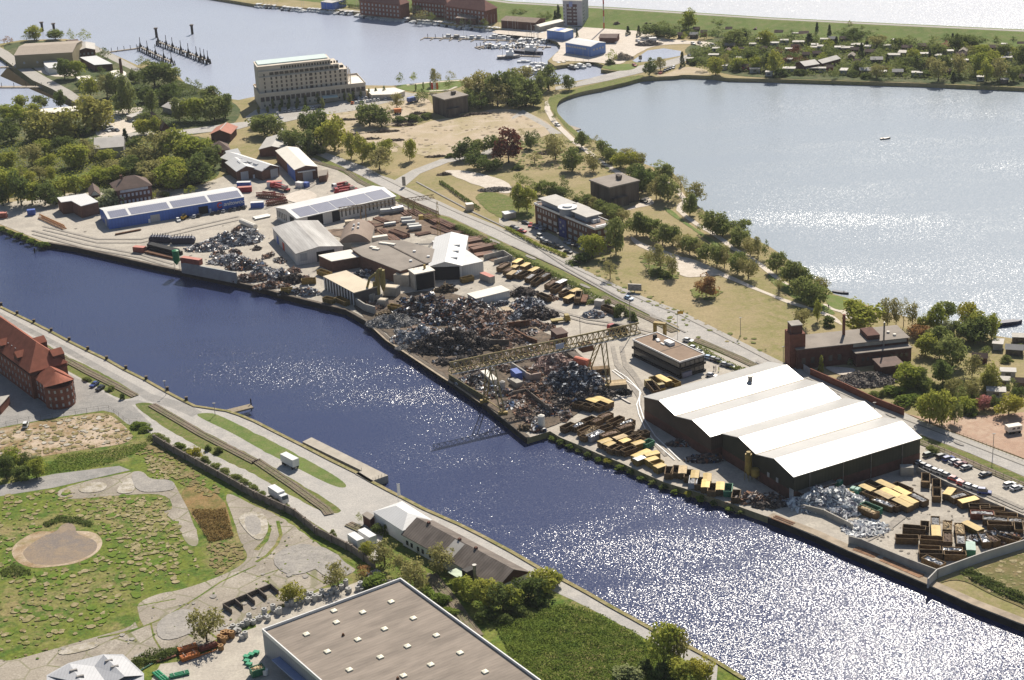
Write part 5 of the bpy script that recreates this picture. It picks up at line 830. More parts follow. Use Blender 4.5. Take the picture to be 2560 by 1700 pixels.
# nettle meadow between grey hall and canal: one uncountable mass
def thicket(name,px,label,cat,n,m,size,hh,seed=3,zb=.05):
    ps=[W(x,y,0) for x,y in px]; r=random.Random(seed); tri=tessellate_polygon([ps]); ar=[]
    for t in tri: a,b,c=[ps[i] for i in t]; ar.append((b-a).cross(c-a).length/2)
    V=[];Fc=[]
    for t,A in zip(tri,ar):
        a,b,c=[ps[i] for i in t]
        for _ in range(int(n*A/sum(ar))):
            u,v=r.random(),r.random()
            if u+v>1: u,v=1-u,1-v
            p=a+(b-a)*u+(c-a)*v; hz=hh*(.35+.65*abs(math.sin(p.x*.55+math.sin(p.y*.4)*1.7)*math.cos(p.y*.5+p.x*.13))); p=p+Vector((0,0,zb+hz*r.random()))
            nn=Vector((r.gauss(0,.7),r.gauss(0,.7),1)).normalized(); q=nn.orthogonal().normalized(); w_=nn.cross(q); tt=r.uniform(0,6.28); q,w_=q*math.cos(tt)+w_*math.sin(tt),w_*math.cos(tt)-q*math.sin(tt); s=size*r.uniform(.5,1.2); k=len(V)
            V+= [tuple(p+q*s),tuple(p+w_*s*.5),tuple(p-q*s*.8),tuple(p-w_*s*.5)]; Fc.append((k,k+1,k+2,k+3))
    me=bpy.data.meshes.new(name); me.from_pydata(V,[],Fc); me.materials.append(m); o=put(name,me); tag(o,label,cat); o['kind']='stuff'; return o
thicket('nettle_thicket',P((2,3),-150,1090,120,1010,300,930,450,870,700,920,870,1010,1120,1130,1260,1230,1450,1450,1500,1700,100,1700,-60,1250),'waist-high green nettle thicket between the grey hall and the canal path','thicket',26000,LM['thk'],.34,1.5)
thicket('tall_grass',P((0,2),150,1210,420,1180,560,1060,900,1030,1300,950,1390,940,1330,1010,1050,1130,800,1190,560,1220,420,1240),'bright green tall grass between dirt lot and asphalt path','grass',5000,LM['thk'],.3,.7,5)
thicket('dry_reed_bed',P((0,3),1770,0,2080,0,2160,250,1930,300,1850,150),'rusty brown reed bed beside the cracked concrete yard','reeds',4200,leafmat('reed_leaf',(.36,.21,.09),(.25,.22,.08)),.35,1.3,6)
thicket('marsh_tufts',P((0,3),400,130,540,60,720,70,870,120,840,160,700,120,560,110,430,160),'dark green tufts along the upper rim of the muddy pond','grass',1500,LM['dark'],.35,1.,8)
thicket('marsh_tufts',P((0,3),10,560,120,500,280,560,300,600,150,620,20,610),'dark green tufts at the lower left rim of the muddy pond','grass',900,LM['dark'],.35,1.,9)
thicket('ivy_hedge',P((0,3),1210,1400,1340,1340,1640,1280,1700,1320,1500,1400,1300,1440),'dark ivy hedge between the cracked yard and the pipe store','hedge',2500,LM['dark'],.35,2.2,10)
thicket('grass_hedge',P((3,3),1770,590,1880,560,2361,800,2700,960,2700,1040,2361,880,2080,760),'dark grassy hedge along the gravel track at the lower right','hedge',4200,LM['dark'],.4,1.6,11)
def hedge(px,wd,h,label,name='hedge',m='dark',dens=9):
    ps=[W(x,y,0) for x,y in px]; r=random.Random(len(px)*17+int(px[0][0])); V=[];Fc=[]
    for a,b in zip(ps,ps[1:]):
        L=(b-a).length; d=(b-a)/L; q=Vector((-d.y,d.x,0))
        for _ in range(int(L*wd*dens+L*h*dens)):
            p=a+d*r.uniform(0,L)+q*r.uniform(-wd/2,wd/2)+Vector((0,0,.1+h*r.random()**.6)); nn=Vector((r.gauss(0,.8),r.gauss(0,.8),r.gauss(.5,.6))).normalized(); e=nn.orthogonal().normalized(); f=nn.cross(e); s=.28*r.uniform(.6,1.3); k=len(V)
            V+=[tuple(p+e*s),tuple(p+f*s),tuple(p-e*s),tuple(p-f*s)]; Fc.append((k,k+1,k+2,k+3))
    me=bpy.data.meshes.new(name); me.from_pydata(V,[],Fc); me.materials.append(LM[m]); return tag(put(name,me),label,'hedge')
hedge(P((2,1),-660,120,-560,190,-480,250,-300,370),1.6,1.4,'clipped hedge along the lawn left of the office parking')
hedge(P((2,1),-60,545,0,575,240,710,500,805),1.5,1.5,'clipped hedge between main road and office parking','hedge','spr')
hedge([(1140,572),(1260,632),(1380,692),(1450,730),(1500,758)],2.6,2.2,'dark bramble hedge between scrapyard skips and the railway verge')
hedge(P((2,2),1640,50,1760,110,1900,200,2060,270,2150,290),3,1.2,'low hedge between black office car park and railway','hedge','rnd')
hedge(P((2,0),1610,555,1800,490,2000,450,2200,420),2,1.6,'dark hedge along the allotment road')
hedge(P((1,0),850,65,1100,95,1420,140),3,2.2,'dark hedge behind the marina promenade')
# ---------------- helpers for things standing about
def zoomT(ox,oy,k): return lambda X,Y:(ox+X/k,oy+Y/k)
zA=zoomT(2000,1170,7.128); zB=zoomT(2260,1130,3.09); zC=zoomT(2220,1280,10.45); zD=zoomT(1380,860,7.128); zE=zoomT(860,640,7.128); zG=zoomT(1100,780,7.128)
t=lambda i,j:TT[i,j]
GZ=.14
M_YLID=mat('yellow_lid',(.66,.46,.15),.6,.25,.6,orand=.3); M_YBODY=mat('mustard_skip',(.30,.20,.045),.7,.5,.8,orand=.3); M_YDARK=mat('worn_brown_skip',(.17,.105,.045),.8,.5,.8,orand=.3); M_REDSK=mat('rusty_red_skip',(.24,.085,.05),.8,.4,.8,orand=.3); M_GRSK=mat('green_skip',(.04,.20,.11),.6,.3,.8,orand=.3)
M_GREY=mat('grey_load',(.42,.41,.40),.9,.4,1.5,orand=.3); M_BRN=mat('brown_load',(.25,.17,.12),.9,.5,2,orand=.3); M_SIL=mat('aluminium_scrap',(.62,.62,.62),.4,.45,1.6,metal=.4); M_LBR=mat('pale_timber_load',(.55,.42,.25),.9,.3,1,orand=.3)
def skip_body(L,Wd,h):
    mb=MB(); e=.12
    mb.box(-L/2,L/2,-Wd/2,Wd/2,.25,.45).box(-L/2,L/2,-Wd/2,-Wd/2+e,.45,h).box(-L/2,L/2,Wd/2-e,Wd/2,.45,h).box(-L/2,-L/2+e,-Wd/2+e,Wd/2-e,.45,h).box(L/2-e,L/2,-Wd/2+e,Wd/2-e,.45,h)
    n=max(3,int(L/.9))
    for i in range(n+1):
        x=-L/2+.05+(L-.1)*i/n
        for s in (-1,1): mb.box(x-.06,x+.06,s*Wd/2-(.1 if s<0 else 0),s*Wd/2+(.1 if s>0 else 0),.4,h-.12)
    for s in (-1,1): mb.box(-L/2-.06,L/2+.06,s*Wd/2-(.12 if s<0 else 0),s*Wd/2+(.12 if s>0 else 0),h-.1,h+.06).box(-L/2,L/2,s*.55-.09,s*.55+.09,.02,.25)
    mb.box(-L/2-.1,-L/2,-Wd/2,Wd/2,h-.1,h+.06).box(L/2,L/2+.1,-Wd/2,Wd/2,h-.1,h+.06); return mb
def load_mesh(L,Wd,h,seed,spk=.25):
    r=random.Random(seed); nx,ny=14,6; mb=MB()
    for i in range(nx+1):
        for j in range(ny+1):
            u,v=i/nx,j/ny; mb.v.append(((u-.5)*(L-.3),(v-.5)*(Wd-.3),h-.35+.5*math.sin(math.pi*u)*math.sin(math.pi*v)+r.uniform(-spk,spk)))
    mb.f=[(i*(ny+1)+j,(i+1)*(ny+1)+j,(i+1)*(ny+1)+j+1,i*(ny+1)+j+1) for i in range(nx) for j in range(ny)]; return mb
SKM={}
def skip(tr,X1,Y1,X2,Y2,state,place,body='y',h=2.2,Wd=2.45,L=None):
    a,b=W(*tr(X1,Y1),h),W(*tr(X2,Y2),h); c=(a+b)/2; L=L or min(7.6,max(3.4,(b-a).length)); Lq=round(L*2)/2; c.z=GZ-.06
    bm={'y':M_YBODY,'d':M_YDARK,'r':M_REDSK,'g':M_GRSK,'w':M_GREYM}[body]
    o=thing('skip','','skip container',c,ang(a,b),'roll-off skips '+place)
    k=('b',Lq,body,h)
    if k not in SKM: SKM[k]=skip_body(Lq,Wd,h).mesh('body',bm)
    put('body',SKM[k],o)
    cn={'y':'mustard','d':'brown','r':'rusty','g':'green','w':'grey'}[body]
    if state=='open': nn=f'empty {cn} skip'
    elif state.startswith('lid'):
        m={'lid':M_YLID,'lidb':M_LBR,'lidg':mat('pale_green_lid',(.42,.55,.47),.7),'lidw':M_WPAINT}[state]; k=('l',Lq,state,h)
        if k not in SKM: SKM[k]=MB().box(-Lq/2-.08,Lq/2+.08,-Wd/2-.1,Wd/2+.1,h+.07,h+.16).add([(x,y,z) for x in (-Lq/2-.08,Lq/2+.08) for y,z in ((-Wd/2-.1,h+.16),(0,h+.3),(Wd/2+.1,h+.16))],[(0,1,4,3),(1,2,5,4),(0,2,1),(3,4,5)]).mesh('lid',m)
        put('lid',SKM[k],o); nn={'lid':'yellow','lidb':'tan','lidg':'pale-green','lidw':'white'}[state]+f'-lidded {cn} skip'
    else:
        m={'grey':M_GREY,'brown':M_BRN,'white':M_SIL,'timber':M_LBR}[state]; load_mesh(Lq,Wd,h,int(X1+Y1*3),.3 if state in('white','timber') else .16).obj('load',m,o); nn=f'{cn} skip of '+{'grey':'rubble','brown':'brown scrap','white':'white scrap','timber':'pale timber'}[state]
    reg(o,nn,place); return o
pl='beside the big warehouse'
for q in ((1400,232,1670,355,'lid'),(1690,350,1945,480,'lid'),(1485,372,1775,512,'lid'),(1790,495,2065,630,'lid'),(1370,415,1630,545,'lidb'),(1690,552,1970,690,'lid'),(1090,305,1310,405,'lid'),(1190,225,1415,325,'open'),(1680,265,1970,390,'open'),(1960,440,2240,590,'grey'),(1160,410,1460,530,'open'),(1310,540,1680,685,'white'),(1500,540,1770,680,'open'),(780,382,940,455,'lidb'),(960,320,1130,420,'open'),(1075,672,1370,812,'timber'),(1120,620,1420,740,'open','g')): skip(zA,*q[:5],pl,*(q[5:] or 'd'))
pl='below the car park wall'
for q in ((168,162,168,236,'open'),(250,208,252,272,'open'),(254,278,254,348,'open'),(372,282,328,333,'lid'),(365,350,480,318,'grey'),(430,388,565,355,'lid'),(500,412,665,417,'open'),(590,430,775,440,'open'),(515,464,692,472,'grey','r'),(697,478,880,488,'open'),(610,506,800,522,'grey'),(808,522,925,530,'grey'),(645,548,838,554,'open'),(882,530,890,602,'open'),(730,632,900,680,'open'),(602,622,640,700,'white','d'),(640,640,720,690,'brown','d')): skip(zB,*q[:5],pl,*(q[5:] or 'd'))
pl='by the lower concrete wall'
for q in ((380,370,990,420,'open'),(195,635,800,655,'open'),(835,660,1440,705,'open'),(800,915,1370,945,'open'),(825,1035,1420,1045,'open'),(1460,1062,2050,1078,'open'),(1425,955,1950,990,'white'),(1235,115,1240,350,'grey'),(1245,362,1262,640,'lid'),(965,250,960,372,'open'),(1560,232,1545,465,'timber'),(1560,530,1562,780,'brown'),(1850,300,1890,565,'timber'),(1898,592,1910,835,'grey'),(2010,265,2420,480,'lid','y'),(2150,790,2172,1015,'lidg','g'),(940,1160,1450,1370,'white')): skip(zC,*q[:5],pl,*(q[5:] or 'd'))
pl='in the canal bank block'
for q in ((185,1490,375,1405,'open'),(370,1475,560,1390,'white'),(560,1375,750,1295,'open'),(720,1385,870,1315,'brown'),(860,1300,1050,1225,'brown'),(1010,1400,1250,1290,'open'),(1215,1440,1440,1345,'white'),(1170,1500,1440,1415,'brown'),(830,1510,1040,1445,'open'),(500,1560,700,1470,'open')): skip(zD,*q[:5],pl,*(q[5:] or 'd'))
for q in ((650,870,785,795,'timber'),(650,890,730,850,'open'),(705,890,830,838,'white','w'),(825,880,975,838,'brown'),(810,948,905,915,'lid'),(945,915,1050,880,'lidb'),(1000,945,1080,915,'lid'),(865,975,935,945,'lid'),(1050,875,1130,840,'open'),(1130,868,1190,843,'open'),(1175,862,1250,838,'open'),(1095,902,1170,875,'open'),(900,1005,970,968,'open'),(955,1015,1030,985,'open'),(1020,1022,1130,985,'open'),(1115,965,1210,935,'lid','y'),(1215,955,1285,920,'open','g'),(1150,935,1210,905,'open'),(1120,1080,1190,1050,'lid','y'),(1195,1045,1260,1020,'lid','y'),(1225,1065,1350,1035,'lid','y'),(1240,1115,1340,1085,'lid','y'),(1285,1140,1385,1108,'open','y'),(1320,1178,1405,1148,'lid','y'),(1145,1105,1205,1082,'lidw','y')): skip(t(2,2),*q[:5],pl,*(q[5:] or 'd'))
pl='in the single canal row'
for q in ((1452,1180,1445,1225,'open'),(1525,1160,1500,1225,'open'),(1578,1170,1570,1230,'lidb'),(1632,1200,1622,1262,'open'),(1690,1222,1684,1262,'lid'),(1675,1262,1668,1312,'grey','w'),(1730,1275,1722,1330,'open'),(1802,1250,1800,1290,'lid'),(1790,1305,1783,1350,'lid'),(1852,1332,1840,1385,'open'),(1922,1320,1918,1380,'lid'),(1998,1330,1990,1390,'open','g'),(2072,1390,2062,1450,'open')): skip(t(2,2),*q[:5],pl,*(q[5:] or 'd'),L=5.5)
pl='along the railway verge'
for q in ((5,905,40,880,'lid'),(20,858,80,822,'lid'),(15,962,85,918,'white'),(92,892,152,860,'lid'),(60,970,140,930,'open'),(140,1000,205,955,'grey'),(165,935,235,900,'lid'),(195,1035,260,985,'open'),(265,990,340,945,'grey'),(220,955,275,918,'open'),(305,1075,420,1000,'brown'),(420,1045,490,1012,'lidw'),(375,1098,438,1060,'open'),(450,1138,520,1105,'open'),(545,1125,612,1095,'lid'),(495,1188,562,1155,'lid'),(250,1135,345,1175,'open'),(840,1245,960,1290,'open')): skip(t(2,1),*q[:5],pl,*(q[5:] or 'd'))
for q in ((2235,905,2330,850,'brown'),(2300,935,2370,890,'brown'),(2330,970,2390,930,'lidb')): skip(t(1,1),*q[:5],pl,*(q[5:] or 'd'))
pl='below the steel scrap heap'
for q in ((700,542,790,572,'lid'),(775,528,825,545,'lid'),(830,548,918,582,'lid'),(655,588,742,612,'open'),(745,585,825,615,'open'),(795,570,880,600,'open'),(575,575,650,590,'open'),(2320,0,2330,0,'x')):
    if q[4]!='x': skip(t(2,2),*q[:5],pl,'d')
pl='near the black office'
for q in ((1345,330,1450,385,'lid'),(1430,345,1530,395,'open')): skip(t(2,2),*q[:5],pl,'y')
pl='near the tan striped shed'
for q in ((630,1170,715,1190,'open'),(740,1165,850,1215,'open'),(570,915,690,955,'open'),(420,1010,550,1000,'open'),(230,1100,370,1085,'open'),(1860,1215,1930,1230,'open'),(1230,1240,1330,1260,'open'),(1890,1000,2000,975,'open')): skip(t(1,1),*q[:5],pl,'y')
for tr,X,Y,lab in ((zA,540,330,'rear'),(zA,655,370,'middle'),(zA,980,520,'front')):
    p=W(*tr(X,Y),0); o=thing('compactor',f'{lab} green boxy waste compactor beside the silver scrap heap','compactor',(p.x,p.y,GZ),R(-38)); MB().box(-1.5,1.5,-1.1,1.1,0,2.6).obj('body',M_GRSK,o)
    for x in (-.75,.75): MB().box(x-.6,x+.6,-.9,.9,2.6,3.1).obj('hood',mat('pale_green_hood',(.25,.42,.34),.6),o)
# ---------------- walls and fences
def wall(name,label,px,h,th,m,z=0,cap=None,cat='wall',pil=None):
    ps=[W(x,y,h) for x,y in px]; o=thing(name,label,cat,(ps[0].x,ps[0].y,0)); base=Vector((ps[0].x,ps[0].y,0)); mb=MB(); pm=MB(); cm=MB()
    for i,(a,b) in enumerate(zip(ps,ps[1:])):
        L=(b-a).length; M=Matrix.Translation(Vector((a.x,a.y,0))-base)@Matrix.Rotation(ang(a,b),4,'Z'); mb.box(-.0 if i==0 else .01,L+th*.3,-th/2,th/2,-.2,h,M)
        if pil:
            for k in range(int(L/pil)+1):
                q=MB().box(k*pil-.3,k*pil+.3,-th/2-.3,th/2+.3,0,h+.25,M); q.obj('pillar',m,o)
        if cap: MB().box(0,L,-th/2-.08,th/2+.08,h,h+.12,M).obj('coping',cap,o)
    mb.obj('wall',m,o); return o
wall('concrete_wall','stained concrete wall between quay edge and lower skip yard',P((3,3),745,238,865,268,1030,340,1300,450,1570,552),2.6,.35,M_CONC)
wall('concrete_wall','long smooth pale wall closing the skip yard at the lower right',P((3,3),1475,632,1560,545,2000,385,2361,275,2700,160),2.8,.35,mat('pale_render',(.50,.47,.43),.85,.2,.2))
wall('concrete_wall','dark concrete retaining wall in front of the silver scrap heap',[zA(20,640),zA(420,740),zA(880,965),zA(930,1000)],2.0,.5,M_CONC)
wall('concrete_wall','grey panel wall between skip yard and car park',P((3,2),1368,1165,1480,1222,1600,1282,1850,1400,2100,1508,2361,1615,2600,1710),2.2,.25,M_CONC)
wall('brick_wall','long dark brick wall along the road by the gravel heap',P((3,2),392,262,700,395,1000,535,1252,632),2.6,.4,M_BRICKR)
wall('gate','pale steel gate beside the brick works','' or P((3,2),328,222,392,264),2.4,.15,M_GREYM,cat='gate')
wall('boundary_wall','long old grey wall with pillars along the cracked concrete yard',P((0,2),1420,880,1600,985,1900,1150,2361,1405)+P((1,2),350,1562)+P((1,3),560,165,880,325,1095,480),2.3,.35,mat('old_wall',(.27,.22,.18),.9,.4,.4),pil=7,cap=M_CONCD)
wall('block_wall','tall pale block wall on the quay holding back scrap',P((0,1),1672,848,1830,880,2172,945),4.6,.9,mat('blue_grey_blocks',(.36,.37,.36),.9,.25,.3))
wall('concrete_wall','grey concrete wall and box beside the mustard filter tower',[zE(195,735),zE(370,850),zE(545,900)],3.4,.6,M_CONC)
wall('concrete_wall','concrete pen behind the stacked beams near the verge',P((1,1),2100,785,2280,738,2361,790),2.4,.4,M_CONC)
wall('concrete_wall','second concrete pen with pale timber near the verge',P((1,1),2195,830,2330,790),2.2,.4,M_CONC)
wall('concrete_wall','brown retaining wall of the pen below the gantry',P((2,2),0,475,130,448,360,630),2.6,.4,M_CONCD)
wall('concrete_wall','low grey wall behind the blue and white container',[zG(1270,890),zG(1530,1060)],3.2,.5,M_CONC)
wall('concrete_box','pale concrete box with scrap under the gantry',[zG(1530,1070),zG(1620,1110),zG(1790,1080)],3.4,.6,mat('pink_concrete',(.42,.33,.28),.9))
wall('concrete_wall','mustard stained low wall along the quay path below the gantry',[zG(160,1105),zG(520,1330),zG(860,1530)],2.2,.4,mat('green_stained_wall',(.16,.14,.07),.95,.4,.3))
wall('steel_wall','dark steel wall round the mixed scrap by the sandy lane',[zG(1190,190),zG(1590,140)],2.8,.3,M_RUST); wall('steel_wall','rusty steel box wall in the scrap yard middle',[zG(880,490),zG(1225,495)],3.,.4,M_CONCD); wall('steel_wall','long dark container wall along the sandy lane',[zG(1330,300),zG(1560,430),zG(1720,490)],2.4,.5,M_RUST)
sheet('sandy_lane',P((1,1),2060,1090,2100,1090,2361,1390)+P((2,1),150,1400,330,1520,200,1560,80,1420,0,1250)+P((1,1),2200,1270),G_SAND,.03)
sheet('rust_ground',[(870,760),(930,740),(1000,735),(1060,725),(1150,735),(1200,760),(1300,800),(1400,850),(1470,900),(1520,960),(1540,1000),(1480,1010),(1400,1060),(1310,1085),(1270,1050),(1180,985),(1100,925),(1000,860),(930,805)],mix3('oily_ground',(.12,.095,.07),(.20,.15,.11),(.08,.065,.05),.06,.5),.03)
sheet('rust_ground',[(700,560),(840,580),(950,545),(1010,520),(1060,530),(1150,590),(1240,640),(1270,670),(1200,640),(1110,585),(1000,580),(940,600),(880,600)],mix3('rusty_ground',(.20,.14,.10),(.28,.21,.16),(.15,.11,.08),.06,.5),.03)
sheet('pale_slab',[(700,493),(760,470),(800,488),(770,508),(735,507)],G_WSAND,.03)
def fence(label,px,h,gap,m,rails=2,name='fence'):
    ps=[W(x,y,0) for x,y in px]; o=thing(name,label,'fence',ps[0]); mb=MB(); k=0; pm=MB().tube((0,0,0),(0,0,h),.05,5).mesh('post',m); acc=0
    for a,b in zip(ps,ps[1:]):
        L=(b-a).length; d=(b-a)/L
        while acc<L and k<95:
            q=put('post',pm,o,a+d*acc-ps[0]); acc+=gap; k+=1
        acc-=L
        for i in range(rails): mb.tube(a-ps[0]+Vector((0,0,h*(1-i*.42))),b-ps[0]+Vector((0,0,h*(1-i*.42))),.025,4)
    mb.obj('rail',m,o); return o
fence('wire fence with thin posts round the dirt lot',P((0,2),-150,850,40,800,300,745,700,685,950,648,1000,645,1070,690,1170,770,1270,770),1.8,4.,M_BARK)
fence('sagging wire fence between dirt lot and tall grass',P((0,2),520,1060,830,1015,1290,915),1.6,4.5,M_BARK)
fence('dark railing between car park and railway',P((3,2),1560,1010,1800,1110,2000,1200,2361,1350),1.5,3.,M_BARK)
fence('row of low timber posts along the caravan lot',P((3,2),1690,850,1800,890,2000,970,2361,1120),1.,1.6,mat('post_wood',(.22,.16,.08),.9),1,'post_fence')
# ---------------- railway tracks
M_RAIL=mat('rail_steel',(.20,.14,.11),.5,.3,1,metal=.3); M_SLP=mat('sleeper',(.12,.095,.075),.95,.4,2)
def track(label,px):
    ps=[W(x,y,0) for x,y in px]; strip('track_bed',px,3.2,G_BALL,.05); o=thing('railway_track',label,'railway',ps[0])
    sm=MB()
    for s in (-.75,.75):
        mb=MB()
        for a,b in zip(ps,ps[1:]):
            d=(b-a).normalized(); q=Vector((-d.y,d.x,0)); mb.box(-.02,(b-a).length,-.05,.05,.30,.46,Matrix.Translation(a-ps[0]+q*s)@Matrix.Rotation(ang(a,b),4,'Z'))
        mb.obj('rail',M_RAIL,o)
    for a,b in zip(ps,ps[1:]):
        L=(b-a).length; M=Matrix.Translation(a-ps[0])@Matrix.Rotation(ang(a,b),4,'Z')
        for k in range(int(L/.75)): sm.box(k*.75,k*.75+.26,-1.25,1.25,.22,.29,M)
    x=sm.obj('sleeper',M_SLP,o); x['kind']='stuff'
track('railway track in the grass strip beside the customs house',P((0,2),300,20,520,135,800,290,1060,420,1250,520))
track('railway track between the two lower quay lanes',P((0,2),1400,600,1640,740,1860,870,2361,1130)+P((1,2),0,1112,350,1350,640,1560)+P((1,3),680,45))
track('short end of track in front of the tent hall',P((1,3),850,130,990,195))
track('railway track in the scrub between long house and hedge',P((1,3),1620,600,1760,770,1960,1050,2050,1170))
track('industrial track along the main road below the junction',P((2,1),840,1170,1100,1300,1300,1390,1500,1495))
track('industrial track beside the black office car park',P((2,2),1680,0,1900,85,2060,160,2250,248))
track('industrial track along the car park railing',P((3,2),1400,942,1600,1020,1900,1150,2361,1345))
track('industrial track beside the workshops at the upper road',P((0,1),2700,-80)[:1]+P((1,1),480,-90,830,10,960,110,1060,160))
strip('crane_rail',P((2,2),925,285,1010,350,1130,430,1190,490)+P((2,2),1150,600,1170,690,1230,830,1330,960,1500,1110),.4,M_WPAINT,.05); strip('crane_rail',P((2,2),945,275,1060,350,1180,470)+P((2,2),1175,600,1215,730,1320,890,1550,1115),.4,M_WPAINT,.05)
# ---------------- scrap heaps: a mound bristling with shards
PAL={'mix':(((.05,.048,.05),.28),((.12,.09,.075),.22),((.60,.60,.60),.16),((.22,.17,.14),.14),((.26,.11,.06),.12),((.10,.16,.28),.04),((.12,.08,.06),.06)),'rust':(((.22,.135,.095),.34),((.10,.075,.06),.26),((.45,.40,.36),.2),((.30,.17,.11),.2)),'silver':(((.62,.62,.62),.42),((.25,.25,.26),.3),((.10,.10,.12),.18),((.35,.22,.15),.1)),'grey':(((.30,.29,.28),.5),((.16,.155,.15),.4),((.45,.44,.42),.1)),'dark':(((.05,.043,.04),.45),((.10,.08,.07),.3),((.19,.15,.12),.2),((.45,.42,.4),.05)),'steel':(((.06,.065,.08),.36),((.30,.33,.38),.2),((.10,.10,.12),.25),((.55,.57,.60),.1),((.22,.13,.10),.05)),'pink':(((.36,.24,.20),.5),((.22,.15,.13),.3),((.5,.42,.38),.2)),'white':(((.82,.82,.80),.65),((.30,.30,.33),.25),((.12,.12,.16),.1)),'brown':(((.13,.09,.05),.6),((.20,.15,.09),.3),((.06,.05,.03),.1)),'sand':(((.48,.40,.30),.7),((.40,.33,.24),.3)),'soil':(((.17,.125,.085),.6),((.12,.09,.065),.4)),'gravel':(((.24,.21,.18),.6),((.13,.11,.10),.4)),'black':(((.012,.012,.012),.8),((.04,.035,.03),.2))}
HM={}
for k,v in PAL.items(): HM[k]=[mat(f'{k}_scrap_{"abcdefgh"[i]}',c,.55 if k in('mix','silver','white','steel') else .9,.3,2,metal=.35 if max(c)>.4 and k in('mix','silver','steel') else 0) for i,(c,_) in enumerate(v)]
def heap(cx,cy,rx,ry,h,pal,label,rot=0,n=None,sz=1.,name='scrap_heap'):
    c=W(cx,cy,0); r=random.Random(int(cx*7+cy)); V=[];Fc=[];MI=[]; wts=[w_ for _,w_ in PAL[pal]]; N=22
    def hz(x,y):
        q=(x/rx)**2+(y/ry)**2
        return h*max(0,1-q**.75)*(.75+.35*math.sin(x*.8+cx)*math.cos(y*.9+cy)) if q<1 else 0
    nr=8
    for i in range(nr+1):
        for j in range(N):
            a=2*math.pi*j/N; k=i/nr; x,y=rx*k*math.cos(a),ry*k*math.sin(a); V.append((x,y,hz(x,y)*.93+(r.uniform(-.2,.2)*min(1,h*.4) if i<nr else 0)))
    for i in range(nr):
        for j in range(N): Fc.append((i*N+j,(i+1)*N+j,(i+1)*N+(j+1)%N,i*N+(j+1)%N)); MI.append(r.choices(range(len(wts)),wts)[0])
    n=n or int(rx*ry*24)
    soft=pal in('sand','soil','gravel','black','grey')
    if soft: sz*=.55
    for _ in range(n):
        a=r.uniform(0,6.283); k=math.sqrt(r.random())*1.02; x,y=rx*k*math.cos(a),ry*k*math.sin(a); p=Vector((x,y,hz(x,y)+r.uniform(0,.3)*min(1,h*.4))); s=sz*r.choice((.16,.2,.25,.3,.4,.55,.9))*r.uniform(.8,1.2)
        if r.random()<.12 and not soft: e=(s*2.2,s*.22,s*.18)
        elif r.random()<.5: e=(s,s*.7,s*.08)
        else: e=(s*.7,s*.5,s*.4)
        M=Matrix.Translation(p)@Matrix.Rotation(r.uniform(0,6.3),4,'Z')@Matrix.Rotation(r.uniform(-.9,.9),4,'X')@Matrix.Rotation(r.uniform(-.6,.6),4,'Y'); k0=len(V)
        for z in (-1,1):
            for u,v in ((-1,-1),(1,-1),(1,1),(-1,1)): V.append(tuple(M@Vector((u*e[0],v*e[1],z*e[2]))))
        Fc+=[tuple(k0+q for q in f) for f in ((4,5,6,7),(0,1,5,4),(1,2,6,5),(2,3,7,6),(3,0,4,7))]; mi=r.choices(range(len(wts)),wts)[0]; MI+=[mi]*5
    me=bpy.data.meshes.new(name); me.from_pydata(V,[],Fc)
    for m in HM[pal]: me.materials.append(m)
    me.polygons.foreach_set('material_index',MI); o=put(name,me,None,(c.x,c.y,GZ-.05),rot); tag(o,label,'heap'); return o
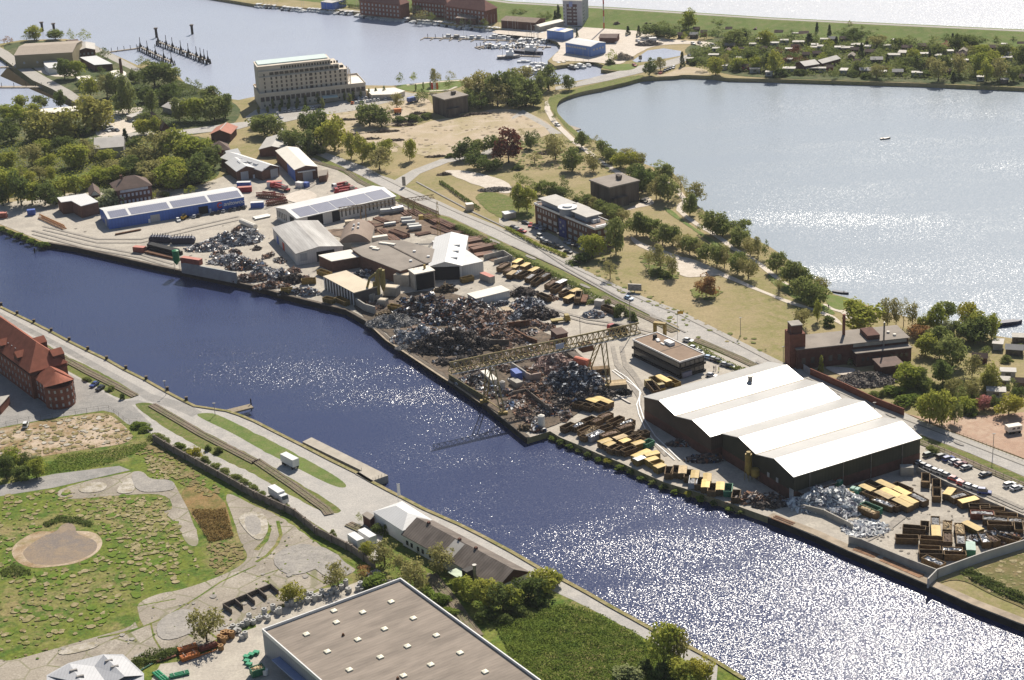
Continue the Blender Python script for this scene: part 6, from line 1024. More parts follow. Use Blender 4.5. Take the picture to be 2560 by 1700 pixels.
for a in ((1068,778,12,9,6,'mix','big heap of mixed shiny scrap in front of the tower shed'),(1120,795,11,8,5,'mix','mixed scrap heap right of the biggest heap, white pieces on its crest'),(1162,775,9,7,4,'mix','mixed scrap heap below the cream site hut'),(1195,803,10,8,3.5,'rust','rusty scrap heap next to the sandy lane'),(985,808,10,6,3,'grey','grey heap of shredded metal by the quay path'),(1050,848,10,6,4.5,'silver','silvery scrap heap beside the quay path'),(1130,868,15,8,6,'dark','large near-black scrap heap left of the gantry leg'),(1232,840,10,7,3,'rust','brown scrap heap behind the gantry girder'),(1205,832,7,6,3,'mix','small glittering heap behind the gantry end'),(1434,965,10.5,9,7,'steel','blue-grey steel scrap heap under the gantry with dark foot'),(1388,920,7,7,4.5,'pink','pinkish rusty heap between gantry and steel heap'),(1345,985,8,5,2.5,'rust','flat rusty heap in the pen below the steel heap'),(1480,985,6,5,2.5,'dark','dark scrap at the right foot of the steel heap'),(1240,985,6,4,2,'mix','colourful junk beside the gantry left leg'),(1190,955,7,4,2.5,'mix','junk along the quay wall left of the gantry leg'),(1330,935,5,4,2.5,'rust','rusty pieces beside the concrete box'),(578,607,12,5,4.5,'silver','long silver heap of sheet cuttings behind the quay'),(618,598,7,5,4.5,'silver','right end of the silver cuttings heap with high crest'),(520,622,9,4,2.5,'silver','low left end of the silver cuttings heap'),(575,655,8,4,3,'silver','silver scrap behind the tall block wall'),(615,668,8,4,3,'mix','mixed scrap right of the tall block wall'),(660,688,6,4,3.5,'silver','pale round scrap pile on the quay'),(694,694,6,4,3.5,'silver','blue-white wire heap on the quay'),(728,703,6,4,3,'dark','dark wire heap on the quay'),(630,700,8,3,2.5,'rust','rusty pile at the quay edge'),(680,717,7,2.5,2,'rust','brown scrap at the quay edge left of the yellow skip'),(748,732,4,2.2,2,'mix','small mixed pile at the quay edge'),(775,736,4,2.5,2.8,'silver','spiky pale pile at the quay edge near the striped shed'),(905,690,7,2.5,2,'steel','dark scrap in the brick recess'),(2068,1258,11,6,4.5,'white','gleaming heap of aluminium cuttings behind the dark wall'),(2108,1278,6,4,2,'white','low bright spill of aluminium right of the gleaming heap'),(2162,1322,6,5,.35,'white','thin scatter of white cuttings on the yard'),(1113,728,4.5,2.5,2.2,'brown','brown round scrap pile before the open hall'),(1560,983,2.6,2.2,1.8,'black','small black pile beside the painted lane'),(1320,762,6,5,2.5,'steel','dark machine scrap along the sandy lane'),(1345,790,7,5,3,'dark','black scrap pile in the yard middle'),(1310,735,5,4,2.5,'dark','dark scrap at the top of the sandy lane'),(2165,952,10,6,2.4,'gravel','grey brushwood heap behind the brick wall'),(1240,475,8,3,1.2,'gravel','heap of broken grey stones on the field'),(1485,790,4,3,2,'silver','pale scrap pile beside the yellow trailer'),(1660,1010,0.1,0.1,.1,'rust',''),(1725,1110,7,2,1.6,'mix','machine parts lying in the warehouse shade'),(1765,1150,6,2.5,1.8,'mix','mixed junk in the warehouse shade near the yellow tank'),(1895,1250,7,2.6,2.2,'rust','yellowish scrap at the end of the canal skips'),(2335,1360,.1,.1,.1,'rust',''),(2490,1350,8,3,2,'mix','mixed junk behind the pale wall'),(1925,1265,5,2,1.5,'dark','dark engines at the quay end')):
    if a[6]: heap(a[0],a[1],a[2]*1.12,a[3]*1.12,a[4]*1.18,*a[5:])
cr=random.Random(99); CL=((1370,960,7,'rust'),(1395,985,6,'dark'),(1350,1010,7,'rust'),(1310,1030,6,'rust'),(1475,955,5,'rust'),(1455,930,5,'steel'),(1490,1000,5,'rust'),(1260,870,7,'rust'),(1310,890,6,'rust'),(1225,900,6,'dark'),(1195,930,5,'rust'),(1155,905,6,'dark'),(1085,840,7,'mix'),(1150,830,7,'mix'),(1210,780,6,'rust'),(1240,795,6,'rust'),(1020,800,6,'mix'),(955,800,5,'grey'),(1005,870,4,'grey'),(1110,905,5,'dark'),(1290,790,5,'steel'),(1330,810,5,'rust'),(1365,820,4,'rust'),(1375,745,4,'rust'),(670,640,4,'rust'),(700,655,5,'mix'),(735,680,4,'rust'),(760,700,4,'rust'),(640,625,4,'dark'),(930,770,6,'rust'),(965,785,4,'brown'),(1010,760,4,'mix'),(1225,770,5,'mix'),(1255,790,5,'rust'),(1275,815,6,'mix'),(1300,850,6,'rust'),(1330,870,5,'mix'),(1350,900,5,'pink'),(1290,900,5,'dark'),(1265,925,5,'rust'),(1295,950,5,'mix'),(1330,965,4,'rust'),(1215,925,4,'mix'),(1160,930,4,'dark'),(1175,960,5,'rust'),(1215,975,5,'mix'),(1275,1010,5,'mix'),(1300,1000,4,'rust'),(1400,1010,6,'dark'),(1450,1010,5,'mix'),(1370,1030,6,'mix'),(1335,1055,4,'mix'),(1410,1045,4,'rust'),(1500,960,4,'rust'),(1520,985,4,'dark'),(1390,850,5,'rust'),(1420,880,5,'dark'),(1255,760,4,'steel'),(1290,770,4,'mix'),(1170,835,6,'rust'),(1235,815,5,'mix'),(1290,835,5,'dark'),(1330,835,4,'mix'),(1090,870,6,'dark'),(1000,835,5,'grey'),(1180,885,6,'dark'),(1240,880,5,'brown'),(640,660,4,'mix'),(650,720,3,'rust'),(705,735,3,'dark'),(545,640,4,'mix'),(590,635,4,'mix'),(1345,1075,3,'mix'),(1318,1070,3,'brown'),(1460,975,4,'mix'),(880,480,4,'rust'),(860,475,3,'mix'))
for x,y,r_,p_ in CL:
    o=heap(x+cr.uniform(-4,4),y+cr.uniform(-3,3),r_*cr.uniform(.7,1.1),r_*cr.uniform(.4,.8),cr.uniform(.8,1.9),p_,'',cr.uniform(0,3),name='junk_pile'); o['group']='low junk piles in the scrapyard'; reg(o,{'mix':'low colourful junk pile','rust':'low rusty junk pile','dark':'low dark junk pile','brown':'low brown junk pile','steel':'low bluish junk pile','pink':'low pinkish junk pile','grey':'low grey junk pile'}[p_],'in the scrapyard')
for a in ((1558,148,7,4.5,4.5,'sand','conical pale sand mound beside the boatyard pond'),(1622,112,9,5,3,'gravel','grey gravel bank behind the pond'),(1010,314,7,2,1.2,'soil','low soil ridge at the left end of the sandy field'),(960,330,9,2,1.5,'soil','soil bank along the building site track'),(985,352,6,1.8,1.2,'soil','soil heap near the side road'),(870,338,6,2,1.2,'soil','soil heap beside the site track'),(930,348,5,1.6,1,'soil','small soil heap on the site track'),(1050,285,6,2,1.5,'soil','dark soil left of the head bunker'),(1195,286,8,2,1.2,'soil','soil line right of the head bunker'),(1145,292,7,1.6,1,'soil','soil line at the foot of the head bunker'),(870,300,8,1.8,1,'soil','soil strip beside the hotel car park'),(1090,392,6,1.6,1,'soil','soil bank beside the side road'),(1110,437,4,1.6,1.2,'soil','soil heap on the white patch'),(1020,305,5,1.5,1,'soil','low soil heap in front of the dark bushes'),(1372,383,7,3,1.6,'soil','brown soil heap beside the bare tree'),(1650,62,8,3,4,'soil','dark earth heap beside the radio mast'),(1625,68,7,3,3.4,'soil','second dark earth heap right of the tower block'),(1545,66,6,3,3.,'soil','earth heap close to the radio mast')):
    heap(*a,name='earth_heap')
# ---------------- pipes and beams
M_PIPE=mat('rusty_pipe',(.25,.13,.085),.75,.45,.7,stretch=(.3,1,1),orand=.3); M_PIPEG=mat('grey_tank_steel',(.50,.50,.48),.45,.2,.6,metal=.3)
def pipes(label,x1,y1,x2,y2,n,rad,rows=1,m=M_PIPE,beam=False,tr=None,name='steel_pipe',cat='pipe'):
    tr=tr or t(1,1); a,b=W(*tr(x1,y1),.4),W(*tr(x2,y2),.4); L=(b-a).length; d=(b-a).normalized(); q=Vector((-d.y,d.x,0)); k=0
    me=(MB().box(0,L,-rad,rad,-rad,rad) if beam else MB().tube((0,0,0),(L,0,0),rad,8)).mesh(name,m)
    for r_ in range(rows):
        for i in range(n-r_):
            o=put(name,me,None,a+q*((i-(n-r_-1)/2)*rad*2.08)+Vector((rnd.uniform(-.5,.5)*d.x,rnd.uniform(-.5,.5)*d.y,rad-.25+r_*rad*1.8)),ang(a,b)); tag(o,label,cat,'steel lengths: '+label)
            if n*rows>1: k_=min([label.find(w_) for w_ in (' in ',' lying ',' behind ',' beside ',' leaning ',' at ',' left ',' on ') if w_ in label]); reg(o,label[:k_],label[k_+1:])
for a in (('long rusty pipe in the stack by the white roof',1480,600,1600,575,5,.35),('rusty pipe in the stack at the left end of the store',930,540,1060,510,5,.4,2),('rusty pipe in the lower left stack of the pipe store',950,590,1110,560,5,.4,2),('rusty pipe lying across the middle of the pipe store',1080,520,1300,480,4,.4),('rusty pipe in the fan of pipes above the grey tanks',1100,440,1200,480,5,.35),('rusty pipe in the slanting stack left of the big tanks',1020,480,1100,530,4,.4),('rusty pipe in the slanting row behind the tank row',1150,550,1290,650,6,.35),('rusty pipe in the slanting row beside the cream machines',1250,570,1390,620,5,.4,2),('rusty pipe in the stack beside the barrel-roofed hall',1200,600,1300,655,5,.35),('rusty pipe in the top stack beside the sleepers',1300,350,1400,420,5,.35),('rusty pipe in the long stack along the railway verge',1430,370,1520,420,5,.4),('rusty pipe in the double stack left of the lattice mast',1560,430,1690,500,6,.45,2),('rusty pipe in the stack behind the lattice mast',1660,470,1830,545,6,.45,2),('rusty pipe in the lower stack behind the lattice mast',1640,520,1800,580,4,.45),('rusty pipe in the slanting stack by the white roof edge',1770,610,1880,660,8,.45,2),('rusty pipe in the short stack near the verge',1830,585,1950,560,5,.4),('rusty pipe in the bundle with pale ends',1900,620,2030,600,6,.4),('rusty beam in the wide beam stack below the verge',1880,690,2120,645,7,.5,2),('rusty beam in the second beam stack below the verge',1920,715,2150,680,4,.5),('rusty beam in the third beam stack below the verge',1990,755,2210,705,4,.5,2),('rusty beam in the lowest beam stack by the pen',2030,790,2190,765,5,.4),('rusty pipe leaning beside the pale hall corner',1930,735,1990,765,3,.35)): pipes(*a,beam='beam' in a[0])
for a in (('grey steel tank left above the pipe store',1140,405,1250,395,1,1.4),('grey steel tank right above the pipe store',1255,400,1360,380,1,1.6),('rear pale tank of the row in the pipe store',1330,470,1430,462,1,1.1),('second pale tank of the row in the pipe store',1350,500,1475,490,1,1.1),('third pale tank of the row in the pipe store',1400,530,1510,520,1,1.1),('front pale tank of the row in the pipe store',1420,558,1535,545,1,1.3),('single pale tank left in the pipe store',1185,520,1290,505,1,1.)): pipes(*a,m=M_PIPEG,name='steel_tank',cat='tank')
pipes('thin steel beam lying beside the painted lane',905,475,1085,580,2,.18,m=M_STEEL,tr=t(2,2),beam=True,name='steel_beam',cat='beam'); pipes('rusty plate stack beside the gantry right leg',890,430,1050,415,3,.8,m=M_LBR,tr=t(2,2),beam=True,name='steel_plate',cat='plate')
pipes('dark long beam on the quay beside the green silo',1350,760,1660,830,2,.5,m=M_RUST,tr=t(0,1),beam=True,name='steel_beam',cat='beam'); pipes('stacked dark steel box section on the quay',1385,725,1640,790,3,.8,2,m=M_BLACK,tr=t(0,1),beam=True,name='steel_beam',cat='beam'); pipes('steel beam lying in front of the blue hall',1065,595,1300,550,1,.35,m=M_RUST,tr=t(0,1),beam=True,name='steel_beam',cat='beam')
pipes('long pale steel bar left of the solar roof hall',-20,450,120,420,5,.4,m=M_PIPEG,tr=t(1,1),name='steel_bar',cat='bar')
M_LBRK=mat('weathered_plank',(.42,.24,.14),.9,.5,.6)
pipes('grey plank in the pile at the canal edge',50,60,230,130,7,.14,m=M_RUST,tr=t(3,3),beam=True,name='plank',cat='plank'); pipes('orange-brown plank on the quay edge path',800,350,1000,425,9,.13,m=M_LBRK,tr=t(3,3),beam=True,name='plank',cat='plank'); pipes('rust coloured plank at the end of the quay edge',1050,450,1420,610,9,.13,m=M_LBRK,tr=t(3,3),beam=True,name='plank',cat='plank')
# ---------------- vehicles
CARC={'white':(.72,.72,.70),'silver':(.45,.46,.48),'black':(.02,.02,.024),'blue':(.04,.07,.25),'red':(.42,.03,.03),'darkgreen':(.02,.06,.05),'darkred':(.14,.02,.025),'grey':(.16,.17,.18),'lightblue':(.35,.5,.68),'orange':(.6,.16,.04)}
CARM={}
M_TYRE=mat('tyre',(.015,.015,.015),.9,.1,1); M_CGL=mat('car_glass',(.03,.035,.045),.1,.1,1,spec=.8)
WHEEL=MB().tube((0,-.11,0),(0,.11,0),.32,10).mesh('wheel',M_TYRE)
def carmesh(kind,col):
    k=(kind,col)
    if k in CARM: return CARM[k]
    m=mat(col+'_car_paint',CARC[col],.3,.05,1,spec=.6); L=2.15; mb=MB(); prof=[(-L,.35),(-L,.75),(-L+.1,.92),(-1.0 if kind=='car' else -L+.1,.98),(.85,.96),(L-.12,.82),(L,.68),(L,.35)]
    n=len(prof); v=[(x,s*.86,z) for s in (-1,1) for x,z in prof]; mb.add(v,[(i,i+1,i+1+n,i+n)[::-1] for i in range(n-1)]+[tuple(range(n)),tuple(range(2*n-1,n-1,-1)),(n-1,0,n,2*n-1)[::-1]])
    h=1.42 if kind=='car' else (1.95 if kind=='van' else 1.5); xb,xf=(-1.55,.2) if kind=='car' else (-2.0,.3)
    mb.box(xb+.12,xf-.1,-.62,.62,h-.03,h+.03); g=MB(); b0,b1=xb-.35 if kind=='car' else xb-.08,xf+.75
    g.add([(b0,-.8,.95),(b1,-.8,.95),(b1,.8,.95),(b0,.8,.95),(xb+.1,-.63,h-.03),(xf-.05,-.63,h-.03),(xf-.05,.63,h-.03),(xb+.1,.63,h-.03)],[(4,5,6,7),(0,1,5,4),(1,2,6,5),(2,3,7,6),(3,0,4,7)])
    CARM[k]=(mb.mesh('body',m),g.mesh('glasshouse',M_CGL)); return CARM[k]
CN={'darkgreen':'dark green','darkred':'dark red','lightblue':'light blue'}
def car(tr,X,Y,dX,dY,col,place,kind='car',wh=True,parked=True):
    p=W(*tr(X,Y),0); q=W(*tr(X+dX,Y+dY),0); a=ang(p,q); o=thing('car' if kind!='van' else 'van','',kind if kind!='estate' else 'car',(p.x,p.y,GZ-.04),a,'vehicles '+place); b,g=carmesh(kind,col); put('body',b,o); put('glasshouse',g,o)
    if wh:
        for x in (-1.3,1.3):
            for y in (-.8,.8): put('wheel',WHEEL,o,(x,y,.32))
    reg(o,f'{CN.get(col,col)} {"car" if kind!="van" else "van"}',place); return o
for x,y,c in ((1645,472,'white'),(1795,438,'silver'),(1835,430,'black'),(1965,408,'black'),(2020,398,'black'),(2065,388,'silver'),(2130,377,'black'),(2168,370,'grey'),(2210,362,'black'),(2255,354,'black')): car(t(0,1),x,y,25,30 if x<1700 else -38,c,'parked in front of the blue hall')
for x,y,c in ((128,498,'black'),(50,556,'silver'),(95,575,'red'),(18,540,'black'),(300,668,'grey'),(330,680,'silver'),(360,692,'black'),(385,700,'grey'),(432,722,'black'),(518,768,'black')): car(t(2,1),x,y,40,8,c,'on the sunny side of the office parking')
for x,y,c in ((172,520,'red'),(205,530,'black'),(235,540,'blue'),(265,552,'silver'),(295,562,'black'),(495,668,'grey'),(530,680,'silver'),(565,692,'black'),(600,704,'black'),(635,716,'silver'),(665,735,'white')): car(t(2,1),x,y,-20,34,c,'in the shade along the brick office')
car(t(2,1),262,630,40,20,'white','on the sunny side of the office parking','van')
for x,y,c in ((1820,178,'lightblue'),(1870,192,'silver'),(1912,208,'black'),(1970,242,'silver'),(2022,258,'black'),(1625,18,'white'),(1680,88,'white'),(1735,126,'grey'),(1842,342,'silver')): car(t(2,2),x,y,50,10,c,'beside the black office')
for x,y,c,k in ((1485,1072,'darkgreen','estate'),(1605,1088,'black','estate'),(1665,1110,'blue','estate'),(1722,1136,'silver','car'),(1778,1160,'darkred','car'),(1828,1192,'grey','car'),(2002,1256,'black','car'),(2228,1350,'white','estate'),(2290,1380,'silver','car')): car(t(3,2),x,y,60,-18,c,'in the open car park by the railing',k)
for x,y,c in ((1400,1155,'white'),(1445,1178,'grey'),(1495,1202,'silver'),(1552,1228,'silver'),(1605,1246,'white'),(1655,1268,'grey'),(1722,1302,'red'),(1800,1348,'red'),(1860,1370,'white'),(1925,1393,'silver')): car(t(3,2),x,y,40,14,c,'parked behind the grey panel wall')
car(t(3,2),1995,1420,60,5,'blue','parked behind the grey panel wall','van'); car(t(2,1),1078,1196,45,14,'lightblue','driving on the main road'); car(t(0,2),872,425,-30,20,'blue','beside the round-fronted brick wing'); car(t(0,2),926,458,-30,20,'black','beside the round-fronted brick wing'); car(t(0,2),240,800,12,-30,'white','on the dirt lot','van')
for x,y,c in ((200,1055,'silver'),(270,1034,'silver'),(310,1030,'white'),(355,1026,'white'),(395,1022,'silver'),(420,1018,'white'),(445,1014,'white'),(470,1012,'silver'),(500,1008,'white'),(530,1004,'white'),(555,1000,'silver'),(590,1000,'black')): car(t(1,0),x,y,6,-14,c,'in the front row of the hotel car park',wh=False)
for x,y,c in ((890,960,'orange'),(925,955,'white'),(955,950,'silver'),(990,948,'white'),(1030,942,'white'),(1060,938,'silver'),(1095,934,'white'),(1130,928,'white'),(925,922,'black'),(950,918,'white'),(985,914,'white'),(1018,910,'silver'),(1100,900,'white'),(1150,896,'white'),(1200,920,'white'),(1240,915,'silver')): car(t(1,0),x,y,6,-14,c,'in the right part of the hotel car park',wh=False)
for x,y,c in ((945,1190,'black'),(975,1180,'white'),(1000,1190,'silver'),(1030,1185,'white'),(1000,1215,'white'),(1040,1210,'black'),(1080,1210,'grey'),(960,1205,'blue'),(1225,1125,'silver')): car(t(0,0),x,y,20,8,c,'in the car park under the willows',wh=False)
for x,y,c in ((1370,680,'red'),(1410,660,'black'),(1435,650,'black'),(1460,640,'grey'),(1490,630,'white')): car(t(2,0),x,y,-14,14,c,'at the beach parking by the causeway',wh=False)
for x,y,c in ((950,395,'white'),(1730,405,'black'),(1855,425,'grey'),(1828,435,'black'),(1640,525,'black'),(1160,385,'silver'),(1210,370,'white'),(1670,410,'white'),(420,1160,'white'),(850,1530,'white'),(1130,610,'red')): car(t(2,0),x,y,20,8,c,'on the lanes round boatyard and lake',wh=False)
car(t(1,0),220,1095,30,3,'silver','on the hotel approach road',wh=False); car(t(2,1),1215,300,30,8,'black','beside the big bunker')
def truck(tr,X1,Y1,X2,Y2,label,cabm,boxm,kind='box',h=3.6,name='truck'):
    "cargo from X1,Y1 to X2,Y2 (roof line); cab beyond X2,Y2"
    a,b=W(*tr(X1,Y1),h),W(*tr(X2,Y2),h); L=(b-a).length; o=thing(name,label,'truck',(a.x,a.y,GZ-.04),ang(a,b))
    if kind=='box': MB().box(0,L,-1.25,1.25,1.0,h).obj('cargo_box',boxm,o)
    elif kind=='skip': MB().add([],[]); x=skip_body(L,2.4,2.2).obj('skip_body',boxm,o,(L/2,0,.9))
    else:
        mb=MB().box(0,L,-1.2,1.2,1.0,1.5); mb.obj('deck',boxm,o)
        if kind=='crane':
            MB().box(L*.2,L*.95,-.5,.5,2.0,3.0).obj('boom',boxm,o); MB().box(L*.15,L*.4,-1.1,1.1,1.5,2.9).obj('counterweight',M_STEEL,o)
    MB().box(0,L+(2.2 if cabm else 0),-.5,.5,.6,1.0).obj('chassis',M_BLACK,o)
    if cabm:
        MB().add([(L+.25,-1.2,.5),(L+2.3,-1.2,.5),(L+2.3,1.2,.5),(L+.25,1.2,.5),(L+.25,-1.2,3.),(L+1.9,-1.2,3.),(L+1.9,1.2,3.),(L+.25,1.2,3.),(L+2.3,-1.2,1.7),(L+2.3,1.2,1.7)],[(4,5,6,7),(0,1,8,5,4),(3,7,6,9,2),(0,4,7,3),(1,2,9,8),(8,9,6,5)]).obj('cab',cabm,o)
        MB().add([(L+2.32,-1.05,1.75),(L+2.32,1.05,1.75),(L+1.96,1.05,2.85),(L+1.96,-1.05,2.85)],[(0,1,2,3)]).obj('windscreen',M_CGL,o)
    wm=MB().tube((0,-.15,0),(0,.15,0),.5,10)
    me=wm.mesh('wheel',M_TYRE)
    for x in ([.9,2.1]+([L+1.2] if cabm else [L-.8])):
        for y in (-1.05,1.05): put('wheel',me,o,(x,y,.5))
    return o
M_MUSTV=mat('truck_mustard',(.34,.25,.05),.5,.3,1); M_REDV=mat('truck_red',(.36,.025,.03),.5,.25,1); M_ORG=mat('orange_paint',(.62,.20,.05),.6,.25,1)
truck(t(1,2),250,1042,365,1102,'white box trailer parked on the lane beside the oval grass strip',None,M_WPAINT,name='trailer'); truck(t(1,2),140,1342,232,1402,'white box truck with dark windscreen on the lane behind the old wall',M_WPAINT,M_WPAINT)
truck(t(1,3),875,212,965,275,'front white swap body box on legs beside the old wall',None,M_WPAINT,name='trailer'); truck(t(1,3),970,175,1078,245,'rear white swap body box next to the tent hall',None,M_WPAINT,name='trailer')
truck(t(2,1),600,1190,618,1120,'mustard skip lorry seen from the front near the verge',M_MUSTV,M_YDARK,'skip',3); truck(t(2,1),680,1150,655,1215,'flat trailer with red rear lights near the verge',None,M_RUST,'flat',1.5,'trailer'); truck(t(2,1),360,1385,480,1370,'dark mustard lorry crane in the yard middle',M_MUSTV,M_MUSTV,'flat',1.5); truck(t(2,1),1050,1480,930,1430,'lorry with red cab and dark tipper body behind the gantry',M_REDV,M_GREY if 0 else M_BLACK,'skip',3); truck(t(2,2),1340,470,1265,380,'dark skip lorry parked at the warehouse corner',M_MUSTV,M_YDARK,'skip',3); truck(t(2,2),1290,340,1360,395,'yellow skip lorry beside the black office shadow',M_MUSTV,M_YBODY,'skip',3)
truck(t(1,1),300,150,170,118,'red mobile crane truck in front of the blue-sided hall',M_REDV,M_REDV,'crane',3); truck(t(1,1),930,140,760,165,'front red crane carrier beside the solar roof hall',M_REDV,M_REDV,'crane',3); truck(t(1,1),860,100,740,125,'rear white and red crane carrier beside the track',M_WPAINT,M_REDV,'crane',3); truck(t(1,1),420,35,300,0,'yellow machine',M_MUSTV,M_MUSTV,'flat',2) if 0 else None
o=truck(t(3,2),2200,795,2330,775,'cream motorhome on the reddish caravan lot',None,M_CREAMW,'box',2.8,'motorhome'); 
for x in (1.5,3.2): MB().box(x,x+1,-1.29,-1.24,1.7,2.3).obj('window',M_CGL,o)
truck(t(1,0),1400,905,1460,890,'blue and white lorry by the hotel forecourt',M_WPAINT,mat('lorry_blue',(.10,.16,.42),.5),'box',3.2); truck(t(1,0),1270,1005,1340,1000,'orange tipper lorry on the building site',None,M_ORG,'box',3.,'tipper'); truck(t(2,0),1265,350,1330,345,'white bus at the allotment road',None,M_WPAINT,'box',3.,'bus')
def container(tr,X1,Y1,X2,Y2,h,m,label,name='container',wd=2.45,z=0.,rm=None):
    a,b=W(*tr(X1,Y1),h+z),W(*tr(X2,Y2),h+z); L=(b-a).length; o=thing(name,label,'container',(a.x,a.y,GZ-.06+z),ang(a,b)); mb=MB().box(0,L,-wd/2,wd/2,.02,h)
    for i in range(int(L/.6)+1):
        x=min(L-.05,i*.6+.05)
        for s in (-1,1): mb.box(x-.06,x+.06,s*wd/2-(.05 if s<0 else 0),s*wd/2+(.05 if s>0 else 0),.1,h-.1)
    mb.obj('body',m,o); MB().box(-.03,L+.03,-wd/2-.06,wd/2+.06,h,h+.05).obj('roof',rm or m,o); return o
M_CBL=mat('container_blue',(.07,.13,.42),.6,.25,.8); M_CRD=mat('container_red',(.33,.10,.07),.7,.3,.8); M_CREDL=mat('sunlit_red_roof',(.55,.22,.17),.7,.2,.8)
for a in ((t(0,1),248,370,322,362,2.6,M_CBL,'blue container alone on the quay left of the white-roofed block'),(t(0,1),-60,398,60,392,2.6,M_CRD,'rust red container cut by the left edge'),(t(0,1),1235,704,1335,712,2.6,M_CRD,'rust red container on the quay left of the dark box sections'),(t(0,1),1680,800,1850,826,2.6,M_CRD,'long red container standing on the tall block wall','container',2.45,4.2),(t(0,1),2185,112,2310,108,2.6,M_CBL,'blue cabin with white roof right of the blue hall gable'),(t(0,1),2190,160,2320,152,2.6,M_REDV,'bright red container beside the blue hall gable'),(t(0,1),2310,300,2430,292,2.7,M_CBL,'blue cabin with white roof at the end of the blue hall'),(t(1,1),375,108,430,118,2.6,M_WPAINT,'white container at the corner of the blue-sided hall'),(t(1,1),440,112,480,118,2.4,M_CBL,'small blue container at the brick front of the cream-roofed hall'),(t(1,1),100,108,240,102,2.8,M_WPAINT,'white trailer box behind the red mobile crane'),(t(1,1),1240,395,1330,380,2.2,M_CREAM,'' ),(t(1,1),1070,620,1210,600,2.4,M_CREAMW,'cream machine housing in the pipe store'),(t(1,1),820,470,910,462,2.2,M_CREAM,'tan flat container beside the solar hall front'),(t(1,1),2085,945,2180,985,3.,M_CONC,'concrete coloured hut right of the open hall'),(t(2,1),770,1195,840,1205,2.6,M_PR,'pale hut beside the dark junipers'),(zG,1310,1010,1410,1095,3.6,M_CBL,'blue container with rusty top under the gantry'),(zG,1290,1180,1420,1260,2.2,M_CONC,'white container below the blue one under the gantry'),(zG,780,1040,980,1210,2.6,M_CREAMW,'long cream trailer under the gantry girder'),(zD,470,240,620,350,3.,M_ORG,''),(t(3,2),1220,1165,1340,1165,3.,M_CONC,'stacked grey containers in the corner of the skip yard')):
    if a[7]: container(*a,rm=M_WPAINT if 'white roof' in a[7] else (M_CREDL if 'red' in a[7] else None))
# orange boiler and round vessels
p=W(1455,905,1.6); tag(MB().tube((-3,0,0),(3,0,0),1.7,14).obj('boiler',mat('boiler_orange',(.62,.17,.09),.5,.2,.8),None,p,R(-40)),'large orange cylindrical boiler lying under the gantry','tank')
container(t(2,2),720,265,900,250,2.4,M_YDARK,'rusty yellow barge-like hopper under the right gantry leg','hopper',3)
container(t(2,2),540,110,620,170,2.2,M_CONCD,'dark open hopper left of the orange boiler','hopper',3.)
def cyl(label,px,r_,h,m,name='tank',z=0,cone=0,legs=0,cat='tank'):
    p=W(*px,0); o=thing(name,label,cat,(p.x,p.y,GZ-.05))
    if cone: MB().tube((0,0,legs),(0,0,legs+cone),.3,14,r_).obj('cone',m,o)
    MB().tube((0,0,legs+cone),(0,0,h),r_,16).tube((0,0,h),(0,0,h+.4),r_,16,r_*.4).obj('body',m,o)
    if legs:
        for i in range(4): MB().tube((r_*1.1*math.cos(i*1.57+.8),r_*1.1*math.sin(i*1.57+.8),0),(r_*.9*math.cos(i*1.57+.8),r_*.9*math.sin(i*1.57+.8),legs+cone),.08,5).obj('leg',M_STEEL,o)
    return o
cyl('bright green silo on thin legs at the quay edge',(444,676),1.5,9,mat('silo_green',(.02,.22,.08),.5),'silo',0,2.,2.5,cat='silo'); cyl('cream storage tank beside the quay corner',(1354,1068),1.2,4.2,M_CREAMW); cyl('pale grey vertical tank among junk under the gantry',(1257,978),1.,3.6,M_PR); cyl('white storage tank in the warehouse shade',(2135,1202),1.4,3.4,M_PR)
M_MUSTD=mat('dusty_mustard',(.30,.235,.07),.6,.3,.6)
p=W(947,748,0); o=thing('filter_plant','tall mustard yellow dust filter plant with ducts beside the tan shed','machine',p); MB().tube((0,0,1.5),(0,0,11.5),.95,14).obj('filter_column',M_MUSTD,o); MB().tube((2.1,1,5.5),(2.1,1,12.2),1.15,14).tube((2.1,1,3),(2.1,1,5.5),.3,12,1.15).obj('cyclone',M_MUSTD,o); MB().tube((-.5,0,11),(-3,-1,9.6),.5,10).tube((-3,-1,9.6),(-5.2,-1.5,2.8),.5,10).obj('duct',M_MUSTD,o); MB().tube((0,0,11.2),(.8,.4,12.4),.7,10).tube((.8,.4,12.4),(2,1,12.4),.7,10).obj('bend',M_MUSTD,o); MB().box(-1.6,1.6,-1.6,1.6,0,2.2).obj('base',M_CONC,o)
for dx in (-.8,.8): MB().tube((-1.6+dx*.3,-1.2,0),(-1.3+dx*.3,-.9,8),.35,8).obj('pipe',M_MUSTD,o)
for x,y,sx,sy,h,lab in ((1010,712,7,4.5,5,'large concrete machine block between filter plant and tower shed'),(980,738,6,4,4,'lower concrete machine block beside the filter plant'),(920,752,6,3,3.2,'concrete bin beside the tan shed corner'),(958,765,3.6,3,3,'small concrete bin in front of the filter plant')):
    p=W(x,y,0); o=thing('concrete_block',lab,'block',(p.x,p.y,0),R(-22)); MB().box(-sx/2,sx/2,-sy/2,sy/2,0,h).obj('body',M_CONC,o); MB().box(-sx/2+.4,sx/2-.4,-sy/2+.4,sy/2-.4,h,h+.15).obj('top',M_CREAM,o)
p=W(1871,1200,0); o=thing('dust_tower','mustard yellow dust tower on legs at the warehouse gable','machine',p); MB().tube((0,0,3.4),(0,0,9),1.1,14).tube((0,0,1.6),(0,0,3.4),.3,12,1.1).tube((0,0,9),(0,0,9.8),.7,12).obj('body',M_MUST,o)
for i in range(4): MB().tube((1.2*math.cos(i*1.57),1.2*math.sin(i*1.57),0),(1.1*math.cos(i*1.57),1.1*math.sin(i*1.57),5),.1,5).obj('leg',M_MUST,o)
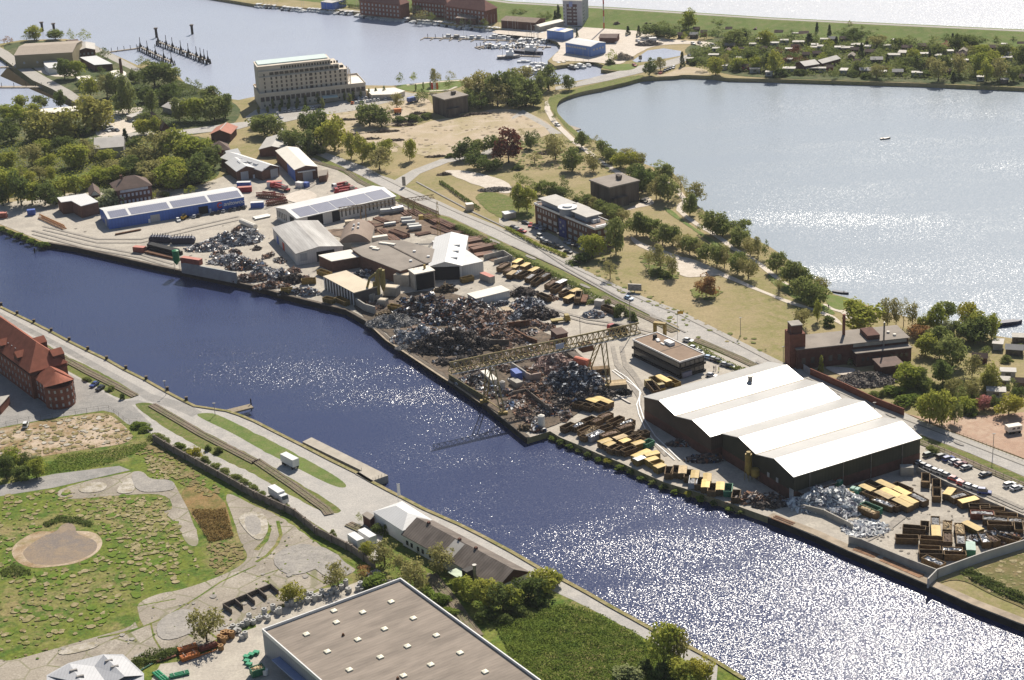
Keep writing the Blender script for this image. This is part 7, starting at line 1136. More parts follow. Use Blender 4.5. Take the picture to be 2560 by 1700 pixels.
cyl('short mustard tank beside the dust tower',(1888,1203),1.4,4.2,M_MUST,cone=1,legs=1)
# ---------------- gantry cranes and masts
M_GANT=mat('gantry_yellow',(.44,.335,.145),.6,.3,.8)
def lattice(mb,a,b,n,wd,ht,r_=.09):
    "box truss from a to b: one top chord, two bottom chords, zigzag"
    a,b=Vector(a),Vector(b); d=(b-a)/n; q=Vector((-d.y,d.x,0)).normalized()*wd/2; z=Vector((0,0,ht))
    mb.tube(a+z,b+z,r_*2.2,5)
    for s in (-1,1):
        mb.tube(a+q*s,b+q*s,r_*1.6,5)
        for i in range(n): mb.tube(a+q*s+d*i,a+z+d*(i+.5),r_,4,cap=False).tube(a+z+d*(i+.5),a+q*s+d*(i+1),r_,4,cap=False)
    for i in range(n+1): mb.tube(a+q+d*i,a-q+d*i,r_,4,cap=False)
A=W(1123,907,20.); B=W(1597,807.5,20.); o=thing('gantry_crane','huge yellow lattice gantry crane spanning the scrapyard with red and white ends','crane',(A.x,A.y,0)); A0=Vector((A.x,A.y,0))
mb=MB(); lattice(mb,Vector((0,0,16.6)),Vector((B.x-A.x,B.y-A.y,16.6)),34,3.2,3.4,.15); mb.obj('girder',M_GANT,o)
wk=MB(); d_=(B-A).normalized(); q_=Vector((-d_.y,d_.x,0)); v0=-q_*2.2+Vector((0,0,16.4)); wk.box(0,(B-A).length,-.35,.35,0,.12,Matrix.Translation(v0)@Matrix.Rotation(ang(A,B),4,'Z'))
wk.obj('walkway',M_PR,o)
for fx,fy in (((1212,1007),(1258,1037)),((1470,931),(1524,969))):
    f1,f2=W(*fx,0)-A0,W(*fy,0)-A0; m=(f1+f2)/2; k=(m.dot(d_)); top=d_*k; 
    for f in (f1,f2):
        lg=MB()
        for s in (-.7,.7): lg.tube(f+d_*s,top+q_*(1.4 if f is f1 else -1.4)+d_*s*1.4+Vector((0,0,16.4)),.24,6)
        for i in range(6):
            u=i/6; v=(i+1)/6; e=top+q_*(1.4 if f is f1 else -1.4)+Vector((0,0,16.4)); lg.tube(f.lerp(e,u)-d_*.7,f.lerp(e,v)+d_*.8,.12,4,cap=False)
        lg.obj('leg',M_GANT,o); MB().box(-1.6,1.6,-.6,.6,0,1.2,Matrix.Translation(f)).obj('bogie',M_MUST,o)
    MB().tube(f1+Vector((0,0,1.6)),f2+Vector((0,0,1.6)),.2,6).obj('tie_beam',M_GANT,o)
tr_=d_*((B-A).length*.71)+Vector((0,0,14.)); MB().box(-2.2,2.2,-1.8,1.8,0,2.2,Matrix.Translation(tr_)@Matrix.Rotation(ang(A,B),4,'Z')).obj('crab',M_RUST,o)
gr=d_*((B-A).length*.80); MB().tube(gr+Vector((0,0,5)),gr+Vector((0,0,16)),.06,4).tube(gr+Vector((0,0,4)),gr+Vector((0,0,5)),.9,8,.3).obj('grab',M_BLACK,o)
MB().box(-1.6,1.6,-.05,.05,0,1.9,Matrix.Translation(d_*((B-A).length*.56)-q_*1.85+Vector((0,0,17.4)))@Matrix.Rotation(ang(A,B),4,'Z')).obj('sign_board',mat('pale_blue_sign',(.45,.50,.62),.6),o)
# brown crane bridge beside the solar hall, lattice mast, small tower crane
A=W(*t(1,1)(760,352),8.5); B=W(*t(1,1)(1640,232),8.5); A0=Vector((A.x,A.y,0)); o=thing('gantry_crane','brown crane bridge along the front of the solar roof hall','crane',A0); M_BRG=mat('bridge_brown',(.30,.215,.12),.7,.3,.8); mb=MB(); lattice(mb,Vector((0,0,7.2)),B-A+Vector((0,0,7.2)),24,2,1.6,.08); mb.obj('girder',M_BRG,o); d_=(B-A)/(B-A).length
for k in (.25,.75):
    for s in (-1.2,1.2): q_=Vector((-d_.y,d_.x,0)); e=d_*(B-A).length*k+d_*s; MB().tube(Vector((e.x,e.y,0))-q_*1.6,Vector((e.x,e.y,7.2)),.16,5).tube(Vector((e.x,e.y,0))+q_*1.6,Vector((e.x,e.y,7.2)),.16,5).obj('leg',M_BRG,o)
A=W(*t(1,1)(1330,238),3); B=W(*t(1,1)(1680,385),3); A0=Vector((A.x,A.y,0)); tag((lambda m:(lattice(m,Vector((0,0,1)),B-A+Vector((0,0,1)),26,2,2,.09),m.obj('lattice_girder',M_RUST,None,A0))[1])(MB()),'long rusty lattice girder lying beside the road verge','girder')
p=W(1098,592,0); p.z=0; o=thing('lattice_mast','yellow lattice crane mast standing behind the white hall roof','mast',p); mb=MB()
for i in range(4):
    a=i*1.571+.785; mb.tube((1.1*math.cos(a),1.1*math.sin(a),0),(.35*math.cos(a),.35*math.sin(a),16.5),.09,4)
    for k in range(9):
        r1,r2=1.1-.75*k/9,1.1-.75*(k+1)/9; b=a+1.571; mb.tube((r1*math.cos(a),r1*math.sin(a),k*16.5/9),(r2*math.cos(b),r2*math.sin(b),(k+1)*16.5/9),.06,4,cap=False)
mb.obj('mast',M_MUST,o); mb=MB(); e=W(1052,541,10)-p; lattice(mb,Vector((0,0,9)),Vector((e.x,e.y,9)),8,1.2,1.2,.07); mb.obj('jib',M_MUST,o); MB().box(-1.,1.,-1,1,8.6,10.6,Matrix.Translation((e.x,e.y,0))).obj('counterweight',M_MUST,o)
A=W(*t(0,1)(365,425),1); B=W(*t(0,1)(595,530),1); A0=Vector((A.x,A.y,0)); mb=MB(); lattice(mb,Vector((0,0,.3)),B-A+Vector((0,0,.3)),18,1.8,1.8,.10); tag(mb.obj('lattice_boom',mat('boom_orange',(.55,.26,.10),.6),None,A0),'orange lattice crane boom lying on the left quay','boom')
for i,(x1,y1,x2,y2) in enumerate(((60,210,260,240),(20,240,240,260),(90,300,280,265),(100,320,290,285),(0,225,180,215))):
    A=W(*t(1,1)(x1,y1),1); B=W(*t(1,1)(x2,y2),1); mb=MB(); lattice(mb,Vector((0,0,.3)),B-A+Vector((0,0,.3)),10,1.5,1.5,.12); reg(tag(mb.obj('lattice_boom',mat('boom_red',(.42,.11,.08),.7,.4,1) if i%2==0 else M_RUST,None,Vector((A.x,A.y,0))),'','boom','red lattice boom parts'),'red lattice boom section','lying behind the blue hall')
M_NAVY=mat('navy_steel',(.028,.03,.06),.5,.3,1)
for x1,y1,x2,y2,lab in ((1410,665,1580,670,'left row of dark navy drums on the quay'),(1615,680,1800,675,'right row of dark navy drums on the quay')):
    A=W(*t(0,1)(x1,y1),0); B=W(*t(0,1)(x2,y2),0); n=7; d=(B-A)/n; o=thing('drum_row',lab,'drums',A,0); 
    for i in range(n): MB().tube(d*i+Vector((0,-1.6,1.6)),d*i+Vector((0,1.6,1.6)),1.6,10).tube(d*i+Vector((0,0,3)),d*i+Vector((.3,0,4.4)),.15,5).obj('drum',M_NAVY,o)
heap(600,578,4,2,2,'rust','red machine frames above the silver cuttings heap'); pipes('pale tank wagon body at the upper end of the cuttings heap',2230,490,2361,545,1,1.3,m=M_CREAMW,tr=t(0,1),name='steel_tank',cat='tank')
p=W(*t(0,1)(1700,455),0); o=thing('wheel_loader','yellow wheel loader in front of the blue hall','loader',p,R(70)); MB().box(-1.6,1.2,-.9,.9,.7,1.7).obj('body',mat('loader_yellow',(.6,.36,.04),.5),o); MB().box(-.6,.7,-.7,.7,1.7,2.9).obj('cab',M_CGL,o); MB().box(1.6,2.4,-1.2,1.2,.3,1.1).obj('bucket',M_BLACK,o)
for x in (-1,1):
    for y in (-.9,.9): put('wheel',MB().tube((0,-.2,0),(0,.2,0),.65,10).mesh('wheel',M_TYRE),o,(x,y,.65))
# weighbridge portal, sign stands, lamp posts, flags
o=thing('weighbridge_portal','mustard weighbridge portal frame by the yard entrance','portal',W(1650,838,0),R(-25)); MB().box(-2.4,-1.5,-.9,.9,0,4.5).obj('post',M_MUST,o); MB().box(1.5,2.4,-.9,.9,0,4.5).obj('post',M_MUST,o); MB().box(-2.4,2.4,-.9,.9,4.5,5.2).obj('beam',M_MUST,o)
def post(label,px,h,name='lamp_post',m=M_STEEL,r_=.09,head='lamp'):
    p=W(*px,0); o=thing(name,label,'lamp' if head=='lamp' else ('flag' if 'flag' in name or 'banner' in name else 'mast'),p); MB().tube((0,0,0),(0,0,h),r_*1.3,6,r_).obj('pole',m,o)
    if head=='lamp': MB().box(-.5,.5,-.18,.18,h,h+.18).obj('lamp_head',M_PR,o)
    return o
for lab,px,h in (('tall street lamp beside the timber posts of the caravan lot',(2481.5,1142),8),('street lamp on the footpath opposite the yard entrance',(1851,838),7),('street lamp beside the dry field right of the tower',(1958,912),7),('lamp post at the quay lane left of the oval grass',(415,988),5.5),('lamp post at the tip of the oval grass strip',(538,1038),4.5),('lamp post beside the car park wall and warehouse corner',(2185,1048),6),('floodlight post in the yard behind the gantry',(1451,848),9),('street lamp in front of the brick office parking hedge',(1396,613),5.5),('street lamp at the office parking entrance',(1432,640),5),('lamp in front of the customs house wing',(131,1024),4)): post(lab,px,h)
post('tall grey floodlight mast beside the black office',(1576.2,842.6),15,'floodlight_mast',r_=.12)
o=post('yellow flag on a tall pole at the yard entrance',(1694,848),11.5,'flag_pole',M_PR,.07,'flag'); MB().add([(0,0,10.2),(2.2,.3,9.9),(2.4,.3,11),(0,0,11.4)],[(0,1,2,3)]).obj('flag',mat('flag_yellow',(.7,.4,.03),.7),o)
o=post('white beach banner on a pole beside the tent hall',(996,1262),7.5,'banner_pole',M_WPAINT,.06,'flag'); MB().box(.1,.9,-.03,.03,3.2,7.3).obj('banner',M_WPAINT,o)
for i,(x,c) in enumerate(((1078,'red'),(1084,'white'),(1091,'orange'))): o=post(f'{c} advertising flag on the lawn behind the head bunker',(x,231),6,'banner_pole',M_WPAINT,.06,'flag'); MB().box(.1,1.3,-.03,.03,1.8,5.8).obj('banner',mat(c+'_banner',{'red':(.6,.06,.04),'white':(.8,.8,.8),'orange':(.75,.2,.03)}[c],.7),o)
for lab,px,sx,h in (('tall grey advertising pillar at the side road corner',(1010.5,468),1.6,5.5),('large grey advertising board standing beside the main road',(1587,731),5.5,3.6),('dark information board at the causeway',(1601,152),2,3.5)):
    p=W(*px,0); o=thing('advertising_board',lab,'sign',p,R(-15)); MB().box(-sx/2,sx/2,-.25,.25,.8,h).obj('board',M_STEEL,o); MB().box(-.15,.15,-.1,.1,0,.8).obj('post',M_STEEL,o)
# mooring posts along the quay
for x,y in P((0,1),12,1252,160,1330,315,1408,475,1490)+P((0,2),640,6,812,92,985,180,1163,268,1350,365,1545,465,1720,558): 
    p=W(x,y,0); o=thing('mooring_bollard','','bollard',(p.x,p.y,-.5),0,'mooring bollards on the south quay'); MB().box(-.45,.45,-.45,.45,-2,1.7).obj('post',M_BLACK,o); MB().box(-.55,.55,-.55,.55,1.7,1.95).obj('cap',M_CONCD,o); reg(o,'dark mooring bollard','on the south quay edge')
tag(MB().tube((0,0,-3),(0,0,2.4),.3,8).obj('mooring_pile',M_BLACK,None,W(*t(0,1)(322,765),WZ)),'lone dark pile standing in the canal at the left','pile')
# concrete jetty and landing stage
o=thing('jetty','long pale concrete jetty beside the south quay','jetty',W(*t(1,2)(430,935),0)); b0=o.location.copy(); ps=[W(*t(1,2)(x,y),.3)-b0 for x,y in ((428,938),(512,897),(860,1070),(1218,1248),(1090,1292),(1060,1312),(915,1232),(975,1203),(700,1070))]; MB().prism([(p.x,p.y) for p in ps],-2.6,.3).obj('deck',mat('jetty_concrete',(.46,.41,.34),.9,.2,.3),o)
for x,y in ((1080,1295),(1100,1290),(1130,1275),(1160,1265),(1190,1255),(975,1205)): p=W(*t(1,2)(x,y),.3)-b0; MB().tube(p,p+Vector((0,0,1.1)),.06,5).obj('railing_post',M_STEEL,o)
p=W(*t(0,2)(2150,650),0); o=thing('landing_stage','small timber landing stage with mooring pile on the south quay','jetty',p,R(28)); MB().box(-2,7,-1.8,1.8,-.4,.15).obj('deck',mat('weathered_timber',(.33,.27,.19),.9,.3,1),o); MB().tube((7.3,1.4,-3),(7.3,1.4,2.2),.22,7).obj('pile',M_BLACK,o)
# ---------------- yard at the bottom: pipes, drums, green bins, concrete bays
def bundle(tr,X1,Y1,X2,Y2,label,m,wd,h,name='pipe_bundle',n=3):
    a,b=W(*tr(X1,Y1),h),W(*tr(X2,Y2),h); o=thing(name,label,'bundle',(a.x,a.y,GZ),ang(a,b)); L=(b-a).length; mb=MB(); r_=wd/n/2
    for j in range(max(1,int(h/(2*r_)))):
        for i in range(n): mb.tube((0,-wd/2+r_*(2*i+1),r_*(2*j+1)),(L,-wd/2+r_*(2*i+1),r_*(2*j+1)),r_*.98,10)
    mb.obj('pipes',m,o)
    for x in (.2,.75): MB().box(L*x,L*x+.1,-wd/2-.03,wd/2+.03,h,h+.05).obj('strap',M_PR,o)
    return o
bundle(t(0,3),1640,1275,1810,1225,'rear stack of orange drain pipes under the lone tree',M_ORG,2.2,1.8); bundle(t(0,3),1665,1350,1830,1295,'front stack of orange drain pipes under the lone tree',M_ORG,2.,1.6); bundle(t(0,3),1840,1260,1995,1205,'long low brown-red pipe stack right of the orange pipes',mat('red_brown_pipe',(.30,.085,.045),.6),1.8,1.6); bundle(t(0,3),1445,1390,1620,1335,'pair of salmon pipes left of the orange pipes',mat('salmon_pipe',(.56,.23,.15),.6),.9,.5,n=2); bundle(t(0,3),1300,1475,1410,1410,'thin green pipes against the ivy hedge',M_GRSK,.5,.3,n=2); bundle(t(0,3),1840,1340,2000,1285,'single rusty pipe in front of the brown-red stack',M_ORG,.4,.4,n=1)
bundle(t(0,3),1430,1465,1525,1545,'stack of bright green pipes at the bottom edge',mat('bright_green',(.03,.30,.14),.5),2.2,1.4); bundle(t(0,3),1565,1520,1740,1480,'row of bright green channels at the bottom edge',mat('bright_green2',(.03,.28,.13),.5),2.,.9)
def ring(px,r_,h,m,place,noun,z=0,side=False):
    p=W(*px,0); n=12; mb=MB(); 
    for ri,s in ((r_,1),(r_*.5,-1)):
        for i in range(n): a0,a1=2*math.pi*i/n,2*math.pi*(i+1)/n; q=[(ri*math.cos(a),ri*math.sin(a),zz) for a,zz in ((a0,0),(a1,0),(a1,h),(a0,h))]; mb.add(q if s>0 else q[::-1],[(0,1,2,3)])
    for i in range(n): a0,a1=2*math.pi*i/n,2*math.pi*(i+1)/n; mb.add([(r_*math.cos(a0),r_*math.sin(a0),h),(r_*math.cos(a1),r_*math.sin(a1),h),(r_*.5*math.cos(a1),r_*.5*math.sin(a1),h),(r_*.5*math.cos(a0),r_*.5*math.sin(a0),h)],[(0,1,2,3)])
    o=mb.obj('concrete_ring' if 'concrete' in noun else 'drain_ring',m,None,(p.x,p.y,GZ-.03+z)); 
    if side: o.rotation_euler=(R(90),0,R(-25)); o.location.z+=r_
    tag(o,'','ring','shaft rings in the storage yard'); reg(o,noun,place)
M_OCH=mat('ochre_clay',(.36,.20,.08),.8,.3,1); M_RNG=mat('ring_concrete',(.46,.45,.43),.9,.2,1)
for i,(x,y) in enumerate(((2020,1250),(2040,1290),(2060,1230),(2085,1200),(2110,1160),(2140,1180),(2085,1140),(2060,1165),(2030,1215))): ring(t(0,3)(x,y),.8,.9+.5*(i%3),M_OCH,'beside the lone tree in the storage yard','ochre clay shaft ring')
for i,(x,y) in enumerate(((2120,1110),(2150,1095),(2190,1120),(2215,1130),(2230,1190),(2265,1175),(2200,1080),(2240,1075),(2280,1060),(2310,1040),(2340,1050),(2300,1010))): ring(t(0,3)(x,y),.75,.7+.5*(i%3),M_RNG,'beside the ochre rings','grey concrete ring',side=i in(2,3))
for i,(x,y) in enumerate(((20,1010),(40,1020),(80,965),(90,990),(115,1020),(160,930),(180,945),(205,955),(220,960),(290,870),(290,890),(330,880),(370,880),(400,860),(430,850),(460,830),(480,850),(470,810),(510,830),(510,800),(545,840),(560,800),(590,820),(610,790),(650,800),(690,780),(720,760),(750,770),(790,730),(830,700),(850,740),(860,760),(965,720),(975,740),(940,740))): ring(t(1,3)(x,y),.75,.7+.6*(i%3),M_RNG,'along the gravel strip','grey concrete ring')
for i,(x,y) in enumerate(((1035,595),(1075,580),(1110,565),(1060,615),(1095,595),(1130,580),(1050,625))): ring(t(1,3)(x,y),.6,.35,M_TYRE if 0 else M_RNG,'near the hall corner shrubs','flat grey concrete ring')
o=thing('concrete_bays','row of open concrete storage bays on the cracked yard','bays',W(*t(0,3)(2055,905),0)); b0=o.location.copy()
def bw(a,b,h=1.5): 
    p,q=W(*t(0,3)(*a),0)-b0,W(*t(0,3)(*b),0)-b0; MB().box(0,(q-p).length,-.15,.15,0,h,Matrix.Translation(p)@Matrix.Rotation(math.atan2(q.y-p.y,q.x-p.x),4,'Z')).obj('bay_wall',M_CONCD,o)
bw((2060,905),(2500,720)); bw((2060,905),(2140,960)); bw((2170,860),(2240,920)); bw((2280,815),(2350,875)); bw((2390,770),(2460,830)); bw((2500,720),(2570,780))
for i,(x,y) in enumerate(((2275,1370),(2320,1350),(2280,1410),(2365,1330),(2300,1440))): 
    p=W(*t(0,3)(x,y),0); o=tag(MB().box(-.7,.7,-.5,.5,0,.7).box(-.8,.8,-.6,.6,.7,.8).obj('green_bin',mat('bin_green',(.03,.30,.15),.5),None,(p.x,p.y,GZ),R(-25)),'','bin','green bins beside the grey hall'); reg(o,'bright green low bin','beside the grey hall corner')
skip(t(0,3),2320,1470,2420,1440,'timber','at the shaded wall of the grey hall','g'); p=W(*t(0,3)(2450,1520),0); tag(MB().tube((0,0,0),(0,0,1.5),.8,14).obj('white_bag',M_WPAINT,None,(p.x,p.y,GZ)),'round white bulk bag in the shade of the grey hall','bag')
# gabled grey hall at the bottom left corner
b=Bld('hall','pale grey hall with valley roof and four dark roof hoods at the bottom','hall',P((0,3),440,1520)[0],P((0,3),1310,1520)[0],P((0,3),640,1420)[0],4.5); 
b.W=30; b.t.location=W(*P((0,3),440,1540)[0],4.5); b.t.location.z=0; o_=b.t.location
a1=W(*P((0,3),640,1420)[0],5); a2=W(*P((0,3),1140,1345)[0],5); b.t.location=(W(*P((0,3),440,1520)[0],4.5)*1); b.t.location.z=0
pts=[P((0,3),640,1425)[0],P((0,3),870,1435)[0]]
bpy.data.objects.remove(b.t)
t0=slab_building('hall','pale grey sheet hall with dark roof hoods at the bottom left corner','hall',P((0,3),440,1530,640,1420,950,1342,1130,1342,1320,1515,1320,1700,440,1750),4.4,M_GREYM,mat('pale_grey_roof',(.47,.47,.48),.5,.1,.2,stripe=('X',.9,.1)))
c=t0.location
def hipv(px,z): p=W(*px,z)-c; return (p.x,p.y,z)
for pr in (((640,1420),(950,1342),(870,1435)),):
    q=[hipv(P((0,3),*x)[0],z) for x,z in zip(pr,(4.7,4.7,4.7))]
R1=[hipv(P((0,3),640,1415)[0],6.0),hipv(P((0,3),760,1600)[0],6.0),hipv(P((0,3),870,1440)[0],4.75),hipv(P((0,3),1000,1620)[0],4.75),hipv(P((0,3),955,1335)[0],6.2),hipv(P((0,3),1150,1535)[0],6.2),hipv(P((0,3),440,1530)[0],4.75),hipv(P((0,3),1320,1525)[0],4.75),hipv(P((0,3),1130,1345)[0],4.75)]
MB().add(R1,[(6,1,0),(0,1,3,2),(2,3,5,4),(4,5,7,8)]).obj('roof_fold',MATS['pale_grey_roof'],t0)
for x,y in ((680,1485),(740,1540),(1005,1395),(1060,1450)):
    p=hipv(P((0,3),x,y)[0],5.8); MB().tube((p[0]-.9,p[1]-.3,5.6),(p[0]+.9,p[1]+.3,5.6),.75,10).obj('roof_hood',M_STEEL,t0)
# ---------------- people
def person(px,place,coat,rz=0.):
    p=W(*px,0); o=thing('person','','person',(p.x,p.y,GZ-.03),rz,'people in the yard and on the paths')
    me=bpy.data.meshes.new('sk'); V=[(0,0,.95),(0,0,1.2),(0,0,1.42),(0,0,1.52),(0,.02,1.62),(0,.01,1.74),(.1,0,.9),(.12,.02,.5),(.13,0,.06),(.13,.12,.03),(-.1,0,.9),(-.12,-.02,.5),(-.13,-.05,.06),(-.13,.07,.03),(.2,0,1.40),(.27,.02,1.12),(.26,.1,.88),(-.2,0,1.40),(-.27,.02,1.12),(-.26,.1,.88)]
    E=[(0,1),(1,2),(2,3),(3,4),(4,5),(0,6),(6,7),(7,8),(8,9),(0,10),(10,11),(11,12),(12,13),(2,14),(14,15),(15,16),(2,17),(17,18),(18,19)]; Rr=[.15,.15,.17,.06,.10,.08,.1,.075,.05,.045,.1,.075,.05,.045,.075,.055,.045,.075,.055,.045]
    me.from_pydata(V,E,[]); s=bpy.data.objects.new('sk',me); COL.objects.link(s); s.modifiers.new('s','SKIN'); 
    for v,r_ in zip(me.skin_vertices[0].data,Rr): v.radius=(r_,r_)
    me.skin_vertices[0].data[0].use_root=True; s.modifiers.new('d','SUBSURF').levels=1; bpy.context.view_layer.update(); m2=bpy.data.meshes.new_from_object(s.evaluated_get(bpy.context.evaluated_depsgraph_get())); bpy.data.objects.remove(s); m2.materials.clear(); m2.materials.append(mat('cloth_'+coat,{'dark':(.03,.03,.04),'yellow':(.6,.6,.05),'white':(.6,.6,.6)}[coat],.9)); put('body',m2,o)
    MB().tube((0,.02,1.66),(0,.02,1.80),.105,8,.06).obj('hair',M_BLACK,o); reg(o,{'dark':'person in dark clothes','yellow':'person in a yellow safety vest','white':'person in a light shirt'}[coat],place)
person(t(2,2)(1862,282),'standing between black office and parked cars','dark'); person(t(2,2)(1880,280),'standing between black office and parked cars','dark',1.5); person(t(2,2)(1908,290),'standing between black office and parked cars','yellow',2.); person(t(3,1)(558,1280),'walking on the lake path near the brick works','dark'); person(t(3,1)(700,1150),'standing on the lake bank','dark',1.)
# ---------------- marina: pontoons and boats
M_HULLW=mat('white_hull',(.72,.72,.71),.35,.08,.6); M_HULLD=mat('dark_hull',(.035,.04,.07),.5,.2,.6); M_DECK=mat('boat_deck',(.52,.47,.40),.7,.2,.6); M_TIMB=mat('pontoon_timber',(.42,.36,.29),.9,.3,.6)
def hull_mesh(L,Bm,fb,m,name='hull'):
    n=8; mb=MB()
    for i in range(n+1):
        u=i/n; wd=Bm/2*(math.sin(math.pi*min(1,.28+u*.5)) if u<.45 else max(.02,1-((u-.45)/.55)**2.2)); x=(u-.5)*L
        mb.v+=[(x,-wd*.7,-.3),(x,-wd,fb+.25*u*u),(x,wd,fb+.25*u*u),(x,wd*.7,-.3)]
    mb.f=[(4*i+k,4*i+k+4,4*i+k+5,4*i+k+1) for i in range(n) for k in (0,1,2)]+[(0,1,2,3)]; return mb.mesh(name,m)
BT=[]
for L,Bm,fb,m,cab,mast in ((8,2.8,.9,M_HULLW,1,0),(10,3.2,1.1,M_HULLW,1,0),(9,2.9,.9,M_HULLW,0,1),(7,2.4,.7,M_HULLW,0,1),(9,3.,1.,M_HULLD,1,0)):
    c=MB().box(-L*.22,L*.16,-Bm*.32,Bm*.32,fb,fb+(1.5 if cab else .55)).mesh('cabin',M_WPAINT if m is M_HULLW else M_DECK); w_=MB().box(-L*.18,L*.17,-Bm*.33,Bm*.33,fb+.75,fb+1.2).mesh('window',M_CGL) if cab else None
    k=MB().tube((L*.05,0,fb),(L*.05,0,fb+L*1.15),.07,5).mesh('mast',M_PR) if mast else None
    BT.append((hull_mesh(L,Bm,fb,m),c,w_,k))
def boat(p,rz,k,place,grp):
    o=thing('boat','','boat',p,rz,grp); h,c,w_,m=BT[k]; put('hull',h,o); put('cabin',c,o)
    if w_: put('window',w_,o)
    if m: put('mast',m,o)
    reg(o,('white motorboat','long white motorboat','white sailing yacht','small white sailing boat','dark-hulled motorboat')[k],place)
def boats_along(tile,X1,Y1,X2,Y2,n,place,ang_=None,z=WZ+.05):
    a,b=W(*TT[tile](X1,Y1),WZ),W(*TT[tile](X2,Y2),WZ); r0=ang(a,b)
    for i in range(n):
        p=a.lerp(b,(i+.5)/n); p.z=z; boat(p+Vector((rnd.uniform(-.6,.6),rnd.uniform(-1.5,1.5),0)),r0+(R(-90) if ang_ is None else ang_)+rnd.uniform(-.12,.12),rnd.choice((0,0,1,2,2,3,0,4)),place,'boats in the marina')
boats_along((1,0),0,62,220,78,13,'on the far left marina shore'); boats_along((1,0),240,88,460,108,11,'on the far left marina shore'); boats_along((1,0),480,100,900,140,17,'along the left part of the promenade'); boats_along((1,0),930,150,1420,200,29,'along the promenade in front of the willows'); boats_along((1,0),1450,205,1860,250,31,'along the middle of the marina shore'); boats_along((1,0),1880,255,2361,298,37,'in the dense row below the brown hall')
boats_along((2,0),0,318,150,322,6,'near the light blue boat hall'); boats_along((2,0),160,330,290,335,5,'near the light blue boat hall'); boats_along((2,0),60,400,260,375,9,'on the inner pontoons before the boat hall'); boats_along((2,0),80,380,330,395,8,'on the inner pontoons before the boat hall'); boats_along((2,0),0,435,250,425,10,'on the second inner pontoon'); boats_along((2,0),120,650,290,640,7,'in the front basin behind the trees'); boats_along((2,0),110,690,280,670,7,'in the front basin behind the trees'); boats_along((2,0),420,610,530,595,3,'at the quay of the front basin'); boats_along((2,0),530,640,720,610,5,'at the quay of the front basin')
boats_along((1,0),1740,350,2100,360,5,'on the outer long pontoon',0); boats_along((1,0),2180,355,2361,370,4,'on the outer long pontoon',0); boats_along((1,0),2110,440,2361,440,8,'on the short outer pontoon'); boats_along((2,0),70,575,170,578,1,'drifting outside the front basin',0); boats_along((2,0),210,590,290,600,2,'drifting outside the front basin',0)
for px,py,x2,y2,L,lab,m in ((1288,131,1358,137,20,'long dark-hulled old coaster moored in the marina',M_HULLD),(1243,147,1300,144,18,'grey and white work ship moored outside the marina',M_STEEL)):
    a,b=W(px,py,WZ),W(x2,y2,WZ); L=(b-a).length; o=thing('ship',lab,'ship',(a+b)/2,ang(a,b)); put('hull',hull_mesh(L,5,1.8,m),o); MB().box(-L*.1,L*.22,-1.8,1.8,1.9,4.4).obj('deckhouse',M_WPAINT,o); MB().box(L*.05,L*.16,-1.3,1.3,4.4,6.2).obj('bridge',M_WPAINT,o); MB().tube((-L*.25,0,1.8),(-L*.25,0,8),.12,5).obj('mast',M_STEEL,o)
a=W(*TT[3,0](1082,1282),WZ); o=thing('boat','small open dinghy alone on the lake with a person aboard','boat',a,R(8)); put('hull',hull_mesh(5.5,2.,.6,M_STEEL),o); MB().box(-1.6,-.9,-.7,.7,.5,.75).obj('bench',M_DECK,o)
a=W(*TT[3,1](670,1135),WZ); o=thing('boat','dark rowing boat pulled up at the lake bank','boat',a,R(-35)); put('hull',hull_mesh(7,1.8,.6,M_HULLD),o)
a=W(*TT[3,1](2195,1430),WZ); o=thing('boat','dark barge moored at the lake behind the trees','boat',a,R(10)); put('hull',hull_mesh(13,3.5,1.2,M_HULLD),o); MB().box(-5,4,-1.4,1.4,1.2,1.6).obj('deck',M_HULLD,o)
def pontoon(tile,pts,wd,label,piles=0,fing=0):
    ps=[W(*TT[tile](x,y),WZ+.5) for x,y in zip(pts[::2],pts[1::2])]; o=thing('pontoon',label,'pontoon',ps[0]); mb=MB()
    for a,b in zip(ps,ps[1:]):
        M=Matrix.Translation(a-ps[0])@Matrix.Rotation(ang(a,b),4,'Z'); L=(b-a).length; mb.box(0,L,-wd/2,wd/2,-.5,.1,M)
        for i in range(fing): mb.box(L*i/fing,L*i/fing+.7,-wd/2-6,-wd/2,-.5,.05,M)
        for i in range(piles): q=a-ps[0]+(b-a)*((i+.5)/piles); MB().tube(q-Vector((0,0,1)),q+Vector((0,0,2.6)),.2,6).obj('pile',M_BLACK,o)
    mb.obj('deck',M_TIMB,o)
pontoon((1,0),(1550,345,1900,356,2361,374,2560,378),2,'long outer pontoon of the marina with dark piles',5,4); pontoon((2,0),(0,372,150,378),2,'inner end of the long marina pontoon',2,2); pontoon((1,0),(2020,436,2120,420,2361,432),1.8,'short bent outer pontoon of the marina',3,3); pontoon((2,0),(-20,435,120,430,360,432),1.8,'second pontoon between the yachts',3,4); pontoon((2,0),(30,510,260,520),1.8,'pontoon beside the dark old coaster',2); pontoon((2,0),(200,385,360,400),1.8,'pontoon in front of the light blue boat hall',2)
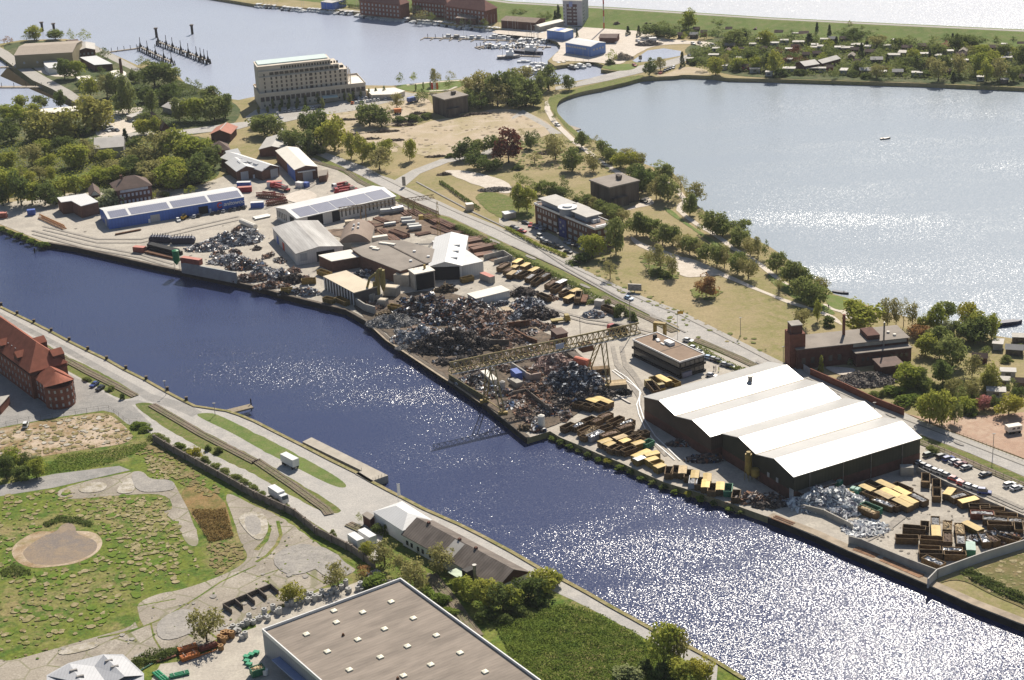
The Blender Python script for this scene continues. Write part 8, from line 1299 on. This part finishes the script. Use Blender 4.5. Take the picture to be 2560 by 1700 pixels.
# timber jetty remains with tall piles in the harbour
M_PILE=mat('tarred_timber',(.045,.038,.035),.9,.3,1)
def dolphin_row(label,pts,n,tall):
    ps=[W(*TT[0,0](x,y),0) for x,y in zip(pts[::2],pts[1::2])]; a,b=ps; o=thing('old_jetty',label,'jetty',a); d=(b-a); L=d.length; M=Matrix.Rotation(ang(a,b),4,'Z'); MB().box(0,L,-1.,1.,-.2,.2,M).obj('deck',mat('grey_timber',(.36,.32,.27),.9,.3,1),o)
    for i in range(n):
        q=d*(i/(n-1)); 
        for s in (-1.3,1.3): e=M@Vector((0,s,0)); MB().tube(q+e*1.5+Vector((0,0,-3)),q+e+Vector((0,0,.9)),.35,6).obj('pile',M_PILE,o)
    for u in tall: q=d*u; MB().tube(q+Vector((-1.2,0,-3)),q+Vector((0,0,3.2)),.6,6,.35).tube(q+Vector((1.2,0,-3)),q+Vector((0,0,3.)),.6,6,.35).tube(q,q+Vector((0,0,6.8)),.3,6,.2).obj('dolphin',M_PILE,o)
dolphin_row('left row of the ruined timber jetty with tall dark piles',(1290,432,1590,575),16,(.02,.25,.5,.75,.98)); dolphin_row('right row of the ruined timber jetty with tall dark piles',(1460,385,1920,560),22,(.0,.17,.3,.47,.62,.78,.86,.93,1.))
pontoon((0,0),(1000,478,1290,440),2,'low timber footbridge leading to the ruined jetty',5); pontoon((0,0),(-40,620,100,615,180,625),3,'small landing bridge at the peninsula quay',2); pontoon((0,0),(-40,800,300,800,470,795),4,'long landing bridge with a white hut at the peninsula quay',3)
for x,y,lab in ((393,288,'lone harbour dolphin at the far left'),(502,300,'short harbour dolphin behind the peninsula trees'),(1445,345,'harbour dolphin above the ruined jetty'),(1775,315,'lone harbour dolphin right of the ruined jetty')):
    o=thing('dolphin',lab,'pile',W(*TT[0,0](x,y),WZ)); MB().tube((0,0,-1),(0,0,6.),.9,8).obj('pile',M_PILE,o); MB().box(-1.2,1.2,-1.2,1.2,6,6.8).obj('cap',M_CONCD,o)
o=thing('radio_mast','tall red and white lattice radio mast beside the tower block','mast',W(1510,72,0))
for i in range(9): MB().tube((0,0,i*4.2),(0,0,i*4.2+4.2),.45,6).obj('section',mat('mast_red',(.5,.08,.05),.6) if i%2==0 else M_PR,o)
# ---------------- allotment gardens: huts, hedges and trees on the far lake shore
M_HW=mat('hut_white',(.42,.41,.39),.8,.2,1); M_HC=mat('hut_cream_roof',(.46,.43,.38),.8,.2,1)
HUTM=[(M_HW,M_HC),(M_BRICK,M_TILEB),(M_CONCD,M_PR),(M_HW,M_PR),(M_BRICKB,M_GREYR),(M_CONCD,M_HC),(mat('red_hut',(.35,.07,.06),.8),M_TILEB),(mat('dark_hut',(.07,.05,.04),.9),M_TILEB)]
HN=['white hut with cream roof','brick hut with brown roof','grey hut with pale roof','white hut with pale roof','brown brick hut with grey roof','grey hut with cream roof','red hut with brown roof','dark timber hut with brown roof']
HC={}
def hut(tile,X,Y,wpx,k,place):
    p=W(*TT[tile](X,Y),0); s=SC(p); L=max(3.5,wpx/3.689/s); Lq=round(L); o=thing('garden_hut','','hut',(p.x,p.y,.1),R(rnd.choice((-14,-10,-18,70,-12))),'garden huts '+place); wm,rm=HUTM[k]
    if (Lq,k) not in HC:
        w_=max(3.2,Lq*.62); h=2.5; a=MB().box(-Lq/2,Lq/2,-w_/2,w_/2,0,h).mesh('wall',wm); fl=k in(0,3,5); g=MB()
        if fl: g.box(-Lq/2-.3,Lq/2+.3,-w_/2-.4,w_/2+.4,h,h+.2)
        else: g.add([(x,y,z) for x in (-Lq/2-.3,Lq/2+.3) for y,z in ((-w_/2-.35,h-.1),(0,h+1.3),(w_/2+.35,h-.1))],[(0,3,4,1),(1,4,5,2),(0,1,2),(5,4,3)])
        HC[Lq,k]=(a,g.mesh('roof',rm),MB().box(-.9,.9,-w_/2-.06,-w_/2+.02,.9,2.).mesh('window',M_CGL))
    for n,m in zip(('wall','roof','window'),HC[Lq,k]): put(n,m,o)
    reg(o,HN[k],place)
for X,Y,w_,k in ((150,405,80,0),(60,430,70,3),(280,420,100,5),(520,395,80,0),(430,445,60,3),(480,460,60,0),(660,470,90,3),(820,445,100,5),(730,475,100,5),(800,490,70,1),(920,460,60,3),(940,510,90,1),(1130,365,80,0),(1100,455,60,0),(1180,400,70,3),(1280,470,90,1),(1430,455,100,1),(1410,385,90,5),(1240,515,100,5),(1160,540,100,0),(1440,530,80,3),(1570,545,70,0),(1660,505,90,3),(1800,500,100,4),(1780,535,90,1),(2000,490,90,6),(2080,470,90,1),(2240,535,100,2),(2200,565,90,3),(2180,440,60,3),(1560,380,60,1),(2330,440,60,6),(100,330,70,7),(330,340,80,7),(250,340,50,5),(690,390,60,7),(590,390,60,2),(190,485,60,3),(250,460,70,7),(420,470,60,0),(350,535,60,7),(450,525,70,7),(1000,580,100,2),(1850,590,80,3),(1700,590,60,0),(2090,630,60,0),(1400,600,60,2)): hut((3,0),X,Y,w_,k,'in the upper allotments')
for X,Y,w_,k in ((195,665,110,3),(190,580,60,3),(400,660,130,5),(500,665,50,0),(570,655,60,6),(700,680,90,3),(900,680,110,2),(1080,660,60,6),(1195,695,90,2),(1375,705,100,3),(1060,695,50,3),(820,600,60,1),(770,545,90,4),(1650,690,60,7),(1960,745,60,3),(2180,770,60,5),(2230,700,50,0),(2350,740,60,1),(10,700,60,3)): hut((3,0),X,Y,w_,k,'on the allotment lake shore')
for X,Y,w_,k in ((1640,575,60,5),(1960,640,60,3),(2160,650,70,6),(2240,670,90,0),(1860,540,90,5),(1990,500,80,1),(2010,450,90,4),(2220,440,60,0),(2300,390,80,5),(2250,305,80,6),(1770,330,60,6),(1700,300,60,7),(1680,350,70,2),(2000,300,60,7),(2120,490,60,7),(1560,350,60,7),(2330,315,60,3),(2100,570,60,3),(2290,590,60,1),(2200,550,70,7),(1410,230,70,7),(1880,480,60,0),(2320,480,60,7)): hut((2,0),X,Y,w_,k,'in the left allotments')
for X,Y,w_,k in ((2120,75,120,3),(2270,130,150,2),(2210,340,140,3),(2100,520,160,3),(2320,440,110,1),(1950,210,130,1),(2330,20,150,5),(2170,420,60,0)): hut((3,2),X,Y,w_,k,'in the gardens at the right edge')
b=Bld('clubhouse','long grey-roofed brick clubhouse in the allotments','house',P((3,0),340,610)[0],P((3,0),470,590)[0],P((3,0),480,545)[0],4); b.walls(M_BRICK); b.gable(M_PR,1.6,'x',wallm=M_BRICK)
for i in range(4): b.win('f',b.L*(.14+i*.24),.8,1.6,2,M_GLASSL)
b=Bld('clubhouse','low grey wing behind the brick clubhouse','house',P((3,0),500,585)[0],P((3,0),665,540)[0],P((3,0),480,555)[0],3.5); b.walls(M_BRICK); b.gable(M_PR,1.4,'x',wallm=M_BRICK)
trees((3,0),'in the upper allotments',[(450,335,42,95,'con'),(565,355,48,100,'con'),(750,312,70,85,'oli'),(860,330,70,65,'rnd'),(1010,342,45,55,'rnd'),(215,385,80,75,'dark'),(30,400,80,65,'spr'),(440,405,65,75,'rnd'),(630,432,50,75,'con'),(1000,432,130,95,'oli'),(910,440,50,65,'con'),(860,530,55,95,'con'),(1210,452,110,95,'rnd'),(1290,422,100,65,'rnd'),(1060,470,70,55,'dark'),(1350,470,90,85,'dark'),(1540,432,90,75,'oli'),(1500,482,80,105,'rnd'),(1730,470,100,115,'dark'),(1700,402,45,75,'con'),(1800,480,90,65,'spr'),(1640,452,55,55,'pnk'),(1830,432,170,65,'dark'),(1570,512,120,85,'rnd'),(1870,522,100,75,'oli'),(1960,522,140,85,'spr'),(2110,422,80,65,'rnd'),(2170,532,120,105,'rnd'),(2260,520,120,75,'spr'),(2340,600,130,165,'rnd'),(1490,560,45,75,'con'),(1340,560,90,95,'spr'),(1020,542,120,65,'rnd'),(1390,662,120,135,'dark'),(1190,642,80,85,'rnd'),(1100,590,50,65,'con'),(700,350,120,50,'dark'),(800,370,140,50,'dark'),(930,370,120,55,'dark'),(190,560,100,60,'dark'),(90,515,80,55,'cop'),(250,505,120,60,'cop'),(300,592,100,55,'cop'),(190,585,90,55,'cop'),(500,562,90,55,'spr'),(740,442,70,45,'rnd'),(540,500,100,55,'rnd'),(390,500,90,50,'spr'),(600,520,90,60,'dark'),(380,400,90,65,'con'),(560,440,90,60,'spr'),(1640,400,90,60,'dark'),(1960,420,90,60,'dark'),(2250,420,90,55,'dark'),(1280,595,140,45,'drk'),(1110,680,55,75,'spr')])
trees((3,0),'on the allotment lake shore',[(830,672,100,95,'rnd'),(1000,722,120,120,'oli'),(690,650,50,50,'rnd'),(620,722,60,65,'rnd'),(1570,742,130,165,'oli'),(1760,702,130,165,'oli'),(1850,722,80,105,'oli'),(1930,692,140,165,'spr'),(2070,622,150,125,'spr'),(2010,762,120,145,'spr'),(2140,742,150,155,'oli'),(2260,752,90,115,'rnd'),(1710,752,55,65,'con'),(70,692,120,175,'spr'),(1110,730,60,60,'rnd'),(1450,700,110,45,'drk'),(1640,640,110,110,'rnd'),(1480,660,110,110,'oli'),(120,700,120,40,'drk'),(300,690,90,50,'drk'),(2330,700,110,90,'rnd'),(900,720,90,45,'drk'),(780,700,100,40,'drk'),(1250,660,90,40,'drk')])
trees((2,0),'in the left allotments',[(2040,425,190,115,'rnd'),(1880,692,130,145,'spr'),(1960,622,90,95,'oli'),(2090,642,110,95,'spr'),(2200,562,130,95,'rnd'),(2340,652,90,125,'rnd'),(2250,652,100,115,'spr'),(1770,652,90,85,'rnd'),(2150,382,65,75,'con'),(1700,590,120,50,'drk'),(1850,590,110,50,'drk'),(2060,520,110,60,'spr'),(1780,360,100,50,'dark'),(1900,330,110,50,'dark'),(2150,340,110,50,'dark'),(2330,420,100,110,'spr'),(1660,340,90,50,'rnd'),(2200,620,100,60,'rnd'),(1930,520,100,55,'rnd'),(2120,590,90,50,'dark'),(2280,500,100,60,'rnd'),(2020,360,90,45,'rnd')])
for X1,Y1,X2,Y2,lab in ((235,752,258,722,'first'),(520,748,590,722,'second'),(770,758,830,735,'third'),(860,775,970,745,'fourth, wide'),(1040,775,1080,745,'fifth'),(1215,760,1260,740,'sixth'),(1340,765,1370,745,'seventh'),(1675,800,1755,745,'eighth, long'),(1855,795,1960,770,'ninth, angled'),(2265,815,2361,785,'tenth')): pontoon((3,0),(X1,Y1,X2,Y2),2,f'{lab} small bathing jetty from the left on the allotment lake shore')
pontoon((2,0),(520,1165,610,1195),4,'pale bathing platform on the near lake bank')

thicket('garden_greenery',[(1720,130),(1800,104),(1920,92),(2191,108),(2560,127),(2800,135),(2800,218),(2560,206),(2300,198),(2123,193),(1920,188),(1830,180),(1760,165)],'mass of dark green hedges and shrubs between the allotment huts','greenery',34000,LM['rnd'],.8,3.6,21)
thicket('wood_undergrowth',[(0,345),(200,352),(420,345),(540,352),(552,400),(530,440),(400,462),(250,474),(120,474),(0,492),(-60,492),(-60,350)],'dense green undergrowth of the wood behind the blue hall','undergrowth',16000,LM['spr'],.6,3.2,22)
thicket('wood_undergrowth',[(330,175),(450,205),(530,240),(590,268),(560,310),(400,320),(250,290),(330,240),(340,200)],'dense green undergrowth on the harbour peninsula','undergrowth',9000,LM['dark'],.6,1.8,23)
thicket('bramble_ground',P((3,2),1200,450,1420,300,1560,420,1800,380,1980,520,2100,600,1900,640,1500,620,1330,620),'bramble and nettle ground around the trees by the brick works','undergrowth',9000,LM['rnd'],.5,1.5,24)
# the smallest of the far trees read as one mass
big=[t for t in TREES if t[5]=='tree' and any(o==t[1] for o in (t[1],))]; big.sort(key=lambda t:-t[0])
V=[];Fc=[];MI=[];ml=[]
for _,o,kind,w_,h,_n in big[290:]:
    k=(kind,'small')
    if k not in CRM: CRM[k]=crown_mesh(SH[kind],77,420)
    me=CRM[k]; lm=LM.get(LMK.get(kind,kind),LM['rnd'])
    if lm not in ml: ml.append(lm)
    rz=rnd.uniform(0,6.28); c_,s_=math.cos(rz)*w_,math.sin(rz)*w_; L=o.location; k0=len(V)
    V+=[(L.x+v.co.x*c_-v.co.y*s_,L.y+v.co.x*s_+v.co.y*c_,L.z+v.co.z*h) for v in me.vertices]; n=len(me.polygons)
    Fc+=[tuple(k0+4*i+j for j in range(4)) for i in range(n)]; MI+=[ml.index(lm)]*n
    for q in REG.values():
        if o in q: q.remove(o)
    for ch in list(o.children): bpy.data.objects.remove(ch)
    bpy.data.objects.remove(o)
me=bpy.data.meshes.new('far_trees'); me.from_pydata(V,[],Fc)
for m in ml: me.materials.append(m)
me.polygons.foreach_set('material_index',MI); o=put('far_trees',me); tag(o,'scattered small trees far off between the allotment huts and along the shores','trees'); o['kind']='stuff'
# thin spring haze over the harbour
hz=bpy.data.materials.new('haze'); hz.use_nodes=True; n=hz.node_tree.nodes; n.remove(n['Principled BSDF']); v=n.new('ShaderNodeVolumePrincipled'); v.inputs['Density'].default_value=.000035; v.inputs['Color'].default_value=(.86,.90,1,1); v.inputs['Anisotropy'].default_value=.35; hz.node_tree.links.new(v.outputs[0],n['Material Output'].inputs['Volume'])
o=MB().box(-3000,5500,-200,6000,-5.5,262).obj('haze',hz); o['kind']='stuff'; o['label']='thin pale haze in the air over the whole harbour'; o['category']='haze'
finish_labels()
